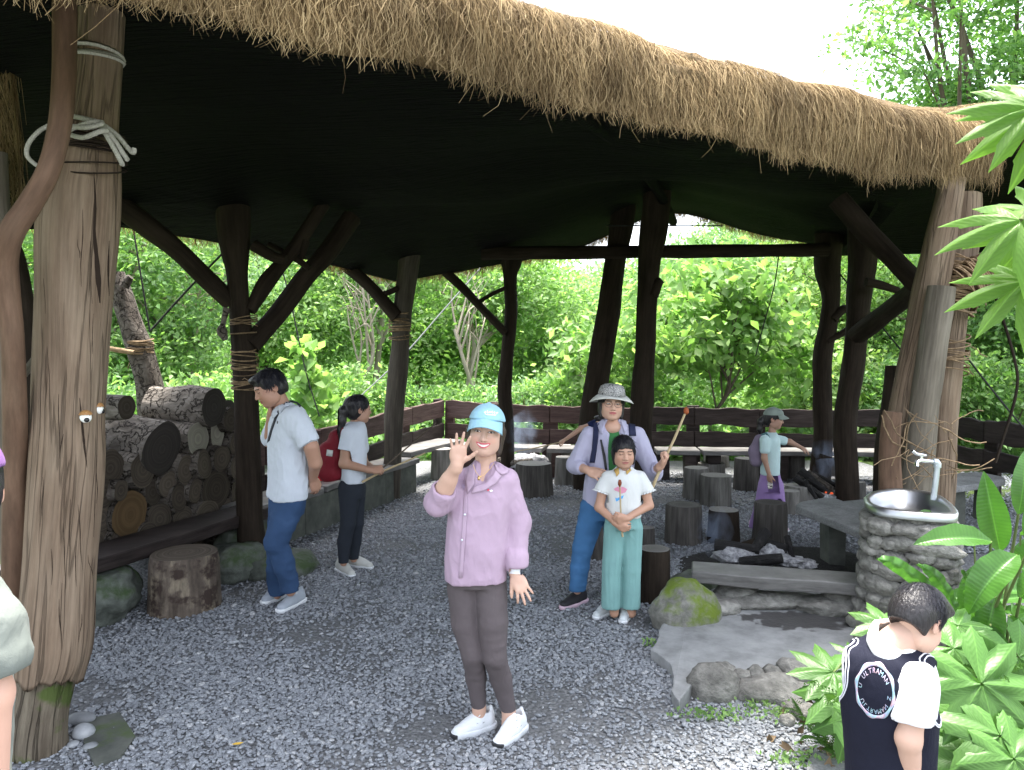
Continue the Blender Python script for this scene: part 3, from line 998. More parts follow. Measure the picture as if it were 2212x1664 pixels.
# --- the leaning pair in the middle and the tie beam
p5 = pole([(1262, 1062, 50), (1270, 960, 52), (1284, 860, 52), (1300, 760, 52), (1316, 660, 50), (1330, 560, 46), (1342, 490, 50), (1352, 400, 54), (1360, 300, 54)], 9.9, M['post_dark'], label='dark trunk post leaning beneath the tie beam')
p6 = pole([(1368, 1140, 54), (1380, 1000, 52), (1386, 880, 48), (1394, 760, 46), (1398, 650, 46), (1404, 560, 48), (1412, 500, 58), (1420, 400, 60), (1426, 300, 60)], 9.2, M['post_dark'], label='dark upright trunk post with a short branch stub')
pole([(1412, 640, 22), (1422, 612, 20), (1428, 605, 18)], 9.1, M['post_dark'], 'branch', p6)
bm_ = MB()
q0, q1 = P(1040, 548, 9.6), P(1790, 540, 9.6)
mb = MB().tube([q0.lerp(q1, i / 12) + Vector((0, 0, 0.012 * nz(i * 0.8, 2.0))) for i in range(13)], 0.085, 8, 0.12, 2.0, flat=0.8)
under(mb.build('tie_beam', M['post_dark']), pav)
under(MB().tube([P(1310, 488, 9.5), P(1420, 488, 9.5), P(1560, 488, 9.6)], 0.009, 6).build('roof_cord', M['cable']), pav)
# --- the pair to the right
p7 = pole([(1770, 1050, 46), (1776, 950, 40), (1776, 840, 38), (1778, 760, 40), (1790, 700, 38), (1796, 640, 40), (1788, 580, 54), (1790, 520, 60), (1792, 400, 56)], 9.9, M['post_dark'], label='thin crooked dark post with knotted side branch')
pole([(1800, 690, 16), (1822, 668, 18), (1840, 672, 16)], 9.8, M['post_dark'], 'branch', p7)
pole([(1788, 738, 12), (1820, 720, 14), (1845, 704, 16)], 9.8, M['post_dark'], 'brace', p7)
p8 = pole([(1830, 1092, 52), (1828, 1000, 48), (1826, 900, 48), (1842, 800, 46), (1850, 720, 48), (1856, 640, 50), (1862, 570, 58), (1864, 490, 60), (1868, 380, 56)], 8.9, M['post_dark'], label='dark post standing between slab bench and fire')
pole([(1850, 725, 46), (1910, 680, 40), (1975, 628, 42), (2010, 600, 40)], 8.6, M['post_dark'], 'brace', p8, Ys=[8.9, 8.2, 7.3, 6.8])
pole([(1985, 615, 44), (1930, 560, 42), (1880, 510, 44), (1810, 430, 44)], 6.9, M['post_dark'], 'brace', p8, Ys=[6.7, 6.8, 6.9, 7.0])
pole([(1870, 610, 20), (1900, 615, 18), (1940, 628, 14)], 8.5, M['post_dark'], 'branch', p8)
# --- the big cluster at the right
p9 = pole([(1908, 1340, 84), (1926, 1180, 78), (1946, 1000, 74), (1966, 860, 72), (1990, 740, 70), (2012, 620, 68), (2030, 520, 62), (2048, 440, 56), (2062, 360, 50)], 6.0, M['post_pale'], n=20, label='leaning brown trunk of the corner post cluster')
pole([(1938, 1330, 70), (1960, 1190, 66), (1976, 1050, 62), (1994, 900, 60), (2014, 760, 58), (2034, 620, 54)], 5.8, M['post_grey'], n=18)
pole([(2012, 1330, 78), (2018, 1180, 74), (2024, 1050, 70), (2034, 900, 64), (2046, 780, 60), (2060, 650, 64), (2070, 560, 70), (2080, 420, 70)], 6.2, M['post_pale'], n=18)
pole([(1928, 1330, 44), (1926, 1200, 46), (1924, 1080, 46), (1922, 960, 42), (1928, 890, 38)], 5.65, M['post_brown'], n=12, label='cut off brown pole leaning on the corner cluster')
pole([(1912, 1250, 60), (1918, 1000, 56), (1928, 860, 40), (1930, 790, 30)], 6.6, M['post_dark'], n=12)
pole([(2050, 640, 74), (2110, 600, 84), (2180, 560, 92), (2260, 520, 100)], 6.1, M['post_brown'], n=16, name='brace', Ys=[6.2, 6.0, 5.8, 5.6], label='thick brown branch rising from the corner cluster')
lashing(P(2066, 620, 6.1), 0.185, 0.34, 34, w=0.009, tilt=0.5, seed=5, ax=(0.35, 0, 1))
lashing(P(2046, 770, 6.15), 0.155, 0.3, 12, w=0.007, tilt=0.3, seed=6)
lashing(P(2100, 608, 5.95), 0.165, 0.16, 14, w=0.009, tilt=0.2, seed=7, ax=(1, -0.2, 0.6))
# dry creeper round the foot of the cluster
mb = MB()
rr = random.Random(4)
for i in range(26):
    q = P(rr.uniform(1930, 2060), rr.uniform(900, 1040), 5.55)
    d = Vector((rr.uniform(-1, 1), rr.uniform(-0.3, 0.3), rr.uniform(-1, 0.7))).normalized()
    pts = [q]
    for s in range(7):
        d = (d + Vector((rr.uniform(-1, 1), rr.uniform(-0.6, 0.6), rr.uniform(-1, 1))) * 0.35).normalized()
        pts.append(pts[-1] + d * 0.05)
    mb.tube(pts, rr.uniform(0.002, 0.006), 5, caps=False)
tag(mb.build('dry_creeper', M['twine']), 'tangle of dry creeper stems around the corner post cluster', 'vine')

# --- rafters under the lining
for (a, b_) in (((0.3, 4.4, 3.3), (2.2, 10.2, 3.6)),):
    a, b_ = Vector(a), Vector(b_)
    pts = [a.lerp(b_, i / 8) + Vector((0, 0, 0.22 * math.sin(math.pi * i / 8) + 0.02 * nz(i * 0.9, a.x))) for i in range(9)]
    under(MB().tube(pts, 0.06, 10, 0.15, 2.0).build('rafter', M['roof_under']), pav)
# ------------------------------------------------------------------ fences and benches
def board(a, b, za, zb, h, th, m, name, parent, wav=0.02, n=9, seed=0.0, face=None):
    """a plank on edge from a to b (top at za, zb), with uneven sawn edges"""
    a, b = Vector((a[0], a[1], 0)), Vector((b[0], b[1], 0))
    d = (b - a).normalized()
    s = Vector((d.y, -d.x, 0)) * (th / 2)
    V, Fq = [], []
    for i in range(n):
        u = i / (n - 1)
        p = a.lerp(b, u)
        zt = za + (zb - za) * u + wav * nz(u * 4 + seed, seed)
        zl = za + (zb - za) * u - h + wav * nz(u * 3 + seed + 9, seed)
        for q, z in ((p - s, zl), (p + s, zl), (p + s, zt), (p - s, zt)):
            V.append((q.x, q.y, z))
    for i in range(n - 1):
        for k in range(4):
            Fq.append((i * 4 + k, i * 4 + (k + 1) % 4, (i + 1) * 4 + (k + 1) % 4, (i + 1) * 4 + k))
    Fq += [(3, 2, 1, 0), tuple((n - 1) * 4 + k for k in range(4))]
    o = put(name, raw_mesh(name, V, Fq, m, smooth=False))
    bevel(o, 0.006, 1)
    return under(o, parent)


def seat(a, b, z, w, th, m, name, parent, off=0.0, wav=0.02, n=9, seed=0.0):
    """a plank lying flat from a to b, its long edges left uneven"""
    a, b = Vector((a[0], a[1], 0)), Vector((b[0], b[1], 0))
    d = (b - a).normalized()
    s = Vector((d.y, -d.x, 0))
    V, Fq = [], []
    for i in range(n):
        u = i / (n - 1)
        p = a.lerp(b, u)
        e0 = off - w / 2 + wav * nz(u * 3 + seed, 1.5)
        e1 = off + w / 2 + wav * nz(u * 3 + seed, 8.5)
        for e, zz in ((e0, z - th), (e1, z - th), (e1, z), (e0, z)):
            q = p + s * e
            V.append((q.x, q.y, zz + 0.004 * nz(u * 5, e * 3)))
    for i in range(n - 1):
        for k in range(4):
            Fq.append((i * 4 + (k + 1) % 4, i * 4 + k, (i + 1) * 4 + k, (i + 1) * 4 + (k + 1) % 4))
    Fq += [(0, 1, 2, 3), tuple((n - 1) * 4 + 3 - k for k in range(4))]
    o = put(name, raw_mesh(name, V, Fq, m, smooth=False))
    bevel(o, 0.008, 1)
    return under(o, parent)


def fence_run(pts, label, mtop, mlow, seatmat, bench_label, side, h1=0.26, gap=0.10, h2=0.22, seat_off=0.42, seat_z=0.45, skip=()):
    """pts: (x, y, top z) of the uprights; boards between them, uprights behind, a seat in front"""
    c = Vector(pts[0])
    f = empty('wooden_fence', (c.x, c.y, 0), label, 'fence')
    for i, (x, y, z) in enumerate(pts):
        b = pts[min(i + 1, len(pts) - 1)] if i < len(pts) - 1 else pts[i - 1]
        a = Vector((b[0] - x, b[1] - y, 0)).normalized() * (1 if i < len(pts) - 1 else -1)
        s = Vector((a.y, -a.x, 0)) * side
        p = Vector((x, y, 0)) + s * 0.065
        w = 0.085 + 0.02 * (i % 3)
        mb = MB()
        q = [p - a * w * 1.15, p + a * w * 1.15, p + a * w * 0.85, p - a * w * 0.85]
        zz = [-0.1, -0.1, z - 0.01 + 0.03 * (i % 2), z - 0.01 + 0.03 * (i % 2)]
        V = [(k.x, k.y, zz[j]) for j, k in enumerate(q)] + [((k + s * 0.06).x, (k + s * 0.06).y, zz[j]) for j, k in enumerate(q)]
        mb.add(V, [(0, 1, 2, 3), (7, 6, 5, 4), (0, 4, 5, 1), (1, 5, 6, 2), (2, 6, 7, 3), (3, 7, 4, 0)])
        o = under(mb.build('fence_post', mlow if i % 2 else mtop, smooth=False), f)
        bevel(o, 0.008, 1)
    for i in range(len(pts) - 1):
        a, b = pts[i], pts[i + 1]
        d = (Vector(b) - Vector(a)).normalized() * 0.006
        a2, b2 = (a[0] + d.x, a[1] + d.y), (b[0] - d.x, b[1] - d.y)
        board(a2, b2, a[2], b[2], h1, 0.05, mtop, 'board', f, 0.03, seed=i * 3.3 + c.y)
        board(a2, b2, a[2] - h1 - gap, b[2] - h1 - gap, h2, 0.05, mlow, 'board', f, 0.03, seed=i * 2.1 + c.x)
    if bench_label:
        bch = empty('bench', (c.x, c.y, 0), bench_label, 'bench')
        for i in range(len(pts) - 1):
            if i in skip:
                continue
            a, b = Vector(pts[i]), Vector(pts[i + 1])
            dd = (b - a).normalized()
            aa, bb = a + dd * 0.01, b - dd * 0.01
            seat(aa, bb, seat_z, 0.40, 0.07, seatmat, 'seat_plank', bch, off=-side * seat_off, seed=i * 1.7)
            s = Vector((dd.y, -dd.x, 0)) * (-side)
            for u in (0.2, 0.8):
                p = a.lerp(b, u) + s * seat_off
                o = under(MB().box((p.x, p.y, (seat_z - 0.072) / 2), (0.16, 0.24, seat_z - 0.072), Matrix.Rotation(math.atan2(dd.y, dd.x), 3, 'Z'), jit=0.012).build('support', mlow, smooth=False), bch)
    return f


def Z3(px, py, Y):
    p = P(px, py, Y)
    return (p.x, p.y, p.z)


LRUN = [Z3(455, 966, 6.9), Z3(570, 950, 7.5), Z3(690, 927, 8.45), Z3(781, 906, 9.3), Z3(888, 880, 10.7), Z3(957, 865, 11.75)]
fence_run(LRUN, 'low fence of wide brown boards running beside the long bench to the corner', M['plank_red'], M['plank_dark'], M['plank_worn'],
          None, -1)
BRUN = [Z3(966, 865, 11.75), Z3(1060, 872, 11.45), Z3(1188, 877, 11.25), Z3(1290, 880, 11.15), Z3(1400, 881, 11.1)]
fence_run(BRUN, 'low fence of reddish boards across the back behind the slender post', M['plank_red'], M['plank_red'], M['plank_worn'],
          'plank bench along the reddish back fence', -1)
BRUN2 = [Z3(1408, 880, 11.05), Z3(1500, 880, 11.0), Z3(1640, 884, 10.95), Z3(1780, 886, 10.9), Z3(1940, 884, 10.8)]
fence_run(BRUN2, 'dark board fence across the back between the leaning trunks and the corner cluster', M['plank_dark'], M['plank_dark'], M['plank_worn'],
          'plank bench along the dark back fence', -1)
RRUN = [Z3(1985, 888, 10.2), Z3(2040, 896, 9.6), Z3(2130, 908, 8.8), Z3(2240, 920, 8.0), Z3(2380, 936, 7.2)]
fence_run(RRUN, 'dark board fence to the right of the corner post cluster', M['plank_dark'], M['plank_dark'], M['plank_worn'], None, -1)

# the long bench on its low wall, left
lb = empty('bench', (-1.9, 8, 0), 'long plank bench on a low mossy wall along the left fence', 'bench')
wa, wb = Vector((-2.48, 6.62, 0)), Vector((-1.40, 9.75, 0))
dd = (wb - wa).normalized()
for i in range(4):
    a, b = wa.lerp(wb, i / 4), wa.lerp(wb, (i + 1) / 4)
    board((a + dd * 0.004)[:2], (b - dd * 0.004)[:2], 0.37, 0.37, 0.42, 0.30, M['concrete_old'], 'low_wall', lb, 0.012, seed=i)
for i in range(3):
    a, b = wa.lerp(wb, i / 3), wa.lerp(wb, (i + 1) / 3)
    seat((a + dd * 0.02), (b - dd * 0.012), 0.445 + 0.012 * (i % 2), 0.46, 0.065, M['plank_worn'], 'seat_plank', lb, off=-0.04, wav=0.035, seed=i * 2.7)
lb2 = empty('bench', (-1.2, 10.6, 0), 'pale plank bench turning the corner of the fence', 'bench')
a, b = Vector((-1.55, 9.95, 0)), Vector((-0.95, 11.35, 0))
seat(a, b, 0.50, 0.42, 0.07, M['plank_worn'], 'seat_plank', lb2, seed=4.2)
for u in (0.15, 0.85):
    p = a.lerp(b, u)
    under(MB().box((p.x, p.y, 0.212), (0.2, 0.2, 0.424), jit=0.01).build('support', M['plank_dark'], smooth=False), lb2)

# the near left bench in front of the logs
nb = empty('bench', (-2.5, 5.7, 0), 'dark plank bench in front of the log pile', 'bench')
a, b = Vector((-2.98, 4.55, 0)), Vector((-2.20, 6.62, 0))
seat(a, b, 0.455, 0.36, 0.10, M['plank_dark'], 'seat_plank', nb, off=-0.14, wav=0.03, n=14, seed=1.0)
o = under(put('support', rock_mesh('support', (0.20, 0.26, 0.22), M['rock_dim'], 2, 4, 0.3, 1.3, 0.8)), nb)
o.location = (-2.80, 5.08, 0.165)
o = under(put('support', rock_mesh('support', (0.24, 0.34, 0.17), M['rock_dim'], 5, 4, 0.3, 1.3)), nb)
o.location = (-2.30, 6.05, 0.10)
o = under(put('support', rock_mesh('support', (0.18, 0.2, 0.24), M['rock_dim'], 6, 3, 0.3, 1.3)), nb)
o.location = (-2.42, 6.45, 0.14)
tag(put('boulder', rock_mesh('boulder', (0.36, 0.28, 0.14), M['rock_dim'], 8, 4, 0.25, 1.2), loc=(-2.02, 6.15, 0.06)), 'low dark mossy boulder under the left bench beside the man', 'boulder')


# ------------------------------------------------------------------ stump stools
def stump(x0, x1, ytop, ybot, label, group='stump stools', m=None, top=None, flare=0.08, lean=0.0, name='stump_stool'):
    cx = (x0 + x1) / 2
    yf = G(cx, ybot).y
    r = (x1 - x0) / 2 * yf / FPX
    for _ in range(3):
        yc = yf + r
        r = (x1 - x0) / 2 * yc / FPX
    c = Vector(((cx - 1106) / FPX * yc, yc, 0))
    h = CAM_H - (ytop - 757) * (yc + r) / FPX
    sd_ = random.uniform(0, 90)
    pts, rad = [], []
    for i in range(9):
        u = i / 8
        pts.append(c + Vector((lean * u, 0, -0.03 + (h + 0.03) * u)))
        rad.append(r * (1 + flare * (1 - u) ** 2 - 0.03 * u) * (0.965 if i == 8 else 1))
    mb = MB().tube(pts, rad, 26, 0.10, 1.2, caps=1, seed=sd_)
    o = mb.build(name, [m or M['stump_side'], top or M['stump_top']], None)
    sharp(o, 50)
    return tag(o, label, 'stump', group)


M['stump_dark'] = mat('dark_stump', [(0.25, (0.0336, 0.03045, 0.0273)), (0.5, (0.0735, 0.0672, 0.0609)), (0.8, (0.1365, 0.126, 0.1134))],
                      scale=(14, 1.6, 1), coord='UV', bump=0.8, dist=0.02, bscale=(42, 2.5, 1), spec=0.1)
stump(930, 977, 967, 1040, 'grey stump beside the pale corner bench')
stump(1113, 1192, 996, 1077, 'broad dark stump in front of the far fire', m=M['stump_dark'], top=M['stump_top'])
stump(1178, 1236, 958, 1022, 'pale stump in front of the back bench next to roasting stick')
stump(1199, 1243, 985, 1050, 'small pale stump behind the lady in the sun hat')
stump(1118, 1166, 950, 1002, 'stump behind the far fire smoke')
stump(1522, 1578, 979, 1012, 'rear stump of the cluster behind the purple trousers', m=M['stump_side'])
stump(1510, 1569, 997, 1042, 'low grey stump tucked behind two tall ones')
stump(1479, 1535, 1007, 1082, 'tall pale stump with a slanting side')
stump(1516, 1585, 1022, 1097, 'wide pale stump in front of the stool cluster', flare=0.02)
stump(1589, 1642, 987, 1063, 'dark stump behind the girl with purple trousers', m=M['stump_dark'])
stump(1440, 1521, 1084, 1180, 'big dark scorched stump beside the near fire', m=M['stump_dark'], top=M['stump_side'])
stump(1533, 1600, 1096, 1178, 'reddish grey stump between two dark stumps at the near fire', m=M['post_dark'], top=M['stump_top'])
stump(1633, 1704, 1080, 1178, 'dark stump behind the white ash of the near fire', m=M['stump_dark'], top=M['stump_dark'])
stump(1700, 1760, 1045, 1096, 'low round stump by the burning logs', m=M['stump_side'])
stump(1690, 1733, 1058, 1112, 'narrow stump touching the purple trousers')
stump(1785, 1816, 985, 1030, 'pale stump behind the crooked post')
stump(1846, 1876, 1040, 1088, 'small stump to the right of the dark post')
stump(1383, 1452, 1180, 1310, 'large brown stump next to the teal trousers', m=M['post_dark'], top=M['stump_side'], flare=0.03)
stump(1378, 1417, 1138, 1190, 'stump behind the large brown one', m=M['stump_dark'])
stump(1276, 1306, 1137, 1212, 'stump between jeans and teal trousers', m=M['stump_dark'])
o = stump(1688, 1741, 967, 1037, 'dark slanted stump under the pointing hand', m=M['stump_dark'], top=M['stump_dark'])
o.rotation_euler = (0, 0, 0)
stump(315, 463, 1178, 1336, 'stump with flaking bark below the left bench', m=mat('flaking_bark_stump', [(0.3, (0.06, 0.045, 0.035)), (0.5, (0.12, 0.095, 0.075)), (0.66, (0.30, 0.25, 0.18))],
      scale=(8, 3, 1), coord='UV', bump=0.9, dist=0.03, bscale=(30, 3, 1), blotch=((0.045, 0.03, 0.024), 5.0, 0.5)), top=M['log_end'], flare=0.06)


# ------------------------------------------------------------------ firewood
def log(px, py, r, label, L=0.62, tilt=0.0, yaw=0.0, m=None, end=None, dY=0.0, sq=1.0):
    u = (px - 1106) / FPX
    Y = 5.04 / (0.36 - u) + dY
    c = P(px, py, Y)
    rr_ = r * Y / FPX
    a = Vector((math.cos(R(-13 + yaw)), math.sin(R(-13 + yaw)), math.sin(R(tilt)))).normalized()
    sd_ = random.uniform(0, 99)
    pts = [c - a * (L * (1 - i / 7)) for i in range(8)]
    mb = MB().tube(pts, [rr_ * (1 + 0.05 * math.sin(i * 1.3 + sd_)) * (0.97 if i == 7 else 1) for i in range(8)], 22, 0.16, 3.0, caps=1, seed=sd_, flat=sq)
    o = mb.build('firewood_log', [m or M['bark'], end or M['log_end']])
    sharp(o, 50)
    return tag(o, label, 'log', 'firewood stacked behind the left bench')


M['bark_pale'] = mat('pale_bark', [(0.25, (0.08775, 0.07508, 0.06338)), (0.5, (0.1852, 0.1638, 0.1413)), (0.8, (0.3315, 0.3023, 0.2682))],
                     scale=(10, 6, 1), coord='UV', bump=1.0, dist=0.035, bscale=(36, 10, 1), crack=((10, 12, 1), 0.85), spec=0.1)
M['end_dark'] = mat('black_log_end', [(0.3, (0.014, 0.011, 0.01)), (0.7, (0.05, 0.042, 0.036))], scale=(50, 50, 1), coord='UV', bump=0.7, dist=0.01)
M['end_orange'] = mat('rusty_log_end', [(0.3, (0.055, 0.0319, 0.0121)), (0.7, (0.132, 0.0825, 0.0385))], scale=(20, 20, 1), coord='UV', bump=0.6, dist=0.01)
M['end_pale'] = mat('pale_log_end', [(0.3, (0.13, 0.12, 0.095)), (0.7, (0.30, 0.28, 0.225))], scale=(40, 40, 1), coord='UV', bump=0.6, dist=0.01)
log(462, 880, 44, 'large pale cracked log lying on top of the pile', L=0.60, m=M['bark_pale'], end=M['end_dark'])
log(494, 884, 22, 'thin dark log behind the top log', L=0.5, dY=0.35, end=M['end_dark'])
log(274, 880, 27, 'cut log with pale bark behind the thick post', L=0.7, m=M['bark_pale'])
log(350, 972, 62, 'thick mottled log slanting down below the top log', L=0.80, tilt=-8, m=M['bark_pale'], end=M['end_dark'])
log(428, 948, 36, 'cracked log with pale end beneath the top log', L=0.6, m=M['bark_pale'], end=M['end_pale'], dY=0.05)
log(470, 935, 36, 'split log with pale ragged end beneath the top log', L=0.5, end=M['end_pale'], dY=0.1, sq=0.7)
log(282, 1112, 52, 'log with rusty orange end just above the bench', L=0.6, end=M['end_orange'])
log(310, 1014, 42, 'pale topped log with cut end below the thick mottled one', L=0.6, m=M['bark_pale'])
for (px, py, r) in ((238, 1012, 44), (364, 1046, 28), (402, 1016, 33), (442, 1004, 32), (480, 990, 30), (508, 960, 24), (512, 1010, 26), (226, 1066, 36), (262, 1060, 26), (330, 1064, 30),
                    (388, 1076, 33), (424, 1060, 28), (468, 1056, 44), (512, 1062, 30), (222, 1118, 34), (345, 1122, 36), (398, 1130, 36), (448, 1116, 36), (494, 1110, 34), (320, 1160, 34), (262, 1170, 34), (212, 1170, 34), (375, 1170, 34),
                    (430, 1160, 34), (480, 1150, 34), (205, 958, 34), (522, 930, 22), (196, 1020, 36), (180, 1090, 38), (170, 1160, 40), (500, 908, 26)):
    log(px, py, r, ('dark bark firewood log half hidden by the thick left post' if px < 240 else 'dark bark firewood log next to the branching post' if px > 488 else 'dark firewood log in the lowest course just over the bench plank' if py > 1105 else 'dark firewood log in the upper middle of the pile' if py < 1030 else 'dark firewood log in the lower middle of the pile'), L=random.uniform(0.5, 0.7), tilt=random.uniform(-5, 5), yaw=random.uniform(-8, 8), dY=random.uniform(-0.04, 0.06), sq=random.uniform(0.8, 1.0))
# a small pale-green tag nailed in the pile
q = P(345, 1100, 5.70)

# ------------------------------------------------------------------ stone platform with its edging
t = NT('platform_stone')
tc = t.n('TexCoord')
n1 = t.n('TexNoise', Scale=6.0, Detail=7.0, Roughness=0.65)
t.l(tc.outputs['Object'], n1.inputs['Vector'])
c = t.ramp(n1.outputs['Fac'], [(0.3, (0.165, 0.168, 0.168)), (0.55, (0.255, 0.26, 0.26)), (0.8, (0.33, 0.335, 0.33))])
wetc = G(1735, 1330, 0.1)
sx = t.n('SeparateXYZ')
t.l(tc.outputs['Object'], sx.inputs[0])
ex = t.math('DIVIDE', t.math('SUBTRACT', sx.outputs['X'], wetc.x), 0.42)
ey = t.math('DIVIDE', t.math('SUBTRACT', sx.outputs['Y'], wetc.y), 0.17)
rad_ = t.math('ADD', t.math('MULTIPLY', ex, ex), t.math('MULTIPLY', ey, ey))
n2 = t.n('TexNoise', Scale=9.0, Detail=3.0)
t.l(tc.outputs['Object'], n2.inputs['Vector'])
wet = t.ramp(t.math('ADD', rad_, t.math('MULTIPLY', t.math('SUBTRACT', n2.outputs['Fac'], 0.5), 3.2)), [(0.75, g3(1)), (0.95, g3(0))])
vo = t.n('TexVoronoi', Scale=9.0)
t.l(tc.outputs['Object'], vo.inputs['Vector'])
drop = t.math('MULTIPLY', t.ramp(vo.outputs['Distance'], [(0.12, g3(1)), (0.17, g3(0))]), t.ramp(rad_, [(0.9, g3(0.9)), (1.0, g3(0.15))]))
wet = t.math('MAXIMUM', wet, drop)
t.l(t.mix(t.math('MULTIPLY', wet, 0.85), c, (0.045, 0.042, 0.042)), t.b.inputs['Base Color'])
t.l(t.math('SUBTRACT', 0.78, t.math('MULTIPLY', wet, 0.42)), t.b.inputs['Roughness'])
t.b.inputs['Specular IOR Level'].default_value = 0.3
n3 = t.n('TexNoise', Scale=40.0, Detail=5.0)
t.l(tc.outputs['Object'], n3.inputs['Vector'])
bp = t.n('Bump', Strength=0.3, Distance=0.01)
t.l(n3.outputs['Fac'], bp.inputs['Height'])
t.l(bp.outputs[0], t.b.inputs['Normal'])
M['platform'] = t.m
bm = bmesh.new()
ring = []
for i in range(len(PLATFORM)):
    a, b = PLATFORM[i], PLATFORM[(i + 1) % len(PLATFORM)]
    for s in range(5):
        q = a.lerp(b, s / 5)
        ring.append((q.x + 0.025 * nz(q.x * 5, q.y * 5), q.y + 0.025 * nz(q.x * 5 + 9, q.y * 5)))
vt = [bm.verts.new((x, y, 0.07 + 0.006 * nz(x * 3, y * 3))) for x, y in ring]
vb = [bm.verts.new((x, y, -0.05)) for x, y in ring]
bm.faces.new(vt)
for i in range(len(ring)):
    j = (i + 1) % len(ring)
    bm.faces.new((vt[j], vt[i], vb[i], vb[j]))
bm.normal_update()
me = bpy.data.meshes.new('stone_platform')
bm.to_mesh(me)
bm.free()
me.materials.append(M['platform'])
plat = tag(put('stone_platform', me), kind='structure')
bevel(plat, 0.012, 2)


def stone(px, py, Y, size, m, seed, name='stone', parent=None, rough=0.25, sub=3, z=None, rz=0.0, flat=0.0):
    p = P(px, py, Y)
    if z is not None:
        p.z = z
    o = put(name, rock_mesh(name, size, m, seed, sub, rough, 1.5, flat))
    o.location = p
    o.rotation_euler = (0, 0, rz)
    if parent is not None:
        under(o, parent)
    return o


for i, (px, py, Y, sx_, sy_, sz_, mm) in enumerate((
        (1540, 1492, 3.92, 0.155, 0.11, 0.15, 'rock'), (1668, 1506, 3.90, 0.21, 0.12, 0.115, 'rock'), (1600, 1462, 3.98, 0.05, 0.05, 0.045, 'rock'), (1632, 1458, 4.0, 0.05, 0.06, 0.05, 'rock'),
        (1668, 1458, 4.02, 0.06, 0.06, 0.055, 'rock'), (1712, 1452, 4.05, 0.085, 0.09, 0.07, 'rock'), (1746, 1460, 4.1, 0.05, 0.06, 0.05, 'rock'), (1520, 1452, 4.0, 0.045, 0.05, 0.04, 'rock'), (1565, 1448, 4.03, 0.06, 0.06, 0.045, 'rock'),
        (1610, 1488, 3.9, 0.05, 0.05, 0.03, 'mortar'), (1690, 1484, 3.92, 0.16, 0.06, 0.03, 'mortar'))):
    stone(px, py, Y, (sx_, sy_, sz_), M[mm], 20 + i, 'stone', plat)
for i, (px, py, Y, s) in enumerate(((1650, 1262, 5.15, (0.45, 0.14, 0.06)), (1800, 1290, 5.05, (0.30, 0.16, 0.07)), (1540, 1268, 5.05, (0.2, 0.16, 0.05)))):
    stone(px, py, Y, s, M['rock'], 50 + i, 'stone', plat, z=0.095)
for i, (px, py, Y, s, lab) in enumerate(((1712, 1560, 3.72, (0.055, 0.05, 0.045), 'pale rough stone below the edging stones'), (1745, 1572, 3.66, (0.075, 0.06, 0.055), 'larger pale stone next to the fern'),
                                     (1700, 1592, 3.6, (0.04, 0.035, 0.03), 'small flat stone in front of the pale rough ones'))):
    tag(stone(px, py, Y, s, M['rock'], 60 + i, 'stone', z=0.025), lab, 'stone')
o = stone(1480, 1312, 4.93, (0.235, 0.2, 0.235), M['rock_moss'], 33, 'boulder', rough=0.2, sub=4)
o.location = (G(1478, 1352).x, 4.92, 0.07)
tag(o, 'rounded boulder covered in green moss at the platform corner', 'boulder')
o = stone(1500, 1240, 5.6, (0.2, 0.16, 0.13), M['rock_dim'], 36, 'boulder', z=0.05)
tag(o, 'dark low rock between the brown stump and plank', 'boulder')
# flat paving slab at the bottom, and pebbles by the post
bm_ = MB()
sl = [G(*p, 0.03) for p in [(1745, 1640), (1762, 1622), (1840, 1650), (1880, 1700), (1800, 1760), (1740, 1700)]]
bm_.add([*sl, *[v - Vector((0, 0, 0.06)) for v in sl]], [tuple(range(5, -1, -1))] + [(i, (i + 1) % 6, 6 + (i + 1) % 6, 6 + i) for i in range(6)])
tag(sharp(bm_.build('paving_slab', M['concrete'], smooth=False)), 'flat grey slab set in gravel beside the boy', 'slab')
sl = [G(*p, 0.02) for p in [(196, 1552), (258, 1538), (292, 1590), (262, 1632), (205, 1650), (180, 1600)]]
bm_ = MB().add([*sl, *[v - Vector((0, 0, 0.06)) for v in sl]], [tuple(range(5, -1, -1))] + [(i, (i + 1) % 6, 6 + (i + 1) % 6, 6 + i) for i in range(6)])
tag(sharp(bm_.build('paving_slab', M['concrete_old'], smooth=False)), 'greenish slab at the foot of the thick post', 'slab')
for i, (px, py, s, rz, lab) in enumerate(((176, 1552, (0.068, 0.036, 0.034), 0.1, 'long smooth stone beside the rotten post foot'), (180, 1582, (0.05, 0.045, 0.04), 0.4, 'round smooth stone below the long one'),
                                          (196, 1606, (0.034, 0.03, 0.018), 0.2, 'small flat pale stone in front of the round one'), (158, 1600, (0.028, 0.024, 0.015), 0.9, 'small dark stone touching the rotten post foot'))):
    q = G(px, py, 0.03)
    o = put('stone', rock_mesh('stone', s, M['river'], 70 + i, 3, 0.1, 1.0))
    o.location = (q.x, q.y, s[2] * 0.8)
    o.rotation_euler = (0, 0, rz)
    tag(o, lab, 'stone')

# front plank by the near fire, and the grey slab benches
fp = empty('plank_bench', G(1680, 1275), 'thick weathered plank lying in front of the near fire', 'bench')
a, b = G(1494, 1228, 0.30), G(1930, 1258, 0.30)
o = seat(a, b, 0.30, 0.27, 0.085, M['plank_worn'], 'seat_plank', fp, off=-0.05, wav=0.03, n=12, seed=6.0)
for u in (0.25, 0.8):
    q = a.lerp(b, u)
    o = under(put('support', rock_mesh('support', (0.16, 0.13, 0.13), M['rock'], 44 + u, 3, 0.25, 1.5)), fp)
    o.location = (q.x, q.y + 0.06, 0.10)


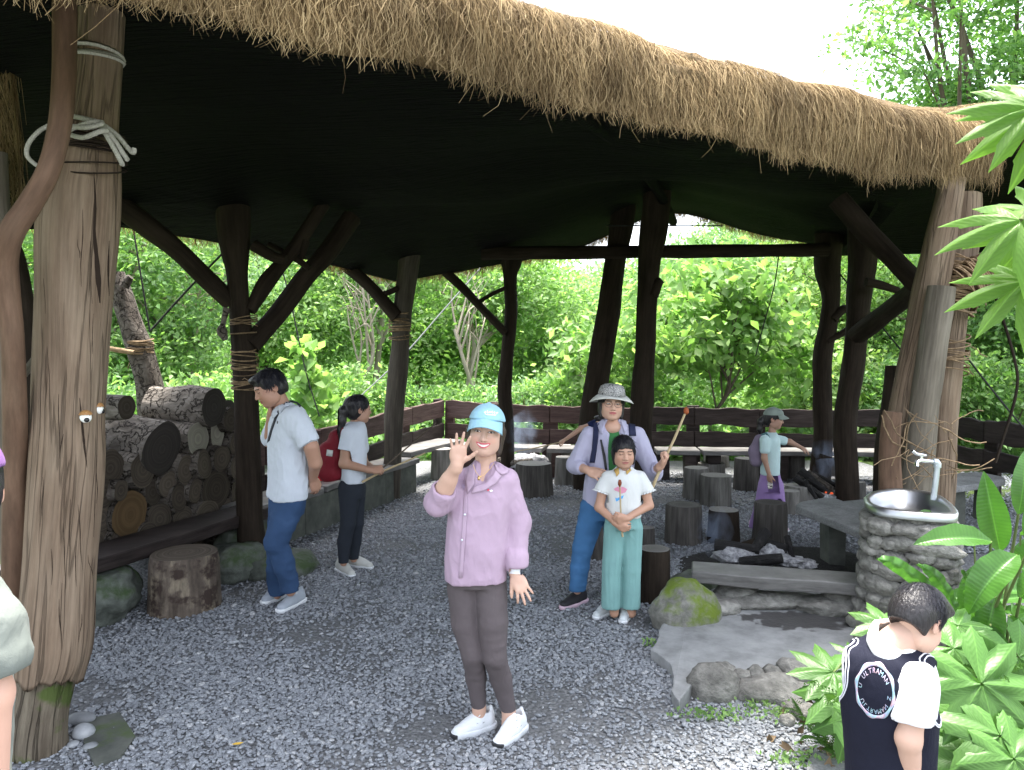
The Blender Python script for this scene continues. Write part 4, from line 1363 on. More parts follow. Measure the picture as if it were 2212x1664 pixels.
def slab_top(pts, z, th, m, name, label, legs):
    top = [G(*p, z) for p in pts]
    n = len(top)
    t_ = empty('slab_bench', (top[0].x, top[0].y, 0), label, 'bench')
    mb = MB().add([*top, *[v - Vector((0, 0, th)) for v in top]], [tuple(range(n)), tuple(range(2 * n - 1, n - 1, -1))] + [((i + 1) % n, i, n + i, n + (i + 1) % n) for i in range(n)])
    o = mb.build('slab', m, smooth=False)
    me = o.data
    bm = bmesh.new(); bm.from_mesh(me); bmesh.ops.recalc_face_normals(bm, faces=bm.faces); bm.to_mesh(me); bm.free()
    bevel(o, 0.015, 2)
    under(o, t_)
    for (px, py) in legs:
        q = G(px, py, z)
        under(MB().box((q.x, q.y, (z - th) / 2 - 0.02), (0.14, 0.2, z - th + 0.036), jit=0.01).build('support', M['concrete_old'], smooth=False), t_)
    return t_


slab_top([(1718, 1092), (1728, 1084), (1782, 1074), (1800, 1074), (1822, 1082), (1868, 1078), (1960, 1078), (1990, 1130), (1960, 1188), (1876, 1154)], 0.46, 0.07, M['concrete'], 'slab', 'pointed grey concrete slab bench beside the basin', [(1800, 1108), (1900, 1130)])
slab_top([(2010, 1040), (2034, 1022), (2120, 1020), (2168, 1030), (2172, 1036), (2090, 1048), (2040, 1054)], 0.46, 0.07, M['concrete'], 'slab', 'grey slab bench behind the tap by the right fence', [(2060, 1038), (2130, 1034)])

# ------------------------------------------------------------------ fires
M['ash'] = mat('white_ash', [(0.3, (0.192, 0.192, 0.204)), (0.55, (0.408, 0.408, 0.42)), (0.75, (0.66, 0.66, 0.66))], scale=(22, 22, 22), bump=1.0, dist=0.03, bscale=(40, 40, 40))
M['char'] = mat('charred_wood', [(0.3, (0.0064, 0.0064, 0.0064)), (0.6, (0.02, 0.0184, 0.0176)), (0.8, (0.096, 0.092, 0.088))], scale=(14, 10, 1), coord='UV', bump=1.0, dist=0.03, bscale=(30, 12, 1))
M['soot'] = mat('sooty_earth', [(0.3, (0.012, 0.011, 0.011)), (0.6, (0.03, 0.028, 0.027)), (0.8, (0.06, 0.057, 0.054))], scale=(12, 12, 12), bump=0.9, dist=0.03, bscale=(45, 45, 45))
t = NT('glowing_ember')
t.b.inputs['Base Color'].default_value = (0.1, 0.02, 0.01, 1)
t.b.inputs['Emission Color'].default_value = (1.0, 0.13, 0.03, 1)
t.b.inputs['Emission Strength'].default_value = 0.12
M['ember'] = t.m


def firepit(pts, label, logs, ash, embers=()):
    c = G(*pts[0], 0.0)
    f = empty('fire_pit', (c.x, c.y, 0), label, 'fire pit')
    sp_ = [G(*p, 0.006) for p in pts]
    cc = sum(sp_, Vector()) / len(sp_)
    n = len(sp_)
    ringp = smoothcurve([tuple(v) for v in sp_ + [sp_[0]]], n * 6)[:-1]
    rows = [[cc.lerp(Vector(q), u) + Vector((0, 0, 0.05 * (1 - u) ** 0.5 + 0.02 * nz(q[0] * 7, q[1] * 7, u * 3) * (1 - u))) for q in ringp] for u in (1.0, 0.8, 0.55, 0.3, 0.08)]
    V = [v for r_ in rows for v in r_]
    K = len(ringp)
    Fq = [(i * K + j, i * K + (j + 1) % K, (i + 1) * K + (j + 1) % K, (i + 1) * K + j) for i in range(4) for j in range(K)]
    Fq.append(tuple(4 * K + j for j in range(K)))
    under(put('soot_bed', raw_mesh('soot_bed', V, Fq, M['soot'])), f)
    for i, (x0, y0, x1, y1, Y, r, mm) in enumerate(logs):
        a, b = P(x0, y0, Y), P(x1, y1, Y - 0.15)
        k = [a.lerp(b, s / 6) for s in range(7)]
        under(sharp(MB().tube(k, [r * (1 - 0.04 * s) for s in range(7)], 14, 0.25, 5.0, seed=i * 3.1).build('fire_log', M[mm])), f)
    for i, (px, py, Y, s) in enumerate(ash):
        o = under(put('ash_heap', rock_mesh('ash_heap', tuple(1.35 * q for q in s), M['ash'], 80 + i, 3, 0.5, 2.6)), f)
        o.location = P(px, py, Y)
    for i, (px, py, Y, s) in enumerate(embers):
        o = under(put('ember', rock_mesh('ember', (s, s, s * 0.7), M['ember'], 90 + i, 2, 0.3, 2)), f)
        o.location = P(px, py, Y)
    return f


firepit([(1470, 1205), (1560, 1185), (1700, 1180), (1830, 1190), (1870, 1235), (1760, 1262), (1560, 1255), (1470, 1240)], 'near fire of white ash and charred logs between plank and stumps',
        [(1545, 1180, 1640, 1188, 6.15, 0.055, 'char'), (1640, 1172, 1700, 1186, 6.2, 0.05, 'char'), (1560, 1195, 1632, 1172, 6.3, 0.045, 'post_dark'), (1600, 1215, 1690, 1207, 5.95, 0.05, 'char'), (1655, 1150, 1625, 1195, 6.2, 0.05, 'char'), (1700, 1160, 1712, 1205, 6.15, 0.028, 'char')],
        [(1592, 1200, 6.05, (0.13, 0.08, 0.05)), (1672, 1196, 6.1, (0.11, 0.07, 0.055)), (1702, 1212, 6.0, (0.09, 0.07, 0.035)), (1640, 1208, 6.0, (0.12, 0.08, 0.035)), (1735, 1218, 6.0, (0.08, 0.07, 0.025))])
firepit([(1720, 1070), (1760, 1050), (1830, 1050), (1840, 1080), (1780, 1092)], 'burning pile of split logs between the dark post and low stump',
        [(1728, 1016, 1790, 1068, 9.0, 0.05, 'char'), (1742, 1022, 1800, 1060, 9.1, 0.05, 'bark'), (1716, 1032, 1778, 1076, 8.9, 0.045, 'char'), (1756, 1026, 1806, 1052, 9.2, 0.05, 'char'), (1738, 1040, 1764, 1078, 8.8, 0.03, 'char')],
        [(1770, 1072, 8.9, (0.12, 0.1, 0.04))], [(1796, 1066, 8.86, 0.02), (1784, 1064, 8.82, 0.014)])
firepit([(1090, 1020), (1120, 1008), (1190, 1010), (1200, 1026), (1140, 1034)], 'far smoking fire behind the broad dark stump',
        [(1076, 996, 1130, 1006, 10.5, 0.05, 'bark'), (1088, 1004, 1150, 996, 10.4, 0.05, 'bark_pale'), (1110, 990, 1160, 1002, 10.6, 0.05, 'char')],
        [(1130, 1000, 10.5, (0.2, 0.16, 0.08)), (1160, 998, 10.5, (0.12, 0.1, 0.08))])


def smoke(px0, py0, px1, py1, Y, r0, r1, dens, label, seed):
    a, b = P(px0, py0, Y), P(px1, py1, Y)
    k = [a.lerp(b, i / 9) + Vector((0.05 * math.sin(i * 0.9 + seed), 0, 0)) for i in range(10)]
    t = NT('smoke_%d' % seed)
    t.t.nodes.remove(t.b)
    v = t.n('VolumePrincipled')
    v.inputs['Color'].default_value = (0.62, 0.76, 1.0, 1)
    v.inputs['Anisotropy'].default_value = 0.2
    tc = t.n('TexCoord')
    mp = t.n('Mapping')
    mp.inputs['Scale'].default_value = (9, 9, 4)
    t.l(tc.outputs['Object'], mp.inputs[0])
    no = t.n('TexNoise', Scale=1.0, Detail=4.0, Distortion=1.2)
    t.l(mp.outputs[0], no.inputs['Vector'])
    d = t.ramp(no.outputs['Fac'], [(0.42, g3(0)), (0.75, g3(1))])
    mp2 = t.n('Mapping')
    mp2.inputs['Location'].default_value = (-1, -1, -1)
    mp2.inputs['Scale'].default_value = (2, 2, 2)
    t.l(tc.outputs['Generated'], mp2.inputs[0])
    gr_ = t.n('TexGradient', gradient_type='SPHERICAL')
    t.l(mp2.outputs[0], gr_.inputs[0])
    t.l(t.math('MULTIPLY', t.math('MULTIPLY', d, gr_.outputs['Fac']), dens), v.inputs['Density'])
    t.l(v.outputs[0], t.o.inputs['Volume'])
    mb = MB().tube(k, [r0 + (r1 - r0) * i / 9 for i in range(10)], 14, 0.3, 3.0, seed=seed)
    return tag(mb.build('smoke', t.m), label, 'smoke', kind='stuff')


smoke(1135, 1000, 1108, 900, 10.45, 0.20, 0.34, 4.5, 'blue grey smoke rising from the far fire', 1)
smoke(1560, 1200, 1528, 1120, 6.2, 0.09, 0.18, 7.0, 'wisp of blue smoke rising from the near fire', 2)
smoke(1790, 1040, 1800, 950, 9.3, 0.14, 0.27, 4.0, 'thin smoke over the burning split logs', 3)

# ------------------------------------------------------------------ wash basin
BZ = 0.86
rim = [G(*p, BZ) for p in [(1870, 1076), (1876, 1088), (1900, 1098), (1940, 1104), (2000, 1110), (2056, 1112), (2064, 1104), (2046, 1084), (2020, 1068), (1980, 1060), (1930, 1057), (1888, 1064)]]
rimc = sum(rim, Vector()) / len(rim)
wbn = empty('wash_basin', (rimc.x, rimc.y, 0), 'stone pedestal with steel wash basin and tap', 'wash basin')
steel = plain('brushed_steel', (0.42, 0.43, 0.44), 0.36, 1.0, 0.5, 0.1, 300, 0.06)
rim2 = [Vector(v) for v in smoothcurve([tuple(v) for v in rim + [rim[0]]], 60)][:-1]
K = len(rim2)
rows = [(1.04, -0.045), (1.05, 0.0), (1.0, 0.006), (0.92, 0.006), (0.88, -0.01), (0.83, -0.07), (0.70, -0.12), (0.3, -0.135), (0.04, -0.14)]
V = [rimc + (v - rimc) * s + Vector((0, 0, dz)) for s, dz in rows for v in rim2]
Fq = [(i * K + j, i * K + (j + 1) % K, (i + 1) * K + (j + 1) % K, (i + 1) * K + j) for i in range(len(rows) - 1) for j in range(K)]
Fq.append(tuple((len(rows) - 1) * K + j for j in range(K)))
under(put('basin', raw_mesh('basin', V, Fq, steel)), wbn)
# mortar core, bulging, then courses of stones pressed into it
V = []
prof = [(1.18, -0.05), (1.14, 0.1), (1.06, 0.25), (1.0, 0.45), (0.98, 0.65), (0.99, 0.78), (0.985, BZ - 0.05)]
for s, z in prof:
    for j, v in enumerate(rim2):
        w = s * (0.95 + 0.07 * nz(j * 0.5, z * 6))
        q = rimc + (v - rimc) * w
        V.append((q.x, q.y, z))
Fq = [(i * K + (j + 1) % K, i * K + j, (i + 1) * K + j, (i + 1) * K + (j + 1) % K) for i in range(len(prof) - 1) for j in range(K)]
under(put('pedestal_core', raw_mesh('pedestal_core', [tuple(v) for v in V], [f[::-1] for f in Fq], M['mortar'])), wbn)
rs = random.Random(12)
z = 0.03
ci = 0
while z < BZ - 0.12:
    hh = rs.uniform(0.075, 0.13)
    ang = rs.uniform(0, 1)
    while ang < 6.28 + 0.5:
        w = rs.uniform(0.10, 0.24)
        s = np.interp(z, [p_[1] for p_ in prof], [p_[0] for p_ in prof])
        j = int((ang % 6.283) / 6.283 * K) % K
        v = rim2[j]
        q = rimc + (v - rimc) * (s * 0.965)
        o = under(put('stone', rock_mesh('stone', (w * 0.62, 0.055, hh * 0.56), M['rock'], 100 + ci, 3, 0.35, 1.4)), wbn)
        o.location = (q.x, q.y, z + hh / 2 + rs.uniform(-0.015, 0.015))
        tg_ = rim2[(j + 2) % K] - rim2[(j - 2) % K]
        o.rotation_euler = (rs.uniform(-0.1, 0.1), rs.uniform(-0.12, 0.12), math.atan2(tg_.y, tg_.x))
        ang += w / 0.30
        ci += 1
    z += hh * 0.93
for i, (px, py, Y, s) in enumerate(((1868, 1330, 4.75, (0.12, 0.1, 0.08)), (1900, 1372, 4.55, (0.13, 0.11, 0.1)), (1885, 1400, 4.4, (0.1, 0.09, 0.08)), (1925, 1345, 4.5, (0.1, 0.1, 0.09)))):
    tag(stone(px, py, Y, s, M['rock_moss'], 200 + i, 'stone', z=0.09 + 0.02 * i), ['mossy round stone', 'grey blocky stone', 'low broad stone', 'rough upright stone'][i] + ' at the foot of the basin pedestal', 'stone')
tap = M['tap'] = plain('zinc_pipe', (0.50, 0.54, 0.57), 0.35, 0.6, 0.5, 0.0)
Yt = P(2018, 1078, 5.0).y
tp = [P(2016, 1080, Yt), P(2020, 1050, Yt), P(2025, 1006, Yt)]
under(MB().tube(tp, 0.019, 14).build('tap_pipe', tap), wbn)
e0 = P(2025, 1004, Yt)
under(MB().tube([e0 + Vector((0, 0, -0.02)), e0 + Vector((0, 0, 0.006)), e0 + Vector((-0.008, 0, 0.018)), e0 + Vector((-0.03, 0, 0.02))], [0.024, 0.024, 0.024, 0.023], 14).build('tap_elbow', tap), wbn)
chrome = plain('chromed_tap', (0.75, 0.76, 0.77), 0.18, 1.0)
s0 = e0 + Vector((-0.03, 0, 0.02))
under(MB().tube([s0, s0 + Vector((-0.03, 0, 0.004)), s0 + Vector((-0.07, -0.01, 0.008)), s0 + Vector((-0.10, -0.02, 0.012)), s0 + Vector((-0.125, -0.03, 0.004)), s0 + Vector((-0.13, -0.035, -0.025))],
                [0.014, 0.014, 0.017, 0.014, 0.013, 0.015], 12).build('tap_spout', chrome), wbn)
h0 = s0 + Vector((-0.085, -0.01, 0.012))
hb = MB().tube([h0, h0 + Vector((0, 0, 0.03))], [0.011, 0.009], 10)
hb.tube([h0 + Vector((0.03, 0, 0.032)), h0 + Vector((0, 0, 0.036)), h0 + Vector((-0.045, -0.01, 0.046)), h0 + Vector((-0.07, -0.012, 0.066))], [0.008, 0.013, 0.011, 0.009], 10)
under(hb.build('tap_handle', chrome), wbn)


# ------------------------------------------------------------------ cords and ropes
def cord(pts, Y, w, m, label, sag=0.0, cat='cord', Ys=None, name='cord'):
    k = smoothcurve([tuple(P(px, py, Ys[i] if Ys else Y)) for i, (px, py) in enumerate(pts)], 10 * len(pts))
    return tag(MB().tube(k, w, 6, caps=True).build(name, m), label, cat)


cord([(284, 470), (305, 600), (324, 716)], 6.9, 0.008, M['cable'], 'dark cord dropping from the eave to the leaning trunk')
cord([(324, 716), (400, 632), (490, 538)], 6.9, 0.010, M['cable'], 'dark cord slanting from the leaning trunk to the branching post')
cord([(598, 545), (625, 640), (660, 800), (690, 900)], 9.5, 0.009, M['cable'], 'thin dark cord hanging beside the climbing vine')
cord([(1055, 560), (960, 668), (860, 780), (730, 900)], 12.0, 0.012, M['cable_pale'], 'pale taut cord running down behind the slim grey post')
cord([(1684, 540), (1672, 620), (1650, 700), (1632, 770)], 10.3, 0.008, M['cable'], 'dark cord hanging from the tie beam')
cord([(1805, 580), (1900, 700), (1975, 790), (2050, 870)], 9.5, 0.009, M['cable'], 'dark cord slanting behind the crooked post', Ys=[9.9, 9.0, 8.2, 7.4])
cord([(2050, 720), (2110, 800), (2190, 900), (2260, 980)], 7.4, 0.009, M['cable'], 'dark guy cord right of the corner cluster')
cord([(2150, 640), (2190, 770), (2195, 850), (2150, 1000)], 6.5, 0.012, M['post_dark'], 'crooked dark dead stem hanging right of the cluster', cat='stem', name='dead_stem')

# leaning bare trunk outside, at the left
lt = empty('leaning_trunk', (-3.4, 7.2, 0), 'bare mossy trunk leaning behind the log pile with tied cords', 'tree')
pole([(250, 590, 36), (262, 640, 46), (290, 720, 48), (312, 790, 52), (326, 860, 56), (330, 960, 60), (332, 1120, 66)], 7.1, M['bark'], 'trunk', lt, n=16, wob=0.25)
lashing(P(302, 748, 7.1), 0.115, 0.12, 10, parent=lt, seed=11, w=0.008)
pole([(268, 620, 20), (276, 605, 18), (282, 598, 14)], 7.0, M['bark'], 'branch', lt)
pole([(228, 752, 10), (262, 758, 12), (290, 762, 10)], 6.9, M['twine'], 'branch', lt)

# the pale rope hung on the big post
rp = MB()


def rope_path(pts, Y, r=0.010):
    k = [Vector(q) for q in smoothcurve([(*(P(px, py, Y + d))[:],) for px, py, d in pts], 12 * len(pts))]
    rp.tube(k, r, 8)
    # the lay of the strands
    for ph in (0, 2.09, 4.19):
        pts2 = []
        for i, p in enumerate(k):
            d = (k[min(i + 1, len(k) - 1)] - k[max(i - 1, 0)]).normalized()
            x = d.orthogonal().normalized()
            y = d.cross(x)
            a = ph + i * 0.9
            pts2.append(p + (x * math.cos(a) + y * math.sin(a)) * r * 0.55)
        rp.tube(pts2, r * 0.6, 5)


rope_path([(150, 272, 0), (185, 276, -0.03), (216, 270, -0.02), (218, 264, 0), (190, 266, -0.02), (152, 280, -0.01), (150, 290, 0), (180, 297, -0.03), (214, 285, -0.03), (232, 282, 0)], 3.20)
rope_path([(150, 250, 0), (180, 256, -0.02), (215, 266, 0), (250, 290, 0.02), (278, 322, 0.03), (288, 330, 0.03), (290, 322, 0.03)], 3.24)
rope_path([(212, 262, 0), (245, 300, 0.0), (270, 338, 0.02), (275, 345, 0.02)], 3.22)
rope_path([(216, 270, 0), (240, 310, 0.0), (262, 350, 0.02), (264, 356, 0.02)], 3.21)
rope_path([(112, 268, 0), (84, 284, -0.02), (62, 310, -0.02), (58, 335, -0.02), (72, 352, 0), (92, 364, 0)], 3.10, 0.0085)
tag(rp.build('rope', M['rope']), 'pale twisted rope looped around the top of the thick left post', 'rope')
lashing(P(190, 330, FOOT_Y), 0.15, 0.16, 10, m=M['post_dark'], parent=big, seed=21, w=0.006, tilt=0.4)
lashing(P(206, 128, FOOT_Y), 0.105, 0.03, 3, m=M['rope'], parent=big, seed=22, w=0.010, tilt=0.1)

# fallen yellow leaf
q = G(513, 1608, 0.022)
mb = MB().add([q + Vector(v) for v in ((-0.028, 0, 0), (-0.012, -0.012, 0.004), (0.012, -0.013, 0.006), (0.03, -0.002, 0.01), (0.012, 0.012, 0.004), (-0.012, 0.011, 0.002), (0, 0, 0.0))],
             [(0, 1, 6), (1, 2, 6), (2, 3, 6), (3, 4, 6), (4, 5, 6), (5, 0, 6)])
tag(mb.build('fallen_leaf', plain('yellow_leaf', (0.62, 0.38, 0.03), 0.5)), 'small yellow leaf lying on the gravel', 'leaf')
# ------------------------------------------------------------------ trees and shrubs beyond the fence
M['leaf_a'] = leafmat('leaf_light', [(0.18, 0.32, 0.11), (0.27, 0.43, 0.16), (0.38, 0.53, 0.24)], 0.62)
M['leaf_b'] = leafmat('leaf_mid', [(0.12, 0.25, 0.085), (0.19, 0.34, 0.125), (0.28, 0.43, 0.18)], 0.62)
M['leaf_c'] = leafmat('leaf_yellowish', [(0.2, 0.33, 0.099), (0.288, 0.44, 0.143), (0.4, 0.52, 0.198)], 0.5)
M['leaf_d'] = leafmat('leaf_bluish', [(0.18, 0.31, 0.16), (0.27, 0.42, 0.23), (0.38, 0.53, 0.31)], 0.62)
M['trunk_pale'] = mat('pale_trunk', [(0.3, (0.20, 0.17, 0.13)), (0.6, (0.34, 0.30, 0.24)), (0.8, (0.46, 0.42, 0.35))], scale=(8, 2, 1), coord='UV', bump=0.4, dist=0.01)
M['trunk_dark'] = mat('dark_trunk', [(0.3, (0.06, 0.048, 0.035)), (0.7, (0.14, 0.115, 0.085))], scale=(8, 2, 1), coord='UV', bump=0.5, dist=0.02)


def leaves_mesh(name, pos, size, m, rg, up_bias=0.7, aspect=0.5, face=0.8):
    """one mesh of separate folded leaves at the given points"""
    n = len(pos)
    nrm = rg.normal(0, 1, (n, 3)) * 0.75
    nrm[:, 2] += up_bias
    nrm[:, 1] -= face
    nrm /= np.linalg.norm(nrm, axis=1)[:, None]
    ax = rg.normal(0, 1, (n, 3))
    ax[:, 2] -= 0.35
    ax -= nrm * np.sum(ax * nrm, 1)[:, None]
    ax /= np.linalg.norm(ax, axis=1)[:, None]
    sd_ = np.cross(nrm, ax)
    L_ = (size * rg.uniform(0.6, 1.35, n))[:, None]
    w = L_ * aspect * 0.5
    base = pos - ax * L_ * 0.5
    tip = pos + ax * L_ * 0.5 - nrm * L_ * 0.12
    l_ = pos - ax * L_ * 0.06 + sd_ * w + nrm * w * 0.25
    r_ = pos - ax * L_ * 0.06 - sd_ * w + nrm * w * 0.25
    V = np.stack([base, l_, tip, r_], 1).reshape(-1, 3)
    b = np.arange(n)[:, None] * 4
    Fq = np.concatenate([b + np.array([[0, 2, 1]]), b + np.array([[0, 3, 2]])], 1).reshape(-1, 3)
    return raw_mesh(name, V, Fq, m, smooth=False)


def crown_points(rg, c, rad, clumps, per, spread, hollow=0.45):
    d = rg.normal(0, 1, (clumps, 3))
    d /= np.linalg.norm(d, axis=1)[:, None]
    r = hollow + (1 - hollow) * rg.uniform(0, 1, clumps) ** 0.6
    cen = np.array(c) + d * r[:, None] * np.array(rad)
    k = rg.poisson(per, clumps) + 3
    idx = np.repeat(np.arange(clumps), k)
    sc = rg.uniform(0.5, 1.3, clumps)[idx][:, None]
    return cen, cen[idx] + rg.normal(0, 1, (len(idx), 3)) * np.array([1, 1, 0.55]) * spread * sc


def tree(x, y, h, crown, m, label, seed, trunk='trunk_pale', tr=0.09, clumps=60, per=60, leaf=0.16, spread=0.35, group='trees beyond the fence', cat='tree', name='broadleaf_tree', forks=4, z0=None, bare=False, bark_bend=0.3, aspect=0.5):
    """crown: list of (dx, dy, z, rx, ry, rz) above the foot"""
    rg = np.random.default_rng(seed)
    rr = random.Random(seed)
    z0 = ground_z(x, y) if z0 is None else z0
    t = empty(name, (x, y, z0), label, cat, group)
    mb = MB()
    top = Vector((rr.uniform(-bark_bend, bark_bend) * 1.5, rr.uniform(-0.3, 0.3), h * 0.55))
    k = smoothcurve([(0, 0, -0.2), (rr.uniform(-bark_bend, bark_bend), 0, h * 0.2), (top.x * 0.8 + rr.uniform(-0.2, 0.2), top.y, h * 0.4), tuple(top)], 14)
    mb.tube(k, [tr * (1.15 - 0.6 * i / 13) for i in range(14)], 9, 0.15, 1.0, seed=seed)
    cens = []
    for c in crown:
        cen, p = crown_points(rg, (c[0], c[1], c[2]), c[3:], max(4, int(clumps / len(crown))), per, spread)
        cens.append((cen, p))
    for j in range(forks):
        s = Vector(k[6 + (j * 2) % 7])
        cset = cens[j % len(cens)][0]
        e = Vector(cset[rr.randrange(len(cset))])
        md_ = s.lerp(e, 0.5) + Vector((rr.uniform(-.25, .25), rr.uniform(-.25, .25), 0.25))
        q = smoothcurve([tuple(s), tuple(md_), tuple(e)], 9)
        mb.tube(q, [tr * (0.55 - 0.05 * i) for i in range(9)], 6, 0.1, 1.0)
        for b in range(3):
            s2 = Vector(q[3 + b * 2])
            e2 = Vector(cset[rr.randrange(len(cset))])
            if (e2 - s2).length < 2.2:
                mb.tube([s2, s2.lerp(e2, 0.5) + Vector((0, 0, 0.12)), e2], [tr * 0.22, tr * 0.15, tr * 0.07], 5, caps=False)
    mb.build('trunk', M[trunk], t)
    if not bare:
        pts = np.concatenate([p for _, p in cens])
        pts = pts[pts[:, 2] > 0.05]
        put('crown', leaves_mesh('crown', pts, leaf, M[m], rg, aspect=aspect), t)
    return t


def X(px, Y):
    return (px - 1106) / FPX * Y


# shrubs right behind the fence
sh = [(620, 12.4, 1.3, 'leaf_b', 0.13), (740, 13.4, 1.5, 'leaf_a', 0.14), (880, 14.0, 1.3, 'leaf_b', 0.12), (1000, 14.2, 1.2, 'leaf_a', 0.13), (1120, 14.0, 1.4, 'leaf_d', 0.14),
      (1240, 13.8, 1.5, 'leaf_a', 0.14), (1360, 13.4, 1.5, 'leaf_b', 0.16), (1720, 13.6, 1.7, 'leaf_a', 0.15), (1840, 13.2, 1.9, 'leaf_c', 0.14), (1960, 12.8, 1.8, 'leaf_b', 0.13),
      (2080, 12.0, 1.7, 'leaf_a', 0.13), (2200, 11.4, 1.7, 'leaf_b', 0.13), (470, 11.4, 1.5, 'leaf_a', 0.14), (350, 10.6, 1.4, 'leaf_a', 0.13), (240, 10.0, 1.4, 'leaf_b', 0.13)]
desc = ['low dark green bush', 'low bright green bush', 'bushy green shrub', 'loose light green shrub', 'bluish green shrub']
where = ['behind the man', 'behind the climbing vine', 'behind the slim grey post', 'behind the fence corner', 'behind the slender post', 'left of the leaning trunk', 'behind the lady in the sun hat',
         'behind the dark fence left of the crooked post', 'yellowish behind the crooked post', 'behind the corner cluster', 'right of the corner cluster', 'by the right fence', 'behind the branching post', 'behind the leaning bare trunk', 'behind the thick left post']
for i, (px, Y, h, mm, lf) in enumerate(sh):
    tree(X(px, Y), Y, h, [(0, 0, h * 0.55, 0.95, 0.7, h * 0.5)], mm, desc[i % 5] + ' ' + where[i], 300 + i, 'trunk_dark', 0.02, 55, 62, lf * 0.8, 0.2, 'shrubs behind the fence', 'shrub', 'shrub', forks=5)

# the big leaved shrub in the middle with bare lower stems
tree(X(1560, 12.6), 12.6, 3.0, [(-0.4, 0, 2.3, 1.3, 0.8, 0.8), (0.7, 0.1, 1.9, 1.0, 0.8, 0.7), (0.1, 0.1, 3.0, 0.9, 0.6, 0.5)], 'leaf_a', 'tall open shrub with large bright leaves behind the dark fence', 41, 'trunk_dark', 0.03,
     110, 34, 0.19, 0.28, 'shrubs behind the fence', 'shrub', 'shrub', forks=12, aspect=0.6)
tree(X(1330, 13.2), 13.2, 2.4, [(0, 0, 1.8, 1.0, 0.7, 0.8)], 'leaf_a', 'airy shrub with fine light leaves seen between the leaning trunks', 42, 'trunk_dark', 0.025, 50, 30, 0.19, 0.25, 'shrubs behind the fence', 'shrub', 'shrub', forks=8)

# trees
specs = [
    # px, Y, h, crown blobs, leaf mat, trunk, seed, leaf, label
    (1030, 17.0, 6.0, [(-0.3, 0, 4.2, 1.9, 1.4, 1.2), (0.9, 0.3, 3.6, 1.4, 1.2, 1.0)], 'leaf_a', 'trunk_pale', 51, 0.15, 'pale forked trunk tree left of the slender post'),
    (795, 16.0, 6.5, [(0.3, 0, 4.6, 1.6, 1.4, 1.2), (-0.7, 0.2, 3.3, 1.2, 1.0, 0.9)], 'leaf_b', 'trunk_pale', 52, 0.13, 'slender pale tree behind the ponytailed girl'),
    (560, 15.0, 6.0, [(0, 0, 4.0, 1.8, 1.4, 1.3), (0.8, 0, 2.6, 1.3, 1.0, 0.9)], 'leaf_a', 'trunk_dark', 53, 0.14, 'leafy tree behind the branching post'),
    (400, 13.5, 6.0, [(0, 0, 3.6, 1.9, 1.4, 1.3), (-0.9, 0, 2.3, 1.3, 1.1, 0.9)], 'leaf_d', 'trunk_pale', 54, 0.14, 'pale green feathery tree above the log pile'),
    (230, 12.5, 6.0, [(0, 0, 3.8, 1.7, 1.2, 1.3), (0.4, 0, 2.3, 1.3, 1.0, 0.9)], 'leaf_a', 'trunk_pale', 55, 0.14, 'tall light green tree left of the log pile'),
    (30, 11.5, 6.0, [(0, 0, 3.6, 1.7, 1.2, 1.5), (0.2, 0, 2.0, 1.5, 1.0, 0.9)], 'leaf_b', 'trunk_dark', 56, 0.14, 'green tree behind the left poles'),
    (930, 20.0, 5.0, [(0, 0, 3.4, 2.0, 1.4, 1.3)], 'leaf_b', 'trunk_pale', 57, 0.17, 'rounded green tree beyond the slim grey post'),
    (1180, 20.0, 4.6, [(0, 0, 3.2, 1.9, 1.4, 1.1)], 'leaf_d', 'trunk_pale', 58, 0.16, 'grey green tree beyond the slender post'),
    (1330, 22.0, 4.4, [(0, 0, 2.9, 2.2, 1.4, 1.1)], 'leaf_a', 'trunk_pale', 59, 0.17, 'low tree beyond the leaning trunks'),
    (1480, 21.0, 6.2, [(0, 0, 4.2, 1.9, 1.4, 1.2), (0.8, 0, 3.0, 1.6, 1.2, 1.0)], 'leaf_b', 'trunk_dark', 60, 0.17, 'tree right of the leaning trunks'),
    (1630, 18.0, 6.5, [(0, 0, 4.4, 1.7, 1.4, 1.4), (0.5, 0, 2.8, 1.6, 1.2, 1.0)], 'leaf_d', 'trunk_pale', 61, 0.15, 'dense blue green tree under the tie beam'),
    (1780, 15.5, 6.0, [(0, 0, 3.6, 1.5, 1.2, 1.4), (-0.3, 0, 2.2, 1.5, 1.0, 0.9)], 'leaf_c', 'trunk_dark', 62, 0.13, 'yellow green tree behind the crooked post'),
    (1930, 15.0, 6.0, [(0, 0, 3.6, 1.6, 1.2, 1.3), (0, 0, 2.0, 1.5, 1.0, 0.9)], 'leaf_a', 'trunk_dark', 63, 0.13, 'bright tree behind the corner cluster'),
    (2110, 13.5, 5.0, [(0, 0, 2.9, 1.6, 1.2, 1.3), (0, 0, 1.6, 1.5, 1.0, 0.8)], 'leaf_a', 'trunk_dark', 64, 0.13, 'leafy tree right of the corner cluster'),
    (2290, 12.5, 5.0, [(0, 0, 2.8, 1.6, 1.2, 1.5)], 'leaf_b', 'trunk_dark', 65, 0.13, 'tree at the end of the right fence'),
]
for px, Y, h, cr, mm, tk, sd_, lf, lab in specs:
    tree(X(px, Y), Y, h, cr, mm, lab, sd_, tk, 0.075, 190, 85, lf * 0.78, 0.30, forks=7)
# bare pale forked stems in front of the trees
for i, (px, Y, lab) in enumerate(((1016, 14.6, 'pale bare forked sapling left of the slender post'), (780, 14.2, 'bare pale sapling by the taut cord'))):
    tree(X(px, Y), Y, 4.4, [(0.1, 0, 3.2, 0.8, 0.4, 1.0)], 'leaf_a', lab, 700 + i, 'trunk_pale', 0.05, 16, 6, 0.12, 0.2, group='bare saplings', forks=7, name='sapling')
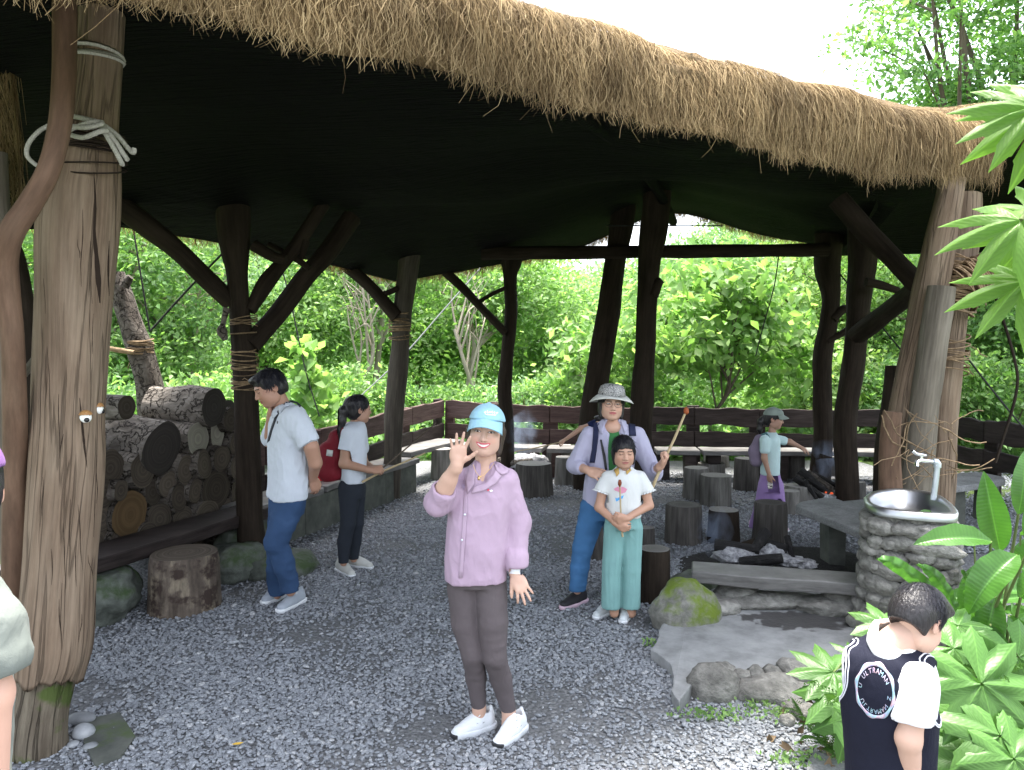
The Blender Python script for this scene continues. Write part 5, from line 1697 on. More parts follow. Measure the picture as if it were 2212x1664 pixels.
# the tall tree over the roof at the right
tree(8.6, 13.5, 9.5, [(-0.6, 0, 7.6, 2.0, 1.6, 1.5), (0.9, 0, 8.6, 2.2, 1.6, 1.6), (0.4, 0, 6.1, 1.6, 1.4, 0.9), (-0.2, 0, 9.6, 1.7, 1.4, 0.9)], 'leaf_b', 'tall tree with open crown rising above the roof', 77, 'trunk_dark', 0.12, 260, 80, 0.13, 0.28, forks=12)

# far wood: one mass
rg = np.random.default_rng(5)
N = 7000
px = rg.uniform(-500, 2700, N)
Y = rg.uniform(25, 46, N)
top = np.interp(px, [-500, 200, 560, 700, 760, 830, 900, 1080, 1160, 1220, 1400, 1470, 1560, 1700, 2000, 2700], [430, 430, 470, 520, 590, 600, 540, 545, 570, 585, 570, 540, 500, 450, 430, 430])
zt = 1.86 + (757 - top) * Y / FPX
z = -1.0 + (zt + 1.0) * rg.uniform(0, 1, N) ** 0.75
cen = np.stack([(px - 1106) / FPX * Y, Y, z], 1)
pts = np.repeat(cen, 14, 0) + rg.normal(0, 1, (N * 14, 3)) * np.array([0.55, 0.55, 0.35])
tag(put('distant_woodland', leaves_mesh('distant_woodland', pts, 0.30, M['leaf_d'], rg)), 'dense green woodland rising beyond the nearer trees', 'woodland', kind='stuff')
# the nearer fringe of that wood, finer leaved and lighter
N = 6500
px = rg.uniform(-300, 2500, N)
Y = rg.uniform(17.5, 24, N)
top = np.interp(px, [-500, 200, 560, 700, 760, 830, 900, 1080, 1160, 1220, 1400, 1470, 1560, 1700, 2000, 2700], [470, 470, 500, 560, 630, 640, 590, 590, 600, 620, 600, 560, 520, 480, 460, 460])
zt = 1.86 + (757 - top) * Y / FPX
z = -1.0 + (zt + 1.0) * rg.uniform(0, 1, N) ** 0.85
pts = np.repeat(np.stack([(px - 1106) / FPX * Y, Y, z], 1), 13, 0) + rg.normal(0, 1, (N * 13, 3)) * np.array([0.34, 0.34, 0.2])
tag(put('woodland_edge', leaves_mesh('woodland_edge', pts, 0.17, M['leaf_a'], rg)), 'light fine leaved growth along the edge of the woodland', 'woodland', kind='stuff')
# undergrowth between the shrubs
N = 9000
px = rg.uniform(-200, 2500, N)
Y = rg.uniform(12.4, 19, N)
xx = (px - 1106) / FPX * Y
zz = np.array([ground_z(a, b) for a, b in zip(xx, Y)]) + rg.uniform(0, 0.6, N) ** 1.5
pts = np.repeat(np.stack([xx, Y, zz], 1), 5, 0) + rg.normal(0, 0.09, (N * 5, 3))
tag(put('undergrowth', leaves_mesh('undergrowth', pts, 0.17, M['leaf_b'], rg)), 'ground cover of mixed leaves below the trees', 'undergrowth', kind='stuff')
# ------------------------------------------------------------------ the planting by the basin and the overhanging leaves
M['big_leaf'] = leafmat('big_lobed_leaf', [(0.055, 0.15, 0.03), (0.10, 0.22, 0.045)], 0.4, 0.42, 0.4, veins=3.0)
M['backlit_leaf'] = leafmat('backlit_lobed_leaf', [(0.12, 0.25, 0.05), (0.18, 0.32, 0.06)], 0.6, 0.45, 0.35, veins=3.0)  # lobed leaf brightened and yellowed, light from behind put into the colour
M['ginger_leaf'] = leafmat('ginger_leaf', [(0.04, 0.13, 0.022), (0.085, 0.21, 0.036)], 0.4, 0.33, 0.5, veins=7.0)
M['fern_leaf'] = leafmat('fern_leaf', [(0.06, 0.15, 0.03), (0.11, 0.22, 0.05)], 0.35, 0.5, 0.3)
M['stem_green'] = mat('green_stem', [(0.3, (0.07, 0.10, 0.03)), (0.7, (0.16, 0.20, 0.07))], scale=(20, 4, 1), coord='UV', bump=0.2, dist=0.004)


def lobed_mesh(n=9, Rl=0.2, base=0.34, droop=0.5, seed=0, gap=0.5, fold=0.30):
    """a hand shaped leaf: pointed lobes with a few coarse teeth, each creased along its rib"""
    rr = random.Random(seed)
    lens = [0.72 + 0.28 * math.sin(math.pi * (i + 0.5) / n) + rr.uniform(-0.06, 0.06) for i in range(n)]
    T = 14
    ths, rad, tv = [], [], []
    span = 2 * math.pi - gap
    for i in range(n):
        for k in range(T):
            u = k / T
            t_ = abs(u - 0.5) * 2
            ths.append(gap / 2 + span * (i + u) / n - math.pi / 2)
            tooth = 0.07 * max(0.0, 1 - abs(t_ - 0.55) / 0.12)
            nb = base + 0.02 * rr.random()
            rad.append(Rl * (nb + (lens[i] - nb) * max(0.0, 1 - t_ ** 0.85) ** 0.9 + tooth * lens[i]))
            tv.append(u)
    ths.append(gap / 2 + span - math.pi / 2); rad.append(rad[0]); tv.append(1.0)
    K = len(ths)
    rings = (0.03, 0.2, 0.4, 0.6, 0.8, 1.0)
    V, uv, Fq = [], [], []
    for q in rings:
        for j in range(K):
            r_ = rad[j] * q
            t_ = abs(tv[j] - 0.5) * 2
            z = -droop * (r_ / Rl) ** 2 * Rl - fold * (t_ - 0.3) * r_ * 0.5 + 0.012 * nz(math.cos(ths[j]) * 2 + seed, math.sin(ths[j]) * 2, q * 2)
            V.append((r_ * math.cos(ths[j]), r_ * math.sin(ths[j]), z))
            uv.append((0.5 + (tv[j] - 0.5) * min(1, 0.3 + q), q))
    for i in range(len(rings) - 1):
        for j in range(K - 1):
            Fq.append((i * K + j, i * K + j + 1, (i + 1) * K + j + 1, (i + 1) * K + j))
    return raw_mesh('leaf', V, Fq, M['big_leaf'], uv)


def blade_mesh(L_, W, bend=0.5, fold=0.25, wave=0.0, m='ginger_leaf', n=14, tipp=1.3, seed=0, name='leaf', base_w=0.12):
    """a long blade growing along +Y, arching down, creased along the rib"""
    V, uv, Fq = [], [], []
    c = 5
    y, z = 0.0, 0.0
    for i in range(n + 1):
        u = i / n
        ang = -bend * u * 1.8 + 0.25 * bend
        if i:
            y += math.cos(ang) * L_ / n
            z += math.sin(ang) * L_ / n
        w = W * max(0.02, (math.sin(math.pi * min(1, u ** 0.85)) ** 0.8) * (1 - 0.12 * u) if 0 < u < 1 else 0.03)
        if u < 0.12:
            w = max(w, W * base_w)
        for k in range(-c, c + 1):
            s = k / c
            dz = abs(s) * w * fold + wave * W * math.sin(u * 26 + seed + (1.5 if k > 0 else 0)) * s * s
            V.append((s * w * 0.5, y - math.sin(ang) * dz, z + math.cos(ang) * dz))
            uv.append((0.5 + s * 0.5, u))
    m_ = 2 * c + 1
    for i in range(n):
        for k in range(m_ - 1):
            Fq.append((i * m_ + k, i * m_ + k + 1, (i + 1) * m_ + k + 1, (i + 1) * m_ + k))
    return raw_mesh(name, V, Fq, M[m], uv)


def set_leaf(me, root, p, direction, normal, scale=1.0, name='leaf'):
    """place a leaf (grows along +Y, faces +Z) at a world point"""
    d = Vector(direction).normalized()
    n = Vector(normal)
    n = (n - d * n.dot(d)).normalized()
    x = d.cross(n)
    o = put(name, me, root)
    o.matrix_local = Matrix.Translation(Vector(p) - root.location) @ Matrix((x, d, n)).transposed().to_4x4() @ Matrix.Scale(scale, 4)
    return o


def stalk(root, pts, r, m='stem_green', name='stalk'):
    k = [Vector(q) - root.location for q in smoothcurve([tuple(p) for p in pts], 5 * len(pts))]
    return MB().tube(k, [r * (1 - 0.4 * i / len(k)) for i in range(len(k))], 7).build(name, M[m], root)


lob = [lobed_mesh(8, 0.225, 0.48, 0.22, 1, 0.4, 0.2), lobed_mesh(7, 0.225, 0.47, 0.34, 2, 0.4, 0.22), lobed_mesh(7, 0.225, 0.50, 0.48, 3, 0.4, 0.25)]
droopy = [lobed_mesh(9, 0.2, 0.36, 0.5, 5, 0.5, 0.5), lobed_mesh(8, 0.2, 0.34, 0.7, 6, 0.5, 0.55)]
for dm in droopy:
    dm.materials[0] = M['backlit_leaf']
ginger = [blade_mesh(0.5, 0.19, 0.45, 0.22, 0.03, seed=1), blade_mesh(0.5, 0.21, 0.8, 0.3, 0.05, seed=2), blade_mesh(0.5, 0.18, 0.25, 0.35, 0.02, seed=3)]
strap = blade_mesh(0.55, 0.062, 0.7, 0.15, 0.16, n=34, seed=4)

# leaves hanging in from the upper right, on a tree just out of frame
root = empty('paper_plant', (2.35, 2.55, 0), 'tall plant with large drooping hand shaped leaves hanging in front of the roof', 'plant')
stalk(root, [(2.35, 2.55, 0), (2.3, 2.5, 1.2), (2.2, 2.45, 2.3), (2.15, 2.4, 3.0)], 0.03, 'trunk_dark', 'stem')
for i, (px, py, Y, dx, dz, sc) in enumerate(((2236, 232, 2.3, (-1, -0.1, -0.22), (-0.1, -0.85, 0.5), 1.05), (2206, 476, 2.15, (-1, -0.15, -0.34), (-0.25, -0.75, 0.6), 1.05), (2216, 606, 2.2, (-0.85, -0.3, -0.6), (-0.4, -0.75, 0.5), 1.0),
                                                 (2262, 470, 2.3, (-0.4, -0.2, -0.9), (-0.3, -0.85, 0.3), 1.1), (2290, 220, 2.4, (-0.5, -0.2, -0.7), (-0.2, -0.8, 0.5), 1.4))):
    p = P(px, py, Y)
    set_leaf(droopy[i % 2], root, p, dx, dz, sc)
    stalk(root, [p, p + Vector((0.12, 0.05, 0.08)), Vector((2.2, 2.45, p.z - 0.1 if p.z < 2.9 else 2.9))], 0.007)

# lobed leaves low down, right of and behind the boy
root = empty('paper_plant', (1.75, 2.75, 0), 'clump of broad hand shaped leaves behind the boy', 'plant')
for i, (px, py, Y, n_, d_, sc, k) in enumerate((
        (2120, 1478, 2.55, (-0.15, -0.75, 0.65), (0.4, -0.5, -0.8), 1.15, 0), (2160, 1590, 2.45, (0.1, -0.7, 0.7), (-0.2, -0.6, -0.7), 1.0, 1), (2060, 1400, 2.75, (-0.3, -0.6, 0.75), (0.9, -0.3, -0.3), 0.8, 2), (2070, 1352, 2.95, (0, -0.5, 0.85), (1, -0.2, -0.2), 0.75, 0),
        (2076, 1590, 2.6, (-0.2, -0.8, 0.5), (-0.1, -0.4, -0.9), 0.95, 1), (2200, 1420, 2.8, (-0.2, -0.7, 0.6), (0.3, -0.3, -0.9), 0.9, 2), (2190, 1640, 2.4, (0, -0.7, 0.7), (0.3, -0.5, -0.7), 0.9, 0), (2100, 1650, 2.5, (0, -0.7, 0.7), (-0.5, -0.5, -0.7), 0.9, 2),
        (1915, 1352, 3.2, (-0.2, -0.6, 0.8), (-1, -0.2, 0.0), 0.75, 1), (2030, 1500, 2.8, (-0.4, -0.7, 0.5), (-0.3, -0.4, -0.9), 0.8, 0), (2040, 1660, 2.6, (-0.2, -0.7, 0.6), (-0.6, -0.3, -0.7), 0.9, 1))):
    p = P(px, py, Y)
    set_leaf(lob[k], root, p, d_, n_, sc)
    stalk(root, [Vector((1.75 + 0.1 * nz(i, 1), 2.85, 0.02)), p.lerp(Vector((1.75, 2.85, 0.3)), 0.45) + Vector((0, 0.06, 0.1)), p + Vector((0, 0.01, -0.004))], 0.007)
root = empty('paper_plant', (1.80, 3.45, 0), 'low hand shaped leaves between edging stones and the boy', 'plant')
for i, (px, py, Y, n_, d_, sc, k) in enumerate(((1800, 1452, 3.3, (-0.2, -0.5, 0.85), (-1, -0.3, -0.1), 0.95, 0), (1815, 1500, 3.2, (-0.4, -0.6, 0.7), (-0.9, -0.4, -0.3), 0.95, 1), (1840, 1548, 3.1, (-0.4, -0.7, 0.5), (-0.5, -0.4, -0.8), 0.85, 2), (1862, 1432, 3.4, (0, -0.5, 0.85), (-0.5, -0.1, 0.2), 0.75, 1))):
    p = P(px, py, Y)
    set_leaf(lob[k], root, p, d_, n_, sc)
    stalk(root, [Vector((1.80, 3.45, 0.0)), p.lerp(Vector((1.80, 3.45, 0.2)), 0.4) + Vector((0, 0.03, 0.08)), p], 0.006)

# ginger: tall canes with long blades
root = empty('ginger_plant', (2.15, 3.35, 0), 'clump of ginger with long glossy ribbed blades beside the basin', 'plant')
rr = random.Random(21)
for i, (px, py, Y, d_, n_, sc, k) in enumerate((
        (2160, 1190, 3.2, (-0.28, -0.1, 0.95), (-0.5, -0.8, 0.1), 0.62, 2), (2140, 1170, 3.1, (-0.95, -0.1, 0.18), (-0.1, -0.6, 0.8), 0.56, 0), (2196, 1200, 2.95, (-0.75, -0.3, -0.35), (-0.5, -0.6, 0.6), 0.58, 1), (2150, 1290, 3.15, (-0.4, -0.3, -0.85), (-0.5, -0.75, 0.2), 0.55, 1),
        (2200, 1110, 3.2, (0.1, -0.1, 1), (-0.3, -0.9, 0.1), 0.5, 0), (2225, 1180, 3.0, (0.25, -0.1, 0.95), (-0.6, -0.7, 0.1), 0.6, 2), (2110, 1220, 3.25, (-0.3, -0.2, -0.9), (-0.5, -0.8, 0.1), 0.5, 2), (2180, 1330, 3.0, (0.3, -0.3, -0.7), (-0.3, -0.8, 0.3), 0.5, 0),
        (2095, 1330, 3.2, (-0.2, -0.2, -0.9), (-0.7, -0.7, 0.1), 0.42, 1), (2205, 1290, 2.9, (0.2, -0.4, 0.6), (-0.3, -0.8, 0.4), 0.55, 1), (2140, 1350, 3.1, (0.1, -0.3, -0.8), (-0.5, -0.8, 0.1), 0.5, 0), (2170, 1420, 2.95, (-0.6, -0.3, -0.3), (-0.2, -0.7, 0.6), 0.45, 2),
        (2130, 1400, 3.05, (0.2, -0.2, -0.9), (-0.2, -0.9, 0.1), 0.45, 0), (2215, 1360, 2.9, (0.5, -0.2, -0.5), (-0.2, -0.8, 0.4), 0.5, 1))):
    p = P(px, py, Y)
    set_leaf(ginger[k], root, p, d_, n_, sc * 1.15)
    f0 = Vector((2.15 + rr.uniform(-0.12, 0.12), 3.35 + rr.uniform(-0.1, 0.1), 0.0))
    stalk(root, [f0, f0.lerp(p, 0.55) + Vector((0.03, 0.04, 0.06)), p], 0.009)
# background leaves filling the clump
for i in range(26):
    a = rr.uniform(0, 6.28)
    f0 = Vector((2.62 + rr.uniform(-0.12, 0.6), 3.75 + rr.uniform(-0.3, 0.5), 0.0))
    p = f0 + Vector((rr.uniform(-0.15, 0.2), rr.uniform(-0.15, 0.15), rr.uniform(0.25, 0.85)))
    set_leaf(ginger[i % 3], root, p, (math.cos(a), math.sin(a) * 0.6 - 0.3, rr.uniform(-0.3, 0.7)), (rr.uniform(-0.4, 0.4), -0.5, 0.7), rr.uniform(0.4, 0.7))
    stalk(root, [f0, f0.lerp(p, 0.5) + Vector((0.02, 0.02, 0.03)), p], 0.008)
root = empty('ginger_plant', (3.2, 4.0, 0), 'second clump of ginger blades right of the basin', 'plant')
for i in range(34):
    a = rr.uniform(0, 6.28)
    f0 = Vector((3.2 + rr.uniform(-0.55, 0.7), 4.0 + rr.uniform(-0.6, 0.7), 0.0))
    p = f0 + Vector((rr.uniform(-0.15, 0.15), rr.uniform(-0.15, 0.15), rr.uniform(0.25, 0.9)))
    set_leaf(ginger[i % 3], root, p, (math.cos(a), math.sin(a) * 0.6 - 0.3, rr.uniform(-0.3, 0.7)), (rr.uniform(-0.4, 0.4), -0.5, 0.7), rr.uniform(0.45, 0.8))
    stalk(root, [f0, f0.lerp(p, 0.5) + Vector((0.02, 0.02, 0.03)), p], 0.008)
# bird's nest fern: wavy edged straps
root = empty('nest_fern', P(2078, 1400, 3.2), 'strap leaved fern with wavy edges growing at the pedestal', 'plant')
for si, pts in enumerate(([(2075, 1400, 0, 10), (2058, 1340, -0.02, 26), (2020, 1285, -0.05, 34), (1965, 1240, -0.08, 32), (1925, 1215, -0.1, 28), (1894, 1206, -0.1, 4)], [(2078, 1410, 0, 10), (2066, 1345, -0.05, 28), (2045, 1285, -0.08, 30), (2015, 1240, -0.1, 26), (1982, 1218, -0.1, 4)],
                          [(2085, 1405, 0, 10), (2100, 1340, -0.05, 26), (2096, 1280, -0.1, 26), (2080, 1230, -0.12, 4)])):
    rows = []
    k_ = smoothcurve(pts, 40)
    for i, q in enumerate(k_):
        p = P(q[0], q[1], 3.2 + q[2]) - root.location
        dv = Vector((k_[min(i + 1, 39)][0] - k_[max(i - 1, 0)][0], -(k_[min(i + 1, 39)][1] - k_[max(i - 1, 0)][1]))).normalized()
        sv = Vector((-dv.y, 0, dv.x))
        w_ = q[3] * 0.5 * 3.2 / FPX
        rows.append([tuple(p + sv * (w_ * s) + Vector((0, -0.012 * (1 - abs(s)) + 0.010 * abs(s) * math.sin(i * 1.1 + (2 if s > 0 else 0) + si), 0))) for s in (-1, -0.6, -0.2, 0, 0.2, 0.6, 1)])
    A = [v for r_ in rows for v in r_]
    put('leaf', raw_mesh('leaf', A, [(i * 7 + j, i * 7 + j + 1, (i + 1) * 7 + j + 1, (i + 1) * 7 + j) for i in range(39) for j in range(6)], M['ginger_leaf'], [(j / 6, i / 39) for i in range(40) for j in range(7)]), root)


# ferns: fronds of paired leaflets
def frond_mesh(L_, n=16, seed=0):
    mb_v, mb_f = [], []
    for i in range(n):
        u = (i + 1) / n
        y = L_ * u
        z = 0.25 * L_ * u - 0.5 * L_ * u * u
        w = L_ * 0.30 * math.sin(math.pi * min(1, 0.12 + u * 0.9)) + 0.004
        for s in (-1, 1):
            b = len(mb_v)
            mb_v += [(0, y, z), (s * w * 0.5, y + 0.02 * L_ + w * 0.12, z + 0.01), (s * w, y + w * 0.35, z - 0.01), (s * w * 0.45, y - 0.028 * L_ + w * 0.1, z)]
            mb_f.append((b, b + 1, b + 2, b + 3) if s > 0 else (b, b + 3, b + 2, b + 1))
    return raw_mesh('frond', mb_v, mb_f, M['fern_leaf'], smooth=False)


fr = frond_mesh(0.26)
for i, (px, py, Y, lab, cnt, sc) in enumerate(((1842, 1470, 3.25, 'fern standing just left of the boy shoulder', 8, 1.0), (1800, 1590, 3.35, 'low fern at the end of the edging stones', 9, 0.75), (2110, 1410, 2.7, 'fern with light fronds right of the boy head', 7, 0.7), (2190, 1470, 2.9, 'fern among the hand shaped leaves', 7, 0.7), (1750, 1570, 3.6, 'small dark fern beside the pale stone', 6, 0.55))):
    p = P(px, py, Y)
    p.z = max(0.0, p.z - 0.12) if i in (0, 2, 3) else 0.0
    root = empty('fern', p, lab, 'fern')
    for k in range(cnt):
        a = k / cnt * 6.28 + rr.uniform(-0.3, 0.3)
        set_leaf(fr, root, p, (math.cos(a), math.sin(a), rr.uniform(0.5, 1.3)), (-math.cos(a) * 0.6, -math.sin(a) * 0.6, 1), sc * rr.uniform(0.7, 1.1), 'frond')
# small weeds along the stones
rgw = np.random.default_rng(31)
for i, (px, py, n_, w_, lab) in enumerate(((1550, 1545, 150, 0.12, 'small bright weeds below the mossy edging stone'), (1632, 1522, 60, 0.06, 'weed tuft between two edging stones'), (1690, 1542, 70, 0.05, 'yellow green weed tuft beside the pale stones'), (1400, 1388, 30, 0.02, 'tiny weed at the platform corner'),
                                           (1725, 1640, 110, 0.07, 'weeds at the edge of the grey slab'), (1850, 1640, 90, 0.1, 'weeds beside the boy'))):
    q = G(px, py, 0.02)
    pts = np.stack([q.x + rgw.normal(0, w_, n_), q.y + rgw.normal(0, 0.03, n_), np.abs(rgw.normal(0.02, 0.018, n_))], 1)
    tag(put('weed', leaves_mesh('weed', pts, 0.026, M['leaf_a'], rgw, aspect=0.6)), lab, 'weed', kind='stuff')
# climbing vine by the long bench
root = empty('climbing_vine', G(690, 1010, 0.0), 'bright heart leaved vine climbing a cord behind the fence', 'vine')
root.location = (X(690, 9.7), 9.7, 0)
pts = []
for k in range(240):
    u = rgw.uniform(0, 1)
    c0 = P(np.interp(u, [0, 0.45, 1], [690, 672, 655]), np.interp(u, [0, 0.45, 1], [920, 850, 740]), 9.75)
    sp_ = 0.22 * (1 - u) + 0.06
    pts.append(np.array(c0) + rgw.normal(0, 1, 3) * np.array([sp_, 0.1, sp_ * 0.7]))
tag(put('leaf_mass', leaves_mesh('leaf_mass', np.array(pts) - np.array(root.location), 0.17, M['leaf_a'], rgw, 0.3, 0.85), root), kind='stuff')
MB().tube([Vector(P(px, py, 9.8)) - root.location for px, py in ((694, 1000), (690, 900), (672, 830), (655, 740))], 0.012, 6).build('stem', M['stem_green'], root)
# dry seed heads and brown litter under the leaves
mb_p = np.stack([rgw.uniform(1.2, 3.2, 900), rgw.uniform(2.3, 4.6, 900), rgw.uniform(0.005, 0.03, 900)], 1)
mb_p = mb_p[(mb_p[:, 0] - 1.2) * 0.9 > (mb_p[:, 1] - 3.9) * 0.5 + 0.25 * (mb_p[:, 1] > 3.0)]
tag(put('leaf_litter', leaves_mesh('leaf_litter', mb_p, 0.06, mat('dead_leaf', [(0.3, (0.06, 0.04, 0.022)), (0.7, (0.17, 0.12, 0.07))], island=0.4, bump=0.0), rgw)), 'dead leaves and soil litter below the plants', 'litter', kind='stuff')
# ------------------------------------------------------------------ figures: smooth volumes turned into one skin
LAT = np.random.default_rng(3).uniform(-1, 1, (32, 32, 32)).astype(np.float32)


def vnoise(p):
    p = np.asarray(p, dtype=np.float64)
    i = np.floor(p).astype(int)
    f = p - i
    f = f * f * (3 - 2 * f)
    i &= 31
    j = (i + 1) & 31
    r = 0
    for dx in (0, 1):
        for dy in (0, 1):
            for dz in (0, 1):
                w = (f[:, 0] if dx else 1 - f[:, 0]) * (f[:, 1] if dy else 1 - f[:, 1]) * (f[:, 2] if dz else 1 - f[:, 2])
                r = r + w * LAT[(j if dx else i)[:, 0], (j if dy else i)[:, 1], (j if dz else i)[:, 2]]
    return r


class SDF:
    def __init__(self, lo, hi, h):
        self.h = h
        self.lo = np.array(lo, float)
        self.n = np.ceil((np.array(hi, float) - self.lo) / h).astype(int) + 1
        self.ax = [self.lo[i] + h * np.arange(self.n[i]) for i in range(3)]
        self.D = np.full(self.n, 0.5, dtype=np.float32)

    def sub_(self, lo, hi):
        s = []
        for i in range(3):
            a = int(max(0, math.floor((lo[i] - self.lo[i]) / self.h)))
            b = int(min(self.n[i], math.ceil((hi[i] - self.lo[i]) / self.h) + 1))
            if b <= a:
                return None, None
            s.append(slice(a, b))
        g = np.meshgrid(*[self.ax[i][s[i]] for i in range(3)], indexing='ij', sparse=True)
        return tuple(s), g

    def join(self, s, d, k):
        a = self.D[s]
        if k > 0:
            hh = np.maximum(k - np.abs(a - d), 0) / k
            self.D[s] = np.minimum(a, d) - hh * hh * k * 0.25
        else:
            self.D[s] = np.minimum(a, d)

    def cone(self, a, b, ra, rb, k=0.01, cut=False):
        a, b = np.array(a, float), np.array(b, float)
        R_ = max(ra, rb) + k + 3 * self.h
        s, g = self.sub_(np.minimum(a, b) - R_, np.maximum(a, b) + R_)
        if s is None:
            return self
        ab = b - a
        L2 = max(ab @ ab, 1e-9)
        t = np.clip(((g[0] - a[0]) * ab[0] + (g[1] - a[1]) * ab[1] + (g[2] - a[2]) * ab[2]) / L2, 0, 1)
        d = np.sqrt((g[0] - a[0] - t * ab[0]) ** 2 + (g[1] - a[1] - t * ab[1]) ** 2 + (g[2] - a[2] - t * ab[2]) ** 2) - (ra + (rb - ra) * t)
        if cut:
            self.D[s] = np.maximum(self.D[s], -d)
        else:
            self.join(s, d, k)
        return self

    def chain(self, pts, rad, k=0.012):
        for i in range(len(pts) - 1):
            self.cone(pts[i], pts[i + 1], rad[i], rad[i + 1], k)
        return self

    def ell(self, c, r, k=0.01, rot=None, cut=False, kc=0.0):
        c, r = np.array(c, float), np.array(r, float)
        R_ = r.max() + k + 3 * self.h
        s, g = self.sub_(c - R_, c + R_)
        if s is None:
            return self
        q = [g[i] - c[i] for i in range(3)]
        if rot is not None:
            M_ = np.array(rot)          # columns: local axes
            q = [q[0] * M_[0, i] + q[1] * M_[1, i] + q[2] * M_[2, i] for i in range(3)]
        k0 = np.sqrt((q[0] / r[0]) ** 2 + (q[1] / r[1]) ** 2 + (q[2] / r[2]) ** 2)
        k1 = np.sqrt((q[0] / r[0] ** 2) ** 2 + (q[1] / r[1] ** 2) ** 2 + (q[2] / r[2] ** 2) ** 2) + 1e-9
        d = k0 * (k0 - 1) / k1
        if cut:
            a = self.D[s]
            if kc > 0:
                hh = np.maximum(kc - np.abs(a + d), 0) / kc
                self.D[s] = np.maximum(a, -d) + hh * hh * kc * 0.25
            else:
                self.D[s] = np.maximum(a, -d)
        else:
            self.join(s, d, k)
        return self

    def loft(self, sec, k=0.02, grow=0.0, power=2.0):
        """sec: rows (z, cx, cy, rx, ry, yaw) from low to high"""
        sec = np.array(sec, float)
        R_ = sec[:, 3:5].max() + grow + k + 3 * self.h
        lo = np.array([sec[:, 1].min() - R_, sec[:, 2].min() - R_, sec[0, 0] - k - 3 * self.h])
        hi = np.array([sec[:, 1].max() + R_, sec[:, 2].max() + R_, sec[-1, 0] + k + 3 * self.h])
        s, g = self.sub_(lo, hi)
        if s is None:
            return self
        z = g[2].ravel()
        zz = np.linspace(sec[0, 0], sec[-1, 0], 60)
        t = np.interp(zz, sec[:, 0], np.arange(len(sec)))
        sm = np.array(smoothcurve([tuple(r_) for r_ in sec], 60))
        order = np.argsort(sm[:, 0])
        sm = sm[order]
        val = [np.interp(z, sm[:, 0], sm[:, i]) for i in range(6)]
        sh = (1, 1, -1)
        cx, cy, rx, ry, yaw = [v.reshape(sh) for v in val[1:]]
        rx = rx + grow
        ry = ry + grow
        dx, dy = g[0] - cx, g[1] - cy
        c_, s_ = np.cos(yaw), np.sin(yaw)
        u, v = dx * c_ + dy * s_, -dx * s_ + dy * c_
        q = (np.abs(u / rx) ** power + np.abs(v / ry) ** power) ** (1 / power)
        d = (q - 1) * np.minimum(rx, ry)
        e = np.maximum(sec[0, 0] - g[2], g[2] - sec[-1, 0])
        d = np.maximum(d, e + 0 * d)
        self.join(s, d, k)
        return self

    def plane(self, p, n, lo=None, hi=None):
        """cut away the side the normal points to"""
        p, n = np.array(p, float), np.array(n, float)
        n /= np.linalg.norm(n)
        s, g = self.sub_(self.lo if lo is None else lo, (self.lo + self.n * self.h) if hi is None else hi)
        if s is None:
            return self
        d = (g[0] - p[0]) * n[0] + (g[1] - p[1]) * n[1] + (g[2] - p[2]) * n[2]
        self.D[s] = np.maximum(self.D[s], d)
        return self

    def shell(self, th):
        self.D = np.maximum(self.D, -(self.D + th))
        return self

    def mesh(self):
        D = self.D
        ins = D < 0
        c = [ins[i:ins.shape[0] - 1 + i, j:ins.shape[1] - 1 + j, k:ins.shape[2] - 1 + k] for i in (0, 1) for j in (0, 1) for k in (0, 1)]
        cnt = sum(x.astype(np.int8) for x in c)
        act = (cnt > 0) & (cnt < 8)
        idx = np.full(act.shape, -1, dtype=np.int64)
        A = np.argwhere(act)
        idx[act] = np.arange(len(A))
        acc = np.zeros((len(A), 3))
        num = np.zeros(len(A))
        cor = [(i, j, k) for i in (0, 1) for j in (0, 1) for k in (0, 1)]
        val = {q: D[A[:, 0] + q[0], A[:, 1] + q[1], A[:, 2] + q[2]] for q in cor}
        for q in cor:
            for d in range(3):
                if q[d] == 0:
                    q2 = tuple(q[e] + (1 if e == d else 0) for e in range(3))
                    a, b = val[q], val[q2]
                    m = (a < 0) != (b < 0)
                    t = np.where(m, a / np.where(m, a - b, 1), 0)
                    for e in range(3):
                        acc[:, e] += np.where(m, q[e] + (t if e == d else 0), 0)
                    num += m
        V = self.lo + (A + acc / num[:, None]) * self.h
        F = []
        for d in range(3):
            e, f = (d + 1) % 3, (d + 2) % 3
            s0 = [slice(None)] * 3
            s1 = [slice(None)] * 3
            s0[d] = slice(0, -1)
            s1[d] = slice(1, None)
            a, b = ins[tuple(s0)], ins[tuple(s1)]
            ch = np.argwhere(a != b)
            ok = (ch[:, e] > 0) & (ch[:, f] > 0) & (ch[:, e] < ins.shape[e] - 1) & (ch[:, f] < ins.shape[f] - 1)
            ch = ch[ok]
            fl = a[ch[:, 0], ch[:, 1], ch[:, 2]]
            quad = []
            for de, df in ((-1, -1), (0, -1), (0, 0), (-1, 0)):
                q = ch.copy()
                q[:, e] += de
                q[:, f] += df
                quad.append(idx[q[:, 0], q[:, 1], q[:, 2]])
            quad = np.stack(quad, 1)
            quad[~fl] = quad[~fl][:, ::-1]
            F.append(quad)
        return V, np.concatenate(F)


def vnormals(V, F):
    n = np.cross(V[F[:, 2]] - V[F[:, 0]], V[F[:, 3]] - V[F[:, 1]])
    out = np.zeros_like(V)
    for k in range(4):
        np.add.at(out, F[:, k], n)
    return out / (np.linalg.norm(out, axis=1)[:, None] + 1e-12)


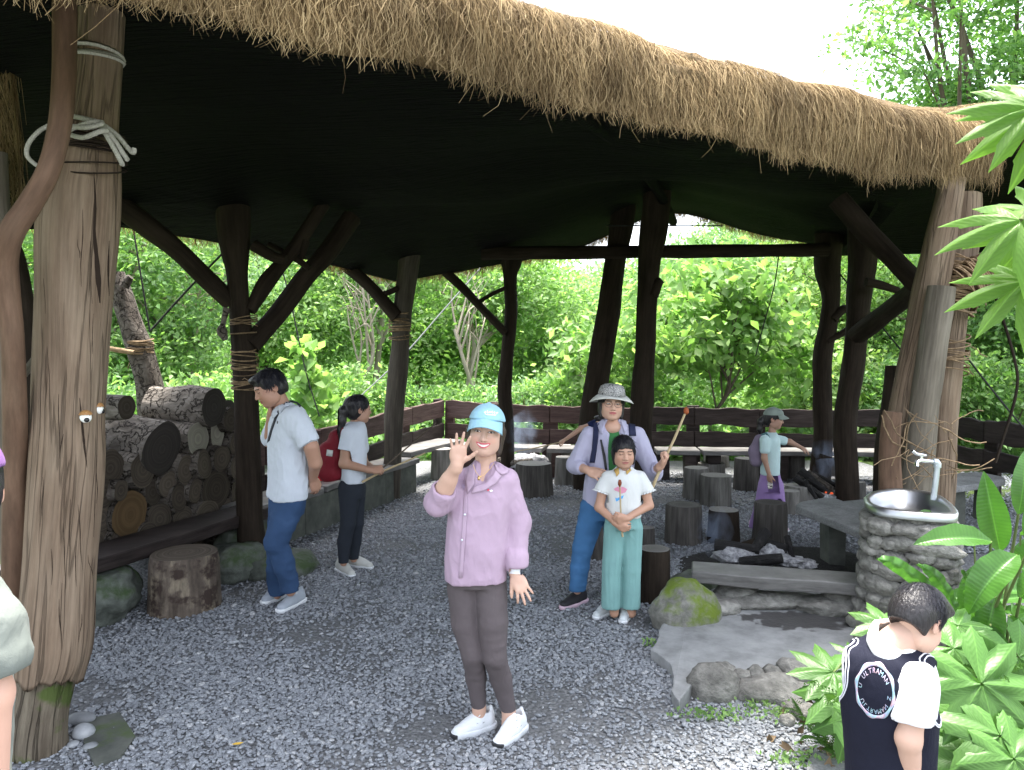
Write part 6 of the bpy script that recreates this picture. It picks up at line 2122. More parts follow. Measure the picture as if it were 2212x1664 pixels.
def relax(V, F, it=1, w=0.5):
    for _ in range(it):
        s = np.zeros_like(V)
        c = np.zeros(len(V))
        for k in range(4):
            a, b = F[:, k], F[:, (k + 1) % 4]
            np.add.at(s, a, V[b]); np.add.at(c, a, 1)
            np.add.at(s, b, V[a]); np.add.at(c, b, 1)
        V = V * (1 - w) + (s / np.maximum(c, 1)[:, None]) * w
    return V


def folds(V, F, amp, scale, seed=0.0, ridged=True):
    n = vnormals(V, F)
    q = V * np.array(scale) + seed
    a = vnoise(q)
    if ridged:
        a = 1 - 2 * np.abs(a) ** 0.8
        a = a * 0.6 + 0.4 * vnoise(q * 2.1 + 7)
    return V + n * (amp * a)[:, None]


def skin_mesh(name, parts, m, parent, paint=None):
    """parts: list of (V, F, colours or None) joined into one mesh with painted colours"""
    off = 0
    VV, FF, CC = [], [], []
    for V, F, C in parts:
        VV.append(V)
        FF.append(F + off)
        CC.append(C)
        off += len(V)
    V, F, C = np.concatenate(VV), np.concatenate(FF), np.concatenate(CC)
    me = raw_mesh(name, V, F, m)
    at = me.color_attributes.new('tone', 'FLOAT_COLOR', 'POINT')
    at.data.foreach_set('color', np.concatenate([C, np.ones((len(C), 1))], 1).astype(np.float32).ravel())
    return put(name, me, parent)


def tone_mat(name, rough=0.5, spec=0.35, sss=0.0, bump=0.0):
    t = NT(name)
    a = t.n('VertexColor', layer_name='tone')
    t.l(a.outputs['Color'], t.b.inputs['Base Color'])
    t.b.inputs['Roughness'].default_value = rough
    t.b.inputs['Specular IOR Level'].default_value = spec
    if sss:
        t.b.inputs['Subsurface Weight'].default_value = sss
        t.b.inputs['Subsurface Radius'].default_value = (0.012, 0.005, 0.003)
        t.b.inputs['Subsurface Scale'].default_value = 0.6
    return t.m


M['skin'] = tone_mat('skin', 0.5, 0.35, 0.0)


def cloth(name, rgb, var=0.07, weave=0.25, rough=0.85, stripes=None):
    t = NT(name)
    tc = t.n('TexCoord')
    n1 = t.n('TexNoise', Scale=7.0, Detail=5.0)
    t.l(tc.outputs['Object'], n1.inputs['Vector'])
    f = t.ramp(n1.outputs['Fac'], [(0.3, g3(1 - var)), (0.7, g3(1 + var))])
    t.l(t.mix(1.0, rgb, f, 'MULTIPLY'), t.b.inputs['Base Color'])
    t.b.inputs['Roughness'].default_value = rough
    t.b.inputs['Specular IOR Level'].default_value = 0.15
    t.b.inputs['Sheen Weight'].default_value = 0.15 * max(rgb)
    mp = t.n('Mapping')
    mp.inputs['Scale'].default_value = (16, 16, 9)
    t.l(tc.outputs['Object'], mp.inputs[0])
    n2 = t.n('TexNoise', Scale=1.0, Detail=3.0, Distortion=0.8)
    t.l(mp.outputs[0], n2.inputs['Vector'])
    n3 = t.n('TexNoise', Scale=420.0, Detail=1.0)
    t.l(tc.outputs['Object'], n3.inputs['Vector'])
    bp = t.n('Bump', Strength=0.35, Distance=0.02)
    t.l(n2.outputs['Fac'], bp.inputs['Height'])
    b2 = t.n('Bump', Strength=weave, Distance=0.002)
    t.l(n3.outputs['Fac'], b2.inputs['Height'])
    t.l(bp.outputs[0], b2.inputs['Normal'])
    t.l(b2.outputs[0], t.b.inputs['Normal'])
    return t.m


def denim(name, rgb):
    t = NT(name)
    tc = t.n('TexCoord')
    n1 = t.n('TexNoise', Scale=5.0, Detail=6.0)
    t.l(tc.outputs['Object'], n1.inputs['Vector'])
    c = t.ramp(n1.outputs['Fac'], [(0.3, tuple(x * 0.72 for x in rgb)), (0.6, rgb), (0.8, tuple(x * 1.5 + 0.02 for x in rgb))])
    t.l(c, t.b.inputs['Base Color'])
    t.b.inputs['Roughness'].default_value = 0.85
    t.b.inputs['Specular IOR Level'].default_value = 0.15
    n3 = t.n('TexNoise', Scale=22.0, Detail=4.0)
    t.l(tc.outputs['Object'], n3.inputs['Vector'])
    bp = t.n('Bump', Strength=0.3, Distance=0.012)
    t.l(n3.outputs['Fac'], bp.inputs['Height'])
    t.l(bp.outputs[0], t.b.inputs['Normal'])
    return t.m


def hairmat(name, rgb):
    t = NT(name)
    tc = t.n('TexCoord')
    mp = t.n('Mapping')
    mp.inputs['Scale'].default_value = (150, 150, 16)
    t.l(tc.outputs['Object'], mp.inputs[0])
    n1 = t.n('TexNoise', Scale=1.0, Detail=3.0)
    t.l(mp.outputs[0], n1.inputs['Vector'])
    c = t.ramp(n1.outputs['Fac'], [(0.3, tuple(x * 0.55 for x in rgb)), (0.7, tuple(x * 1.6 for x in rgb))])
    t.l(c, t.b.inputs['Base Color'])
    t.b.inputs['Roughness'].default_value = 0.42
    t.b.inputs['Specular IOR Level'].default_value = 0.45
    bp = t.n('Bump', Strength=0.8, Distance=0.006)
    t.l(n1.outputs['Fac'], bp.inputs['Height'])
    t.l(bp.outputs[0], t.b.inputs['Normal'])
    return t.m


M['hair_black'] = hairmat('black_hair', (0.013, 0.011, 0.012))
M['hair_brown'] = hairmat('dark_brown_hair', (0.03, 0.018, 0.012))


def frame(fwd, up=(0, 0, 1)):
    """columns: right, back, up of something that looks along fwd"""
    f = np.array(fwd, float); f /= np.linalg.norm(f)
    u = np.array(up, float)
    u = u - f * (u @ f); u /= np.linalg.norm(u)
    b = -f
    r = np.cross(b, u)
    return np.stack([r, b, u], 1)


def head_part(c, Fm, hh, tone, h=0.003, lips=(0.45, 0.16, 0.15), smile=0, brow=(0.06, 0.04, 0.03), eyes='open', cheek=0.0, ears=True):
    """the head as its own fine volume; c = centre, hh = chin to crown"""
    k = hh / 0.225
    g = SDF((-0.105, -0.135, -0.14), (0.105, 0.125, 0.135), h / k)
    g.ell((0, 0.012, 0.028), (0.073, 0.091, 0.084), 0.02)
    g.ell((0, -0.022, -0.030), (0.063, 0.068, 0.082), 0.03)
    g.ell((0, -0.050, -0.090), (0.036, 0.034, 0.024), 0.03)
    for s in (-1, 1):
        g.ell((s * 0.036, -0.052, -0.034), (0.028, 0.030, 0.032), 0.03)
        g.ell((s * 0.044, -0.012, -0.070), (0.022, 0.04, 0.026), 0.03)
    g.ell((0, -0.070, 0.024), (0.050, 0.022, 0.014), 0.02)
    for s in (-1, 1):
        g.ell((s * 0.031, -0.104, 0.004), (0.019, 0.022, 0.011), cut=True, kc=0.012)
        g.ell((s * 0.031, -0.076, 0.003), (0.015, 0.014, 0.012), 0.004)
    g.cone((0, -0.086, 0.006), (0, -0.103, -0.028), 0.008, 0.0115, 0.012)
    for s in (-1, 1):
        g.ell((s * 0.013, -0.094, -0.033), (0.008, 0.009, 0.007), 0.006)
    g.ell((0, -0.086, -0.052), (0.024, 0.012, 0.0065), 0.006)
    g.ell((0, -0.083, -0.066), (0.020, 0.012, 0.008), 0.007)
    g.cone((-0.024 - 0.006 * smile, -0.094 + 0.008 * smile, -0.0585 + 0.008 * smile), (0, -0.099, -0.0595), 0.0022, 0.0028, cut=True)
    g.cone((0.024 + 0.006 * smile, -0.094 + 0.008 * smile, -0.0585 + 0.008 * smile), (0, -0.099, -0.0595), 0.0022, 0.0028, cut=True)
    if ears:
        for s in (-1, 1):
            g.ell((s * 0.075, 0.012, -0.006), (0.009, 0.020, 0.031), 0.008)
            g.ell((s * 0.083, 0.006, -0.002), (0.006, 0.010, 0.017), cut=True, kc=0.006)
    V, F = g.mesh()
    V = relax(V, F, 1, 0.4)
    x, y, z = V.T
    C = np.tile(np.array(tone, float), (len(V), 1))

    def blend(mask, col):
        nonlocal C
        mask = np.clip(mask, 0, 1)[:, None]
        C = C * (1 - mask) + np.array(col) * mask

    front = np.clip((-y - 0.035) / 0.02, 0, 1)
    for s in (-1, 1):
        blend((1 - ((x - s * 0.040) ** 2 / 0.026 ** 2 + (z + 0.032) ** 2 / 0.022 ** 2)) * front * (0.35 + cheek), (tone[0] * 1.0, tone[1] * 0.78, tone[2] * 0.74))
        blend((1 - ((x - s * 0.083) ** 2 + (z + 0.002) ** 2) / 0.03 ** 2) * 0.5, (tone[0] * 0.95, tone[1] * 0.72, tone[2] * 0.68))
        # brow
        bx = (np.abs(x) - 0.031) / 0.019
        blend((1.0 - (np.abs(z - (0.0235 + 0.003 * (1 - bx ** 2))) / 0.0042) ** 2) * (np.abs(bx) < 1) * (x * s > 0) * front * 1.4, brow)
        # eye
        ex, ez = (x - s * 0.031) / 0.0155, (z - 0.0035 - (0.002 if eyes == 'smile' else 0) * (1 - ((x - s * 0.031) / 0.0155) ** 2))
        if eyes == 'closed':
            blend((1 - (ez / 0.0026) ** 2) * (np.abs(ex) < 1) * front * 1.6, (0.04, 0.025, 0.02))
        else:
            hgt = 0.0062 if eyes == 'open' else 0.0046
            blend((1.25 - (ex ** 2 + (ez / hgt) ** 2)) * 4 * front, (0.04, 0.025, 0.02))
            blend((0.72 - (ex ** 2 + (ez / hgt) ** 2)) * 4 * front, (0.62, 0.58, 0.55))
            blend((1 - ((x - s * 0.031) ** 2 + (z - 0.0035) ** 2) / 0.0055 ** 2) * 5 * ((ez / hgt) ** 2 < 0.9) * front, (0.02, 0.012, 0.01))
    # nostrils
    for s in (-1, 1):
        blend((1 - ((x - s * 0.0075) ** 2 / 0.004 ** 2 + (z + 0.040) ** 2 / 0.003 ** 2)) * (y < -0.085) * 1.5, (tone[0] * 0.35, tone[1] * 0.25, tone[2] * 0.22))
    # lips
    lw = 0.025 + 0.008 * smile
    curve = 0.012 * smile * (x / lw) ** 2
    zz = z + 0.0590 - curve
    lm = (np.abs(x) < lw) * (y < -0.062)
    hl = 0.0095 * np.sqrt(np.clip(1 - (x / lw) ** 2, 0, 1)) + 0.001
    blend((1.15 - (zz / (hl * (1.15 if smile else 0.9))) ** 2) * 3 * lm, lips)
    if smile > 0.5:
        ht = 0.0052 * np.sqrt(np.clip(1 - (x / (lw * 0.84)) ** 2, 0, 1))
        blend((1.0 - (zz / np.maximum(ht, 1e-4)) ** 2) * 4 * (np.abs(x) < lw * 0.84) * lm, (0.78, 0.74, 0.70))
    else:
        blend((1 - (zz / 0.0016) ** 2) * lm * 1.2, (lips[0] * 0.35, lips[1] * 0.3, lips[2] * 0.3))
    V = (V * k) @ np.array(Fm).T + np.array(c)
    return V, F, C


def hair_part(c, Fm, hh, m, parent, kind='short', name='hair', h=0.004, amp=0.004, seed=1.0, extra=None):
    k = hh / 0.225
    g = SDF((-0.13, -0.15, -0.30), (0.13, 0.17, 0.15), h / k)
    g.ell((0, 0.014, 0.032), (0.082, 0.100, 0.092), 0.02)
    if kind == 'short':
        g.ell((0, 0.045, -0.02), (0.073, 0.066, 0.065), 0.03)
        g.ell((0, -0.095, -0.045), (0.085, 0.075, 0.090), cut=True, kc=0.01)
        for s in (-1, 1):
            g.ell((s * 0.085, -0.008, -0.055), (0.035, 0.040, 0.062), cut=True, kc=0.006)
        g.ell((0, 0.05, -0.125), (0.09, 0.08, 0.065), cut=True, kc=0.01)
        g.ell((-0.02, -0.065, 0.085), (0.05, 0.035, 0.022), 0.02)
    elif kind == 'bob':
        for s in (-1, 1):
            g.cone((s * 0.072, 0.005, 0.0), (s * 0.070, -0.012, -0.095), 0.022, 0.014, 0.02)
            g.cone((s * 0.060, 0.05, 0.0), (s * 0.060, 0.045, -0.10), 0.03, 0.02, 0.02)
        g.ell((0, 0.06, -0.04), (0.075, 0.055, 0.075), 0.03)
        g.ell((0, -0.105, -0.055), (0.060, 0.07, 0.092), cut=True, kc=0.012)
    elif kind == 'fringe':
        for s in (-1, 1):
            g.cone((s * 0.070, 0.0, 0.0), (s * 0.066, -0.01, -0.085), 0.022, 0.016, 0.02)
        g.ell((0, 0.055, -0.04), (0.074, 0.06, 0.080), 0.03)
        g.ell((0, -0.10, -0.045), (0.058, 0.065, 0.090), cut=True, kc=0.012)
        g.ell((0, 0.0, -0.16), (0.12, 0.15, 0.055), cut=True, kc=0.01)
    elif kind == 'tied':
        g.ell((0, -0.095, -0.045), (0.080, 0.075, 0.092), cut=True, kc=0.012)
        for s in (-1, 1):
            g.ell((s * 0.09, -0.005, -0.055), (0.03, 0.035, 0.05), cut=True, kc=0.006)
        g.ell((0, 0.05, -0.135), (0.09, 0.09, 0.065), cut=True, kc=0.01)
    if extra:
        extra(g)
    V, F = g.mesh()
    V = relax(V, F, 2, 0.5)
    V = folds(V, F, amp, (60, 60, 9), seed, True)
    V = (V * k) @ np.array(Fm).T + np.array(c)
    return put(name, raw_mesh(name, V, F, m), parent)


def hand(g, wrist, d, n, thumb, size=1.0, curl=(0.15, 0.15, 0.15, 0.15), spread=0.10, tcurl=0.2, tout=0.8, wr=0.024):
    """palm, four unequal jointed fingers and a thumb; d towards the fingertips, n out of the palm, thumb the thumb side"""
    d = np.array(d, float); d /= np.linalg.norm(d)
    n = np.array(n, float); n -= d * (n @ d); n /= np.linalg.norm(n)
    s = np.array(thumb, float); s -= d * (s @ d) + n * (s @ n); s /= np.linalg.norm(s)
    w = np.array(wrist, float)
    z = size
    rot = np.stack([s, d, n], 1)
    g.ell(w + d * 0.050 * z, (0.040 * z, 0.052 * z, 0.016 * z), 0.012, rot)
    g.cone(w + d * 0.035 * z + s * 0.022 * z, w + d * 0.085 * z + s * 0.026 * z, 0.014 * z, 0.011 * z, 0.012)
    g.cone(w + d * 0.035 * z - s * 0.022 * z, w + d * 0.078 * z - s * 0.028 * z, 0.014 * z, 0.010 * z, 0.012)
    g.cone(w - d * 0.02 * z, w + d * 0.03 * z, wr, 0.024 * z, 0.012)
    for i, (o, ln, base, r) in enumerate(((0.029, 0.068, 0.088, 0.0090), (0.0095, 0.078, 0.092, 0.0092), (-0.010, 0.072, 0.090, 0.0088), (-0.028, 0.056, 0.080, 0.0078))):
        a = (1.5 - i) * spread
        dd = d * math.cos(a) + s * math.sin(a)
        p = w + d * base * z * 0.94 + s * o * z
        c = curl[i]
        ang = 0
        for j, fr in enumerate((0.44, 0.31, 0.25)):
            ang += c * (1.0 if j == 0 else 1.2)
            q = p + (dd * math.cos(ang) + n * math.sin(ang)) * ln * z * fr
            g.cone(p, q, r * z * (1 - 0.10 * j), r * z * (0.92 - 0.12 * j), 0.003)
            p = q
    p = w + d * 0.022 * z + s * 0.026 * z
    dd = d * math.cos(tout) + s * math.sin(tout) + n * 0.25
    dd /= np.linalg.norm(dd)
    for j, fr in enumerate((0.034, 0.030, 0.024)):
        q = p + (dd + n * tcurl * j * 0.5 + d * 0.25 * j) / np.linalg.norm(dd + n * tcurl * j * 0.5 + d * 0.25 * j) * fr * z
        g.cone(p, q, (0.0145, 0.0105, 0.0098)[j] * z, (0.0108, 0.0098, 0.0078)[j] * z, 0.006)
        p = q
    return g


def garment(name, g, m, parent, fold=0.004, scale=(14, 14, 7), seed=0.0, it=1, fine=0.0):
    V, F = g.mesh()
    V = relax(V, F, it, 0.5)
    if fold:
        V = folds(V, F, fold, scale, seed)
    if fine:
        V = folds(V, F, fine, (26, 26, 13), seed + 3)
    return put(name, raw_mesh(name, V, F, m), parent)


def two_legs(fa, hips, la, ra, lb, rb, ends=True, k=0.025, kw={}):
    """trousers: each leg grows out of the hips on its own, so a crease stays between them"""
    gs_ = []
    for l_, r_ in ((la, ra), (lb, rb)):
        g = field(*fa)
        g.loft(hips, 0.02)
        g.chain(l_, r_, k)
        if ends:
            g.plane(l_[-1], (0, 0, -1), l_[-1] - 0.11, l_[-1] + 0.11)
        gs_.append(g)
    gs_[0].D = np.minimum(gs_[0].D, gs_[1].D)
    return gs_[0]


def skin_of(g, tone, it=1):
    V, F = g.mesh()
    V = relax(V, F, it, 0.4)
    n = vnoise(V * 22)
    C = np.tile(np.array(tone, float), (len(V), 1)) * (1 + 0.05 * n)[:, None]
    return V, F, C


def shoe(parent, heel, toe, width, m_up, m_sole, h=0.005, high=0.085, sole=0.026, ankle=None, tag_m=None, lace=None):
    """a trainer: moulded sole, upper with tongue and collar, laces"""
    heel, toe = np.array(heel, float), np.array(toe, float)
    f = toe - heel
    L_ = np.linalg.norm(f)
    f /= L_
    f2 = np.array([f[0], f[1], 0]); f2 /= np.linalg.norm(f2)
    s = np.array([-f2[1], f2[0], 0])
    u = np.cross(f, s)
    u = u if u[2] > 0 else -u
    W = width / 2

    def pt(a, b, c):
        return heel + f * (a * L_) + s * b + u * c
    lo = np.minimum(heel, toe) - 0.10
    hi = np.maximum(heel, toe) + np.array([0.10, 0.10, 0.17])
    g = SDF(lo, hi, h)
    g.cone(pt(0.16, 0, 0.045), pt(0.45, 0, 0.042), W * 0.82, W * 0.85, 0.01)
    g.cone(pt(0.45, 0, 0.042), pt(0.82, 0, 0.026), W * 0.85, W * 0.72, 0.02)
    g.cone(pt(0.16, 0, high * 0.85), pt(0.30, 0, high * 0.9), W * 0.70, W * 0.66, 0.02)
    g.cone(pt(0.30, 0, high * 0.9), pt(0.62, 0, 0.05), W * 0.58, W * 0.60, 0.02)
    g.cone(pt(0.06, 0, high * 0.8), pt(0.07, 0, high * 1.22), 0.013, 0.009, 0.012)
    g.plane(pt(0, 0, sole * 0.75), -u)
    if ankle is not None:
        g.cone(pt(0.24, 0, high * 0.80), pt(0.2, 0, high + 0.1), W * 0.50, W * 0.62, cut=True)
    V, F = g.mesh()
    V = relax(V, F, 1, 0.5)
    o = put('shoe', raw_mesh('shoe', V, F, m_up), parent)
    g = SDF(lo, hi, h)
    g.cone(pt(0.13, 0, 0.02), pt(0.5, 0, 0.02), W * 0.95, W * 0.92, 0.01)
    g.cone(pt(0.5, 0, 0.02), pt(0.84, 0, 0.02), W * 0.92, W * 0.82, 0.02)
    g.plane(pt(0, 0, sole), u)
    g.plane(pt(0, 0, -0.004), -u)
    V, F = g.mesh()
    V = relax(V, F, 1, 0.4)
    put('shoe_sole', raw_mesh('shoe_sole', V, F, m_sole), o)
    if lace:
        mb = MB()
        for i in range(5):
            a = 0.40 + 0.07 * i
            z = np.interp(a, [0.35, 0.75], [high * 0.98 + 0.0, 0.058])
            q = [pt(a + 0.03 * t_, t_ * W * 0.42, z - 0.012 * t_ * t_ + W * 0.12) for t_ in (-1, -0.4, 0.4, 1)]
            mb.tube([Vector(x) for x in q], 0.003, 5)
        q0 = pt(0.38, 0, high * 0.98 + W * 0.15)
        for sg in (-1, 1):
            lp = [q0, q0 + s * sg * 0.02 + u * 0.012, q0 + s * sg * 0.035 + u * 0.002 + f * 0.01, q0 + s * sg * 0.02 - u * 0.004 + f * 0.012, q0]
            mb.tube([Vector(x) for x in smoothcurve(lp, 14)], 0.0026, 5)
        b = mb.build('shoe_laces', lace, None)
        b.parent = o
    return o, pt


def sheet(rows, th, name, m, parent, nrm=None):
    """a grid of points given thickness"""
    A = np.array(rows, float)
    r_, c_ = A.shape[:2]
    gu, gv = np.gradient(A, axis=0), np.gradient(A, axis=1)
    n = np.cross(gu, gv)
    n /= np.linalg.norm(n, axis=2)[:, :, None] + 1e-9
    V = np.concatenate([(A + n * th / 2).reshape(-1, 3), (A - n * th / 2).reshape(-1, 3)])
    K = r_ * c_
    F = []
    for i in range(r_ - 1):
        for j in range(c_ - 1):
            a = i * c_ + j
            q = (a, a + c_, a + c_ + 1, a + 1)
            F.append(q)
            F.append(tuple(K + x for x in reversed(q)))
    ed = [(i * c_, (i + 1) * c_) for i in range(r_ - 1)] + [((i + 1) * c_ + c_ - 1, i * c_ + c_ - 1) for i in range(r_ - 1)] + \
         [(j + 1, j) for j in range(c_ - 1)] + [((r_ - 1) * c_ + j, (r_ - 1) * c_ + j + 1) for j in range(c_ - 1)]
    for a, b in ed:
        F.append((a, K + a, K + b, b))
    return put(name, raw_mesh(name, V, F, m), parent)


def loose_locks(hair, hc, hF, hh, count, ln=(0.012, 0.026), low=-0.005, wd=0.0011, lift=0.0035, seed=8):
    """separate short locks lying over a head of hair, running from the crown"""
    rg = np.random.default_rng(seed)
    d = rg.normal(0, 1, (count * 3, 3)); d /= np.linalg.norm(d, axis=1)[:, None]
    d = d[(d[:, 2] > -0.45) & (d[:, 1] > -0.75)][:count]
    p0 = d * np.array([0.080, 0.097, 0.090]) + np.array([0, 0.014, 0.032])
    fl = p0 - np.array([0.01, 0.045, 0.115])
    fl -= d * np.sum(fl * d, 1)[:, None]
    fl /= np.linalg.norm(fl, axis=1)[:, None] + 1e-6
    fl += rg.normal(0, 0.22, fl.shape)
    ok = ~((p0[:, 2] < low) & (p0[:, 1] < 0.045)) & ~((p0[:, 1] < -0.035) & (p0[:, 2] < 0.06))
    p0, fl, d = p0[ok], fl[ok], d[ok]
    n = len(p0)
    sd_ = np.cross(d, fl); sd_ /= np.linalg.norm(sd_, axis=1)[:, None]
    L_ = rg.uniform(ln[0], ln[1], n)[:, None]
    V = []
    for t_, w_ in ((0, wd), (0.5, wd * 0.8), (1, wd * 0.2)):
        q = p0 + fl * L_ * t_ + d * (lift + 0.008 * t_ * (1 - t_))
        V += [q - sd_ * w_, q + sd_ * w_]
    V = np.stack(V, 1).reshape(-1, 3) * (hh / 0.225) @ np.array(hF).T + hc
    b = np.arange(n)[:, None] * 6
    F = np.concatenate([b + np.array([[0, 1, 3, 2]]), b + np.array([[2, 3, 5, 4]])], 1).reshape(-1, 4)
    o = put('hair_strands', raw_mesh('hair_strands', V, F, M['locks'], smooth=False), hair)
    o['kind'] = 'stuff'
    return o


M['locks'] = plain('black_locks', (0.012, 0.012, 0.018), 0.6, spec=0.25)
# ------------------------------------------------------------------ the people
class Person:
    def __init__(self, base, label, tone, name='person'):
        self.b = Vector(base)
        self.o = empty(name, self.b, label, 'person')
        self.tone = tone
        self.parts = []

    def J(self, px, py, dy=0.0):
        return np.array(P(px, py, self.b.y + dy) - self.b)

    def secs(self, rows, yaw=0.0):
        """rows: (py, px, rx, ry[, dy]) -> loft rows sorted from low to high"""
        out = []
        for r_ in rows:
            p = self.J(r_[1], r_[0], r_[4] if len(r_) > 4 else 0.0)
            out.append((p[2], p[0], p[1], r_[2], r_[3], yaw))
        return sorted(out)

    def skin(self, g, it=1):
        self.parts.append(skin_of(g, self.tone, it))

    def finish(self):
        return skin_mesh('body', self.parts, M['skin'], self.o)

    def patch(self, poly, targets, off, m, name, parent=None, sub=3, th=0.0, depth=None):
        """a cut piece of cloth or print laid on a garment; poly in picture points"""
        bvh = [BVHTree.FromPolygons([v.co.copy() for v in t_.data.vertices], [tuple(p.vertices) for p in t_.data.polygons]) for t_ in targets]
        bm = bmesh.new()
        vs_ = [bm.verts.new((x, y, 0)) for x, y in poly]
        bm.faces.new(vs_)
        bmesh.ops.triangulate(bm, faces=bm.faces[:])
        if sub:
            bmesh.ops.subdivide_edges(bm, edges=bm.edges[:], cuts=sub, use_grid_fill=True)
        cam_l = Vector((0, 0, CAM_H)) - self.b
        for v in bm.verts:
            d = (P(v.co.x, v.co.y, 1.0) - Vector((0, 0, CAM_H))).normalized()
            best = None
            for b in bvh:
                h = b.ray_cast(cam_l, d)
                if h[0] is not None and (best is None or h[3] < best):
                    best = h[3]
            if best is None:
                best = (Vector(self.J(v.co.x, v.co.y, depth or 0.0)) - cam_l).length
            v.co = cam_l + d * (best - off)
        me = bpy.data.meshes.new(name)
        bm.to_mesh(me)
        bm.free()
        me.materials.append(m)
        me.polygons.foreach_set('use_smooth', np.ones(len(me.polygons), dtype=bool))
        o = put(name, me, self.o)
        if th:
            md_ = o.modifiers.new('thickness', 'SOLIDIFY')
            md_.thickness = th
            md_.offset = 0
        if parent is not None:
            o.parent = parent
        return o


def field(pts, pad, h):
    A = np.array(pts)
    return SDF(A.min(0) - pad, A.max(0) + pad, h)


def strap_mesh(pts, w, th, m, name, parent, nrm=(0, -1, 0)):
    k = smoothcurve([tuple(p) for p in pts], 8 * len(pts))
    rows = []
    for i, p in enumerate(k):
        d = k[min(i + 1, len(k) - 1)] - k[max(i - 1, 0)]
        s = np.cross(d, np.array(nrm, float)); s /= np.linalg.norm(s) + 1e-9
        rows.append([p - s * w / 2, p + s * w / 2])
    return sheet(rows, th, name, m, parent)


def cap_hat(pr, c, Fm, hh, m, brim=0.07, z0=0.022, logo=None, tilt=0.12, m2=None, bdrop=0.022, bw=1.05):
    """a baseball cap: panelled dome, curved peak, button"""
    k = hh / 0.225
    g = SDF((-0.12, -0.14, -0.03), (0.12, 0.15, 0.16), 0.004)
    g.ell((0, 0.012, 0.034), (0.0885, 0.106, 0.097), 0.01)
    g.ell((0, -0.055, 0.055), (0.066, 0.045, 0.055), 0.03)
    g.plane((0, 0, z0), (0, -tilt, -1))
    g.ell((0, 0.012, 0.020), (0.080, 0.098, 0.088), cut=True)
    g.ell((0, 0.02, 0.131), (0.009, 0.009, 0.006), 0.004)
    V, F = g.mesh()
    V = relax(V, F, 2, 0.5)
    loc = np.array(c)
    dome_ = put('cap', raw_mesh('cap', (V * k) @ np.array(Fm).T + loc, F, m), pr.o)
    rows = []
    for i in range(10):
        u = i / 9
        row = []
        for j in range(19):
            a = (j / 18 - 0.5) * 2 * bw
            r0 = np.array([0.087 * math.sin(a), 0.010 - 0.103 * math.cos(a), 0])
            ext = brim * (math.cos(a * 1.35) ** 0.7 if abs(a * 1.35) < 1.57 else 0)
            p = r0 + np.array([math.sin(a) * ext * 0.35, -ext * 1.0, 0]) * u
            zz = z0 + 0.004 + tilt * (-p[1]) * 0.0 + tilt * (0.1) - 0.035 * u * 0.9 - bdrop * (math.sin(a) ** 2) * (0.6 + u)
            p[2] = zz
            row.append((p * k) @ np.array(Fm).T + loc)
        rows.append(row)
    b = sheet(rows, 0.004, 'cap_peak', m2 or m, pr.o)
    b.parent = dome_
    return dome_, b


# ======================================================= the woman in lilac, waving
w = Person(G(1060, 1597), 'smiling person in lilac shirt and pale blue cap waving with open hand', (0.52, 0.33, 0.25))
J = w.J
lilac = cloth('lilac_cotton', (0.375, 0.275, 0.355), 0.05)
leg_m = cloth('taupe_leggings', (0.095, 0.08, 0.083), 0.06, 0.2)
torso = w.secs([(1252, 1031, 0.152, 0.118), (1200, 1031, 0.155, 0.122), (1130, 1035, 0.152, 0.122), (1075, 1040, 0.152, 0.118), (1040, 1045, 0.150, 0.100), (1018, 1048, 0.118, 0.078), (1004, 1049, 0.062, 0.062), (996, 1049, 0.050, 0.056)])
torso = [(r_[0], r_[1] - 0.006, r_[2], r_[3] * 0.93, r_[4] * 0.95, r_[5]) for r_ in torso]
aR = [J(1103, 1040, 0.0), J(1119, 1130, 0.02), J(1113, 1240, -0.04)]           # hanging arm
aL = [J(984, 1040, 0.0), J(946, 1084, -0.09), J(987, 1004, -0.20)]             # raised arm
lg1 = [J(999, 1272), J(1005, 1345, 0.0), J(1021, 1415, -0.01), J(1028, 1462, 0.05), J(1035, 1530, 0.07)]
lg2 = [J(1059, 1272), J(1064, 1345, -0.02), J(1068, 1418, -0.03), J(1082, 1465, 0.03), J(1099, 1535, 0.06)]
g = field(list(lg1) + list(lg2) + [J(1031, 1200), J(900, 1250), J(1160, 1000)], 0.16, 0.008)
g.loft([(r_[0], r_[1], r_[2], max(0.02, r_[3] - 0.045), max(0.02, r_[4] - 0.035), r_[5]) for r_ in torso], 0.02)
for lgx in (lg1, lg2):
    g.chain(lgx, [0.07, 0.06, 0.045, 0.044, 0.030], 0.02)
w.skin(g)
g = field([J(1010, 1075, -0.15), J(1090, 930, 0.1)], 0.03, 0.005)     # neck and open chest
g.cone(J(1049, 1000, 0.015), J(1050, 950, 0.0), 0.050, 0.050, 0.02)
g.loft([(r_[0], r_[1], r_[2], max(0.03, r_[3] - 0.045), r_[4] - 0.012, r_[5]) for r_ in torso if r_[0] > 1.0], 0.02)
w.skin(g, 2)
g = field(list(aL) + [J(994, 925, -0.22)], 0.10, 0.004)
g.cone(aL[1], aL[2], 0.044, 0.027, 0.01)
g.cone(aL[1] * 0.6 + aL[2] * 0.4, aL[1] * 0.4 + aL[2] * 0.6, 0.040, 0.035, 0.02)
hand(g, aL[2], J(994, 940, -0.22) - J(987, 1004, -0.20), (0.05, -1, -0.05), (1, 0, 0.1), 0.92, (0.06, 0.04, 0.05, 0.10), 0.20, 0.1, 0.95, 0.026)
for _ in range(1):
    w.skin(g)
g = field([aR[1], aR[2], J(1150, 1310, -0.08)], 0.06, 0.004)
g.cone(aR[1], aR[2], 0.042, 0.025, 0.01)
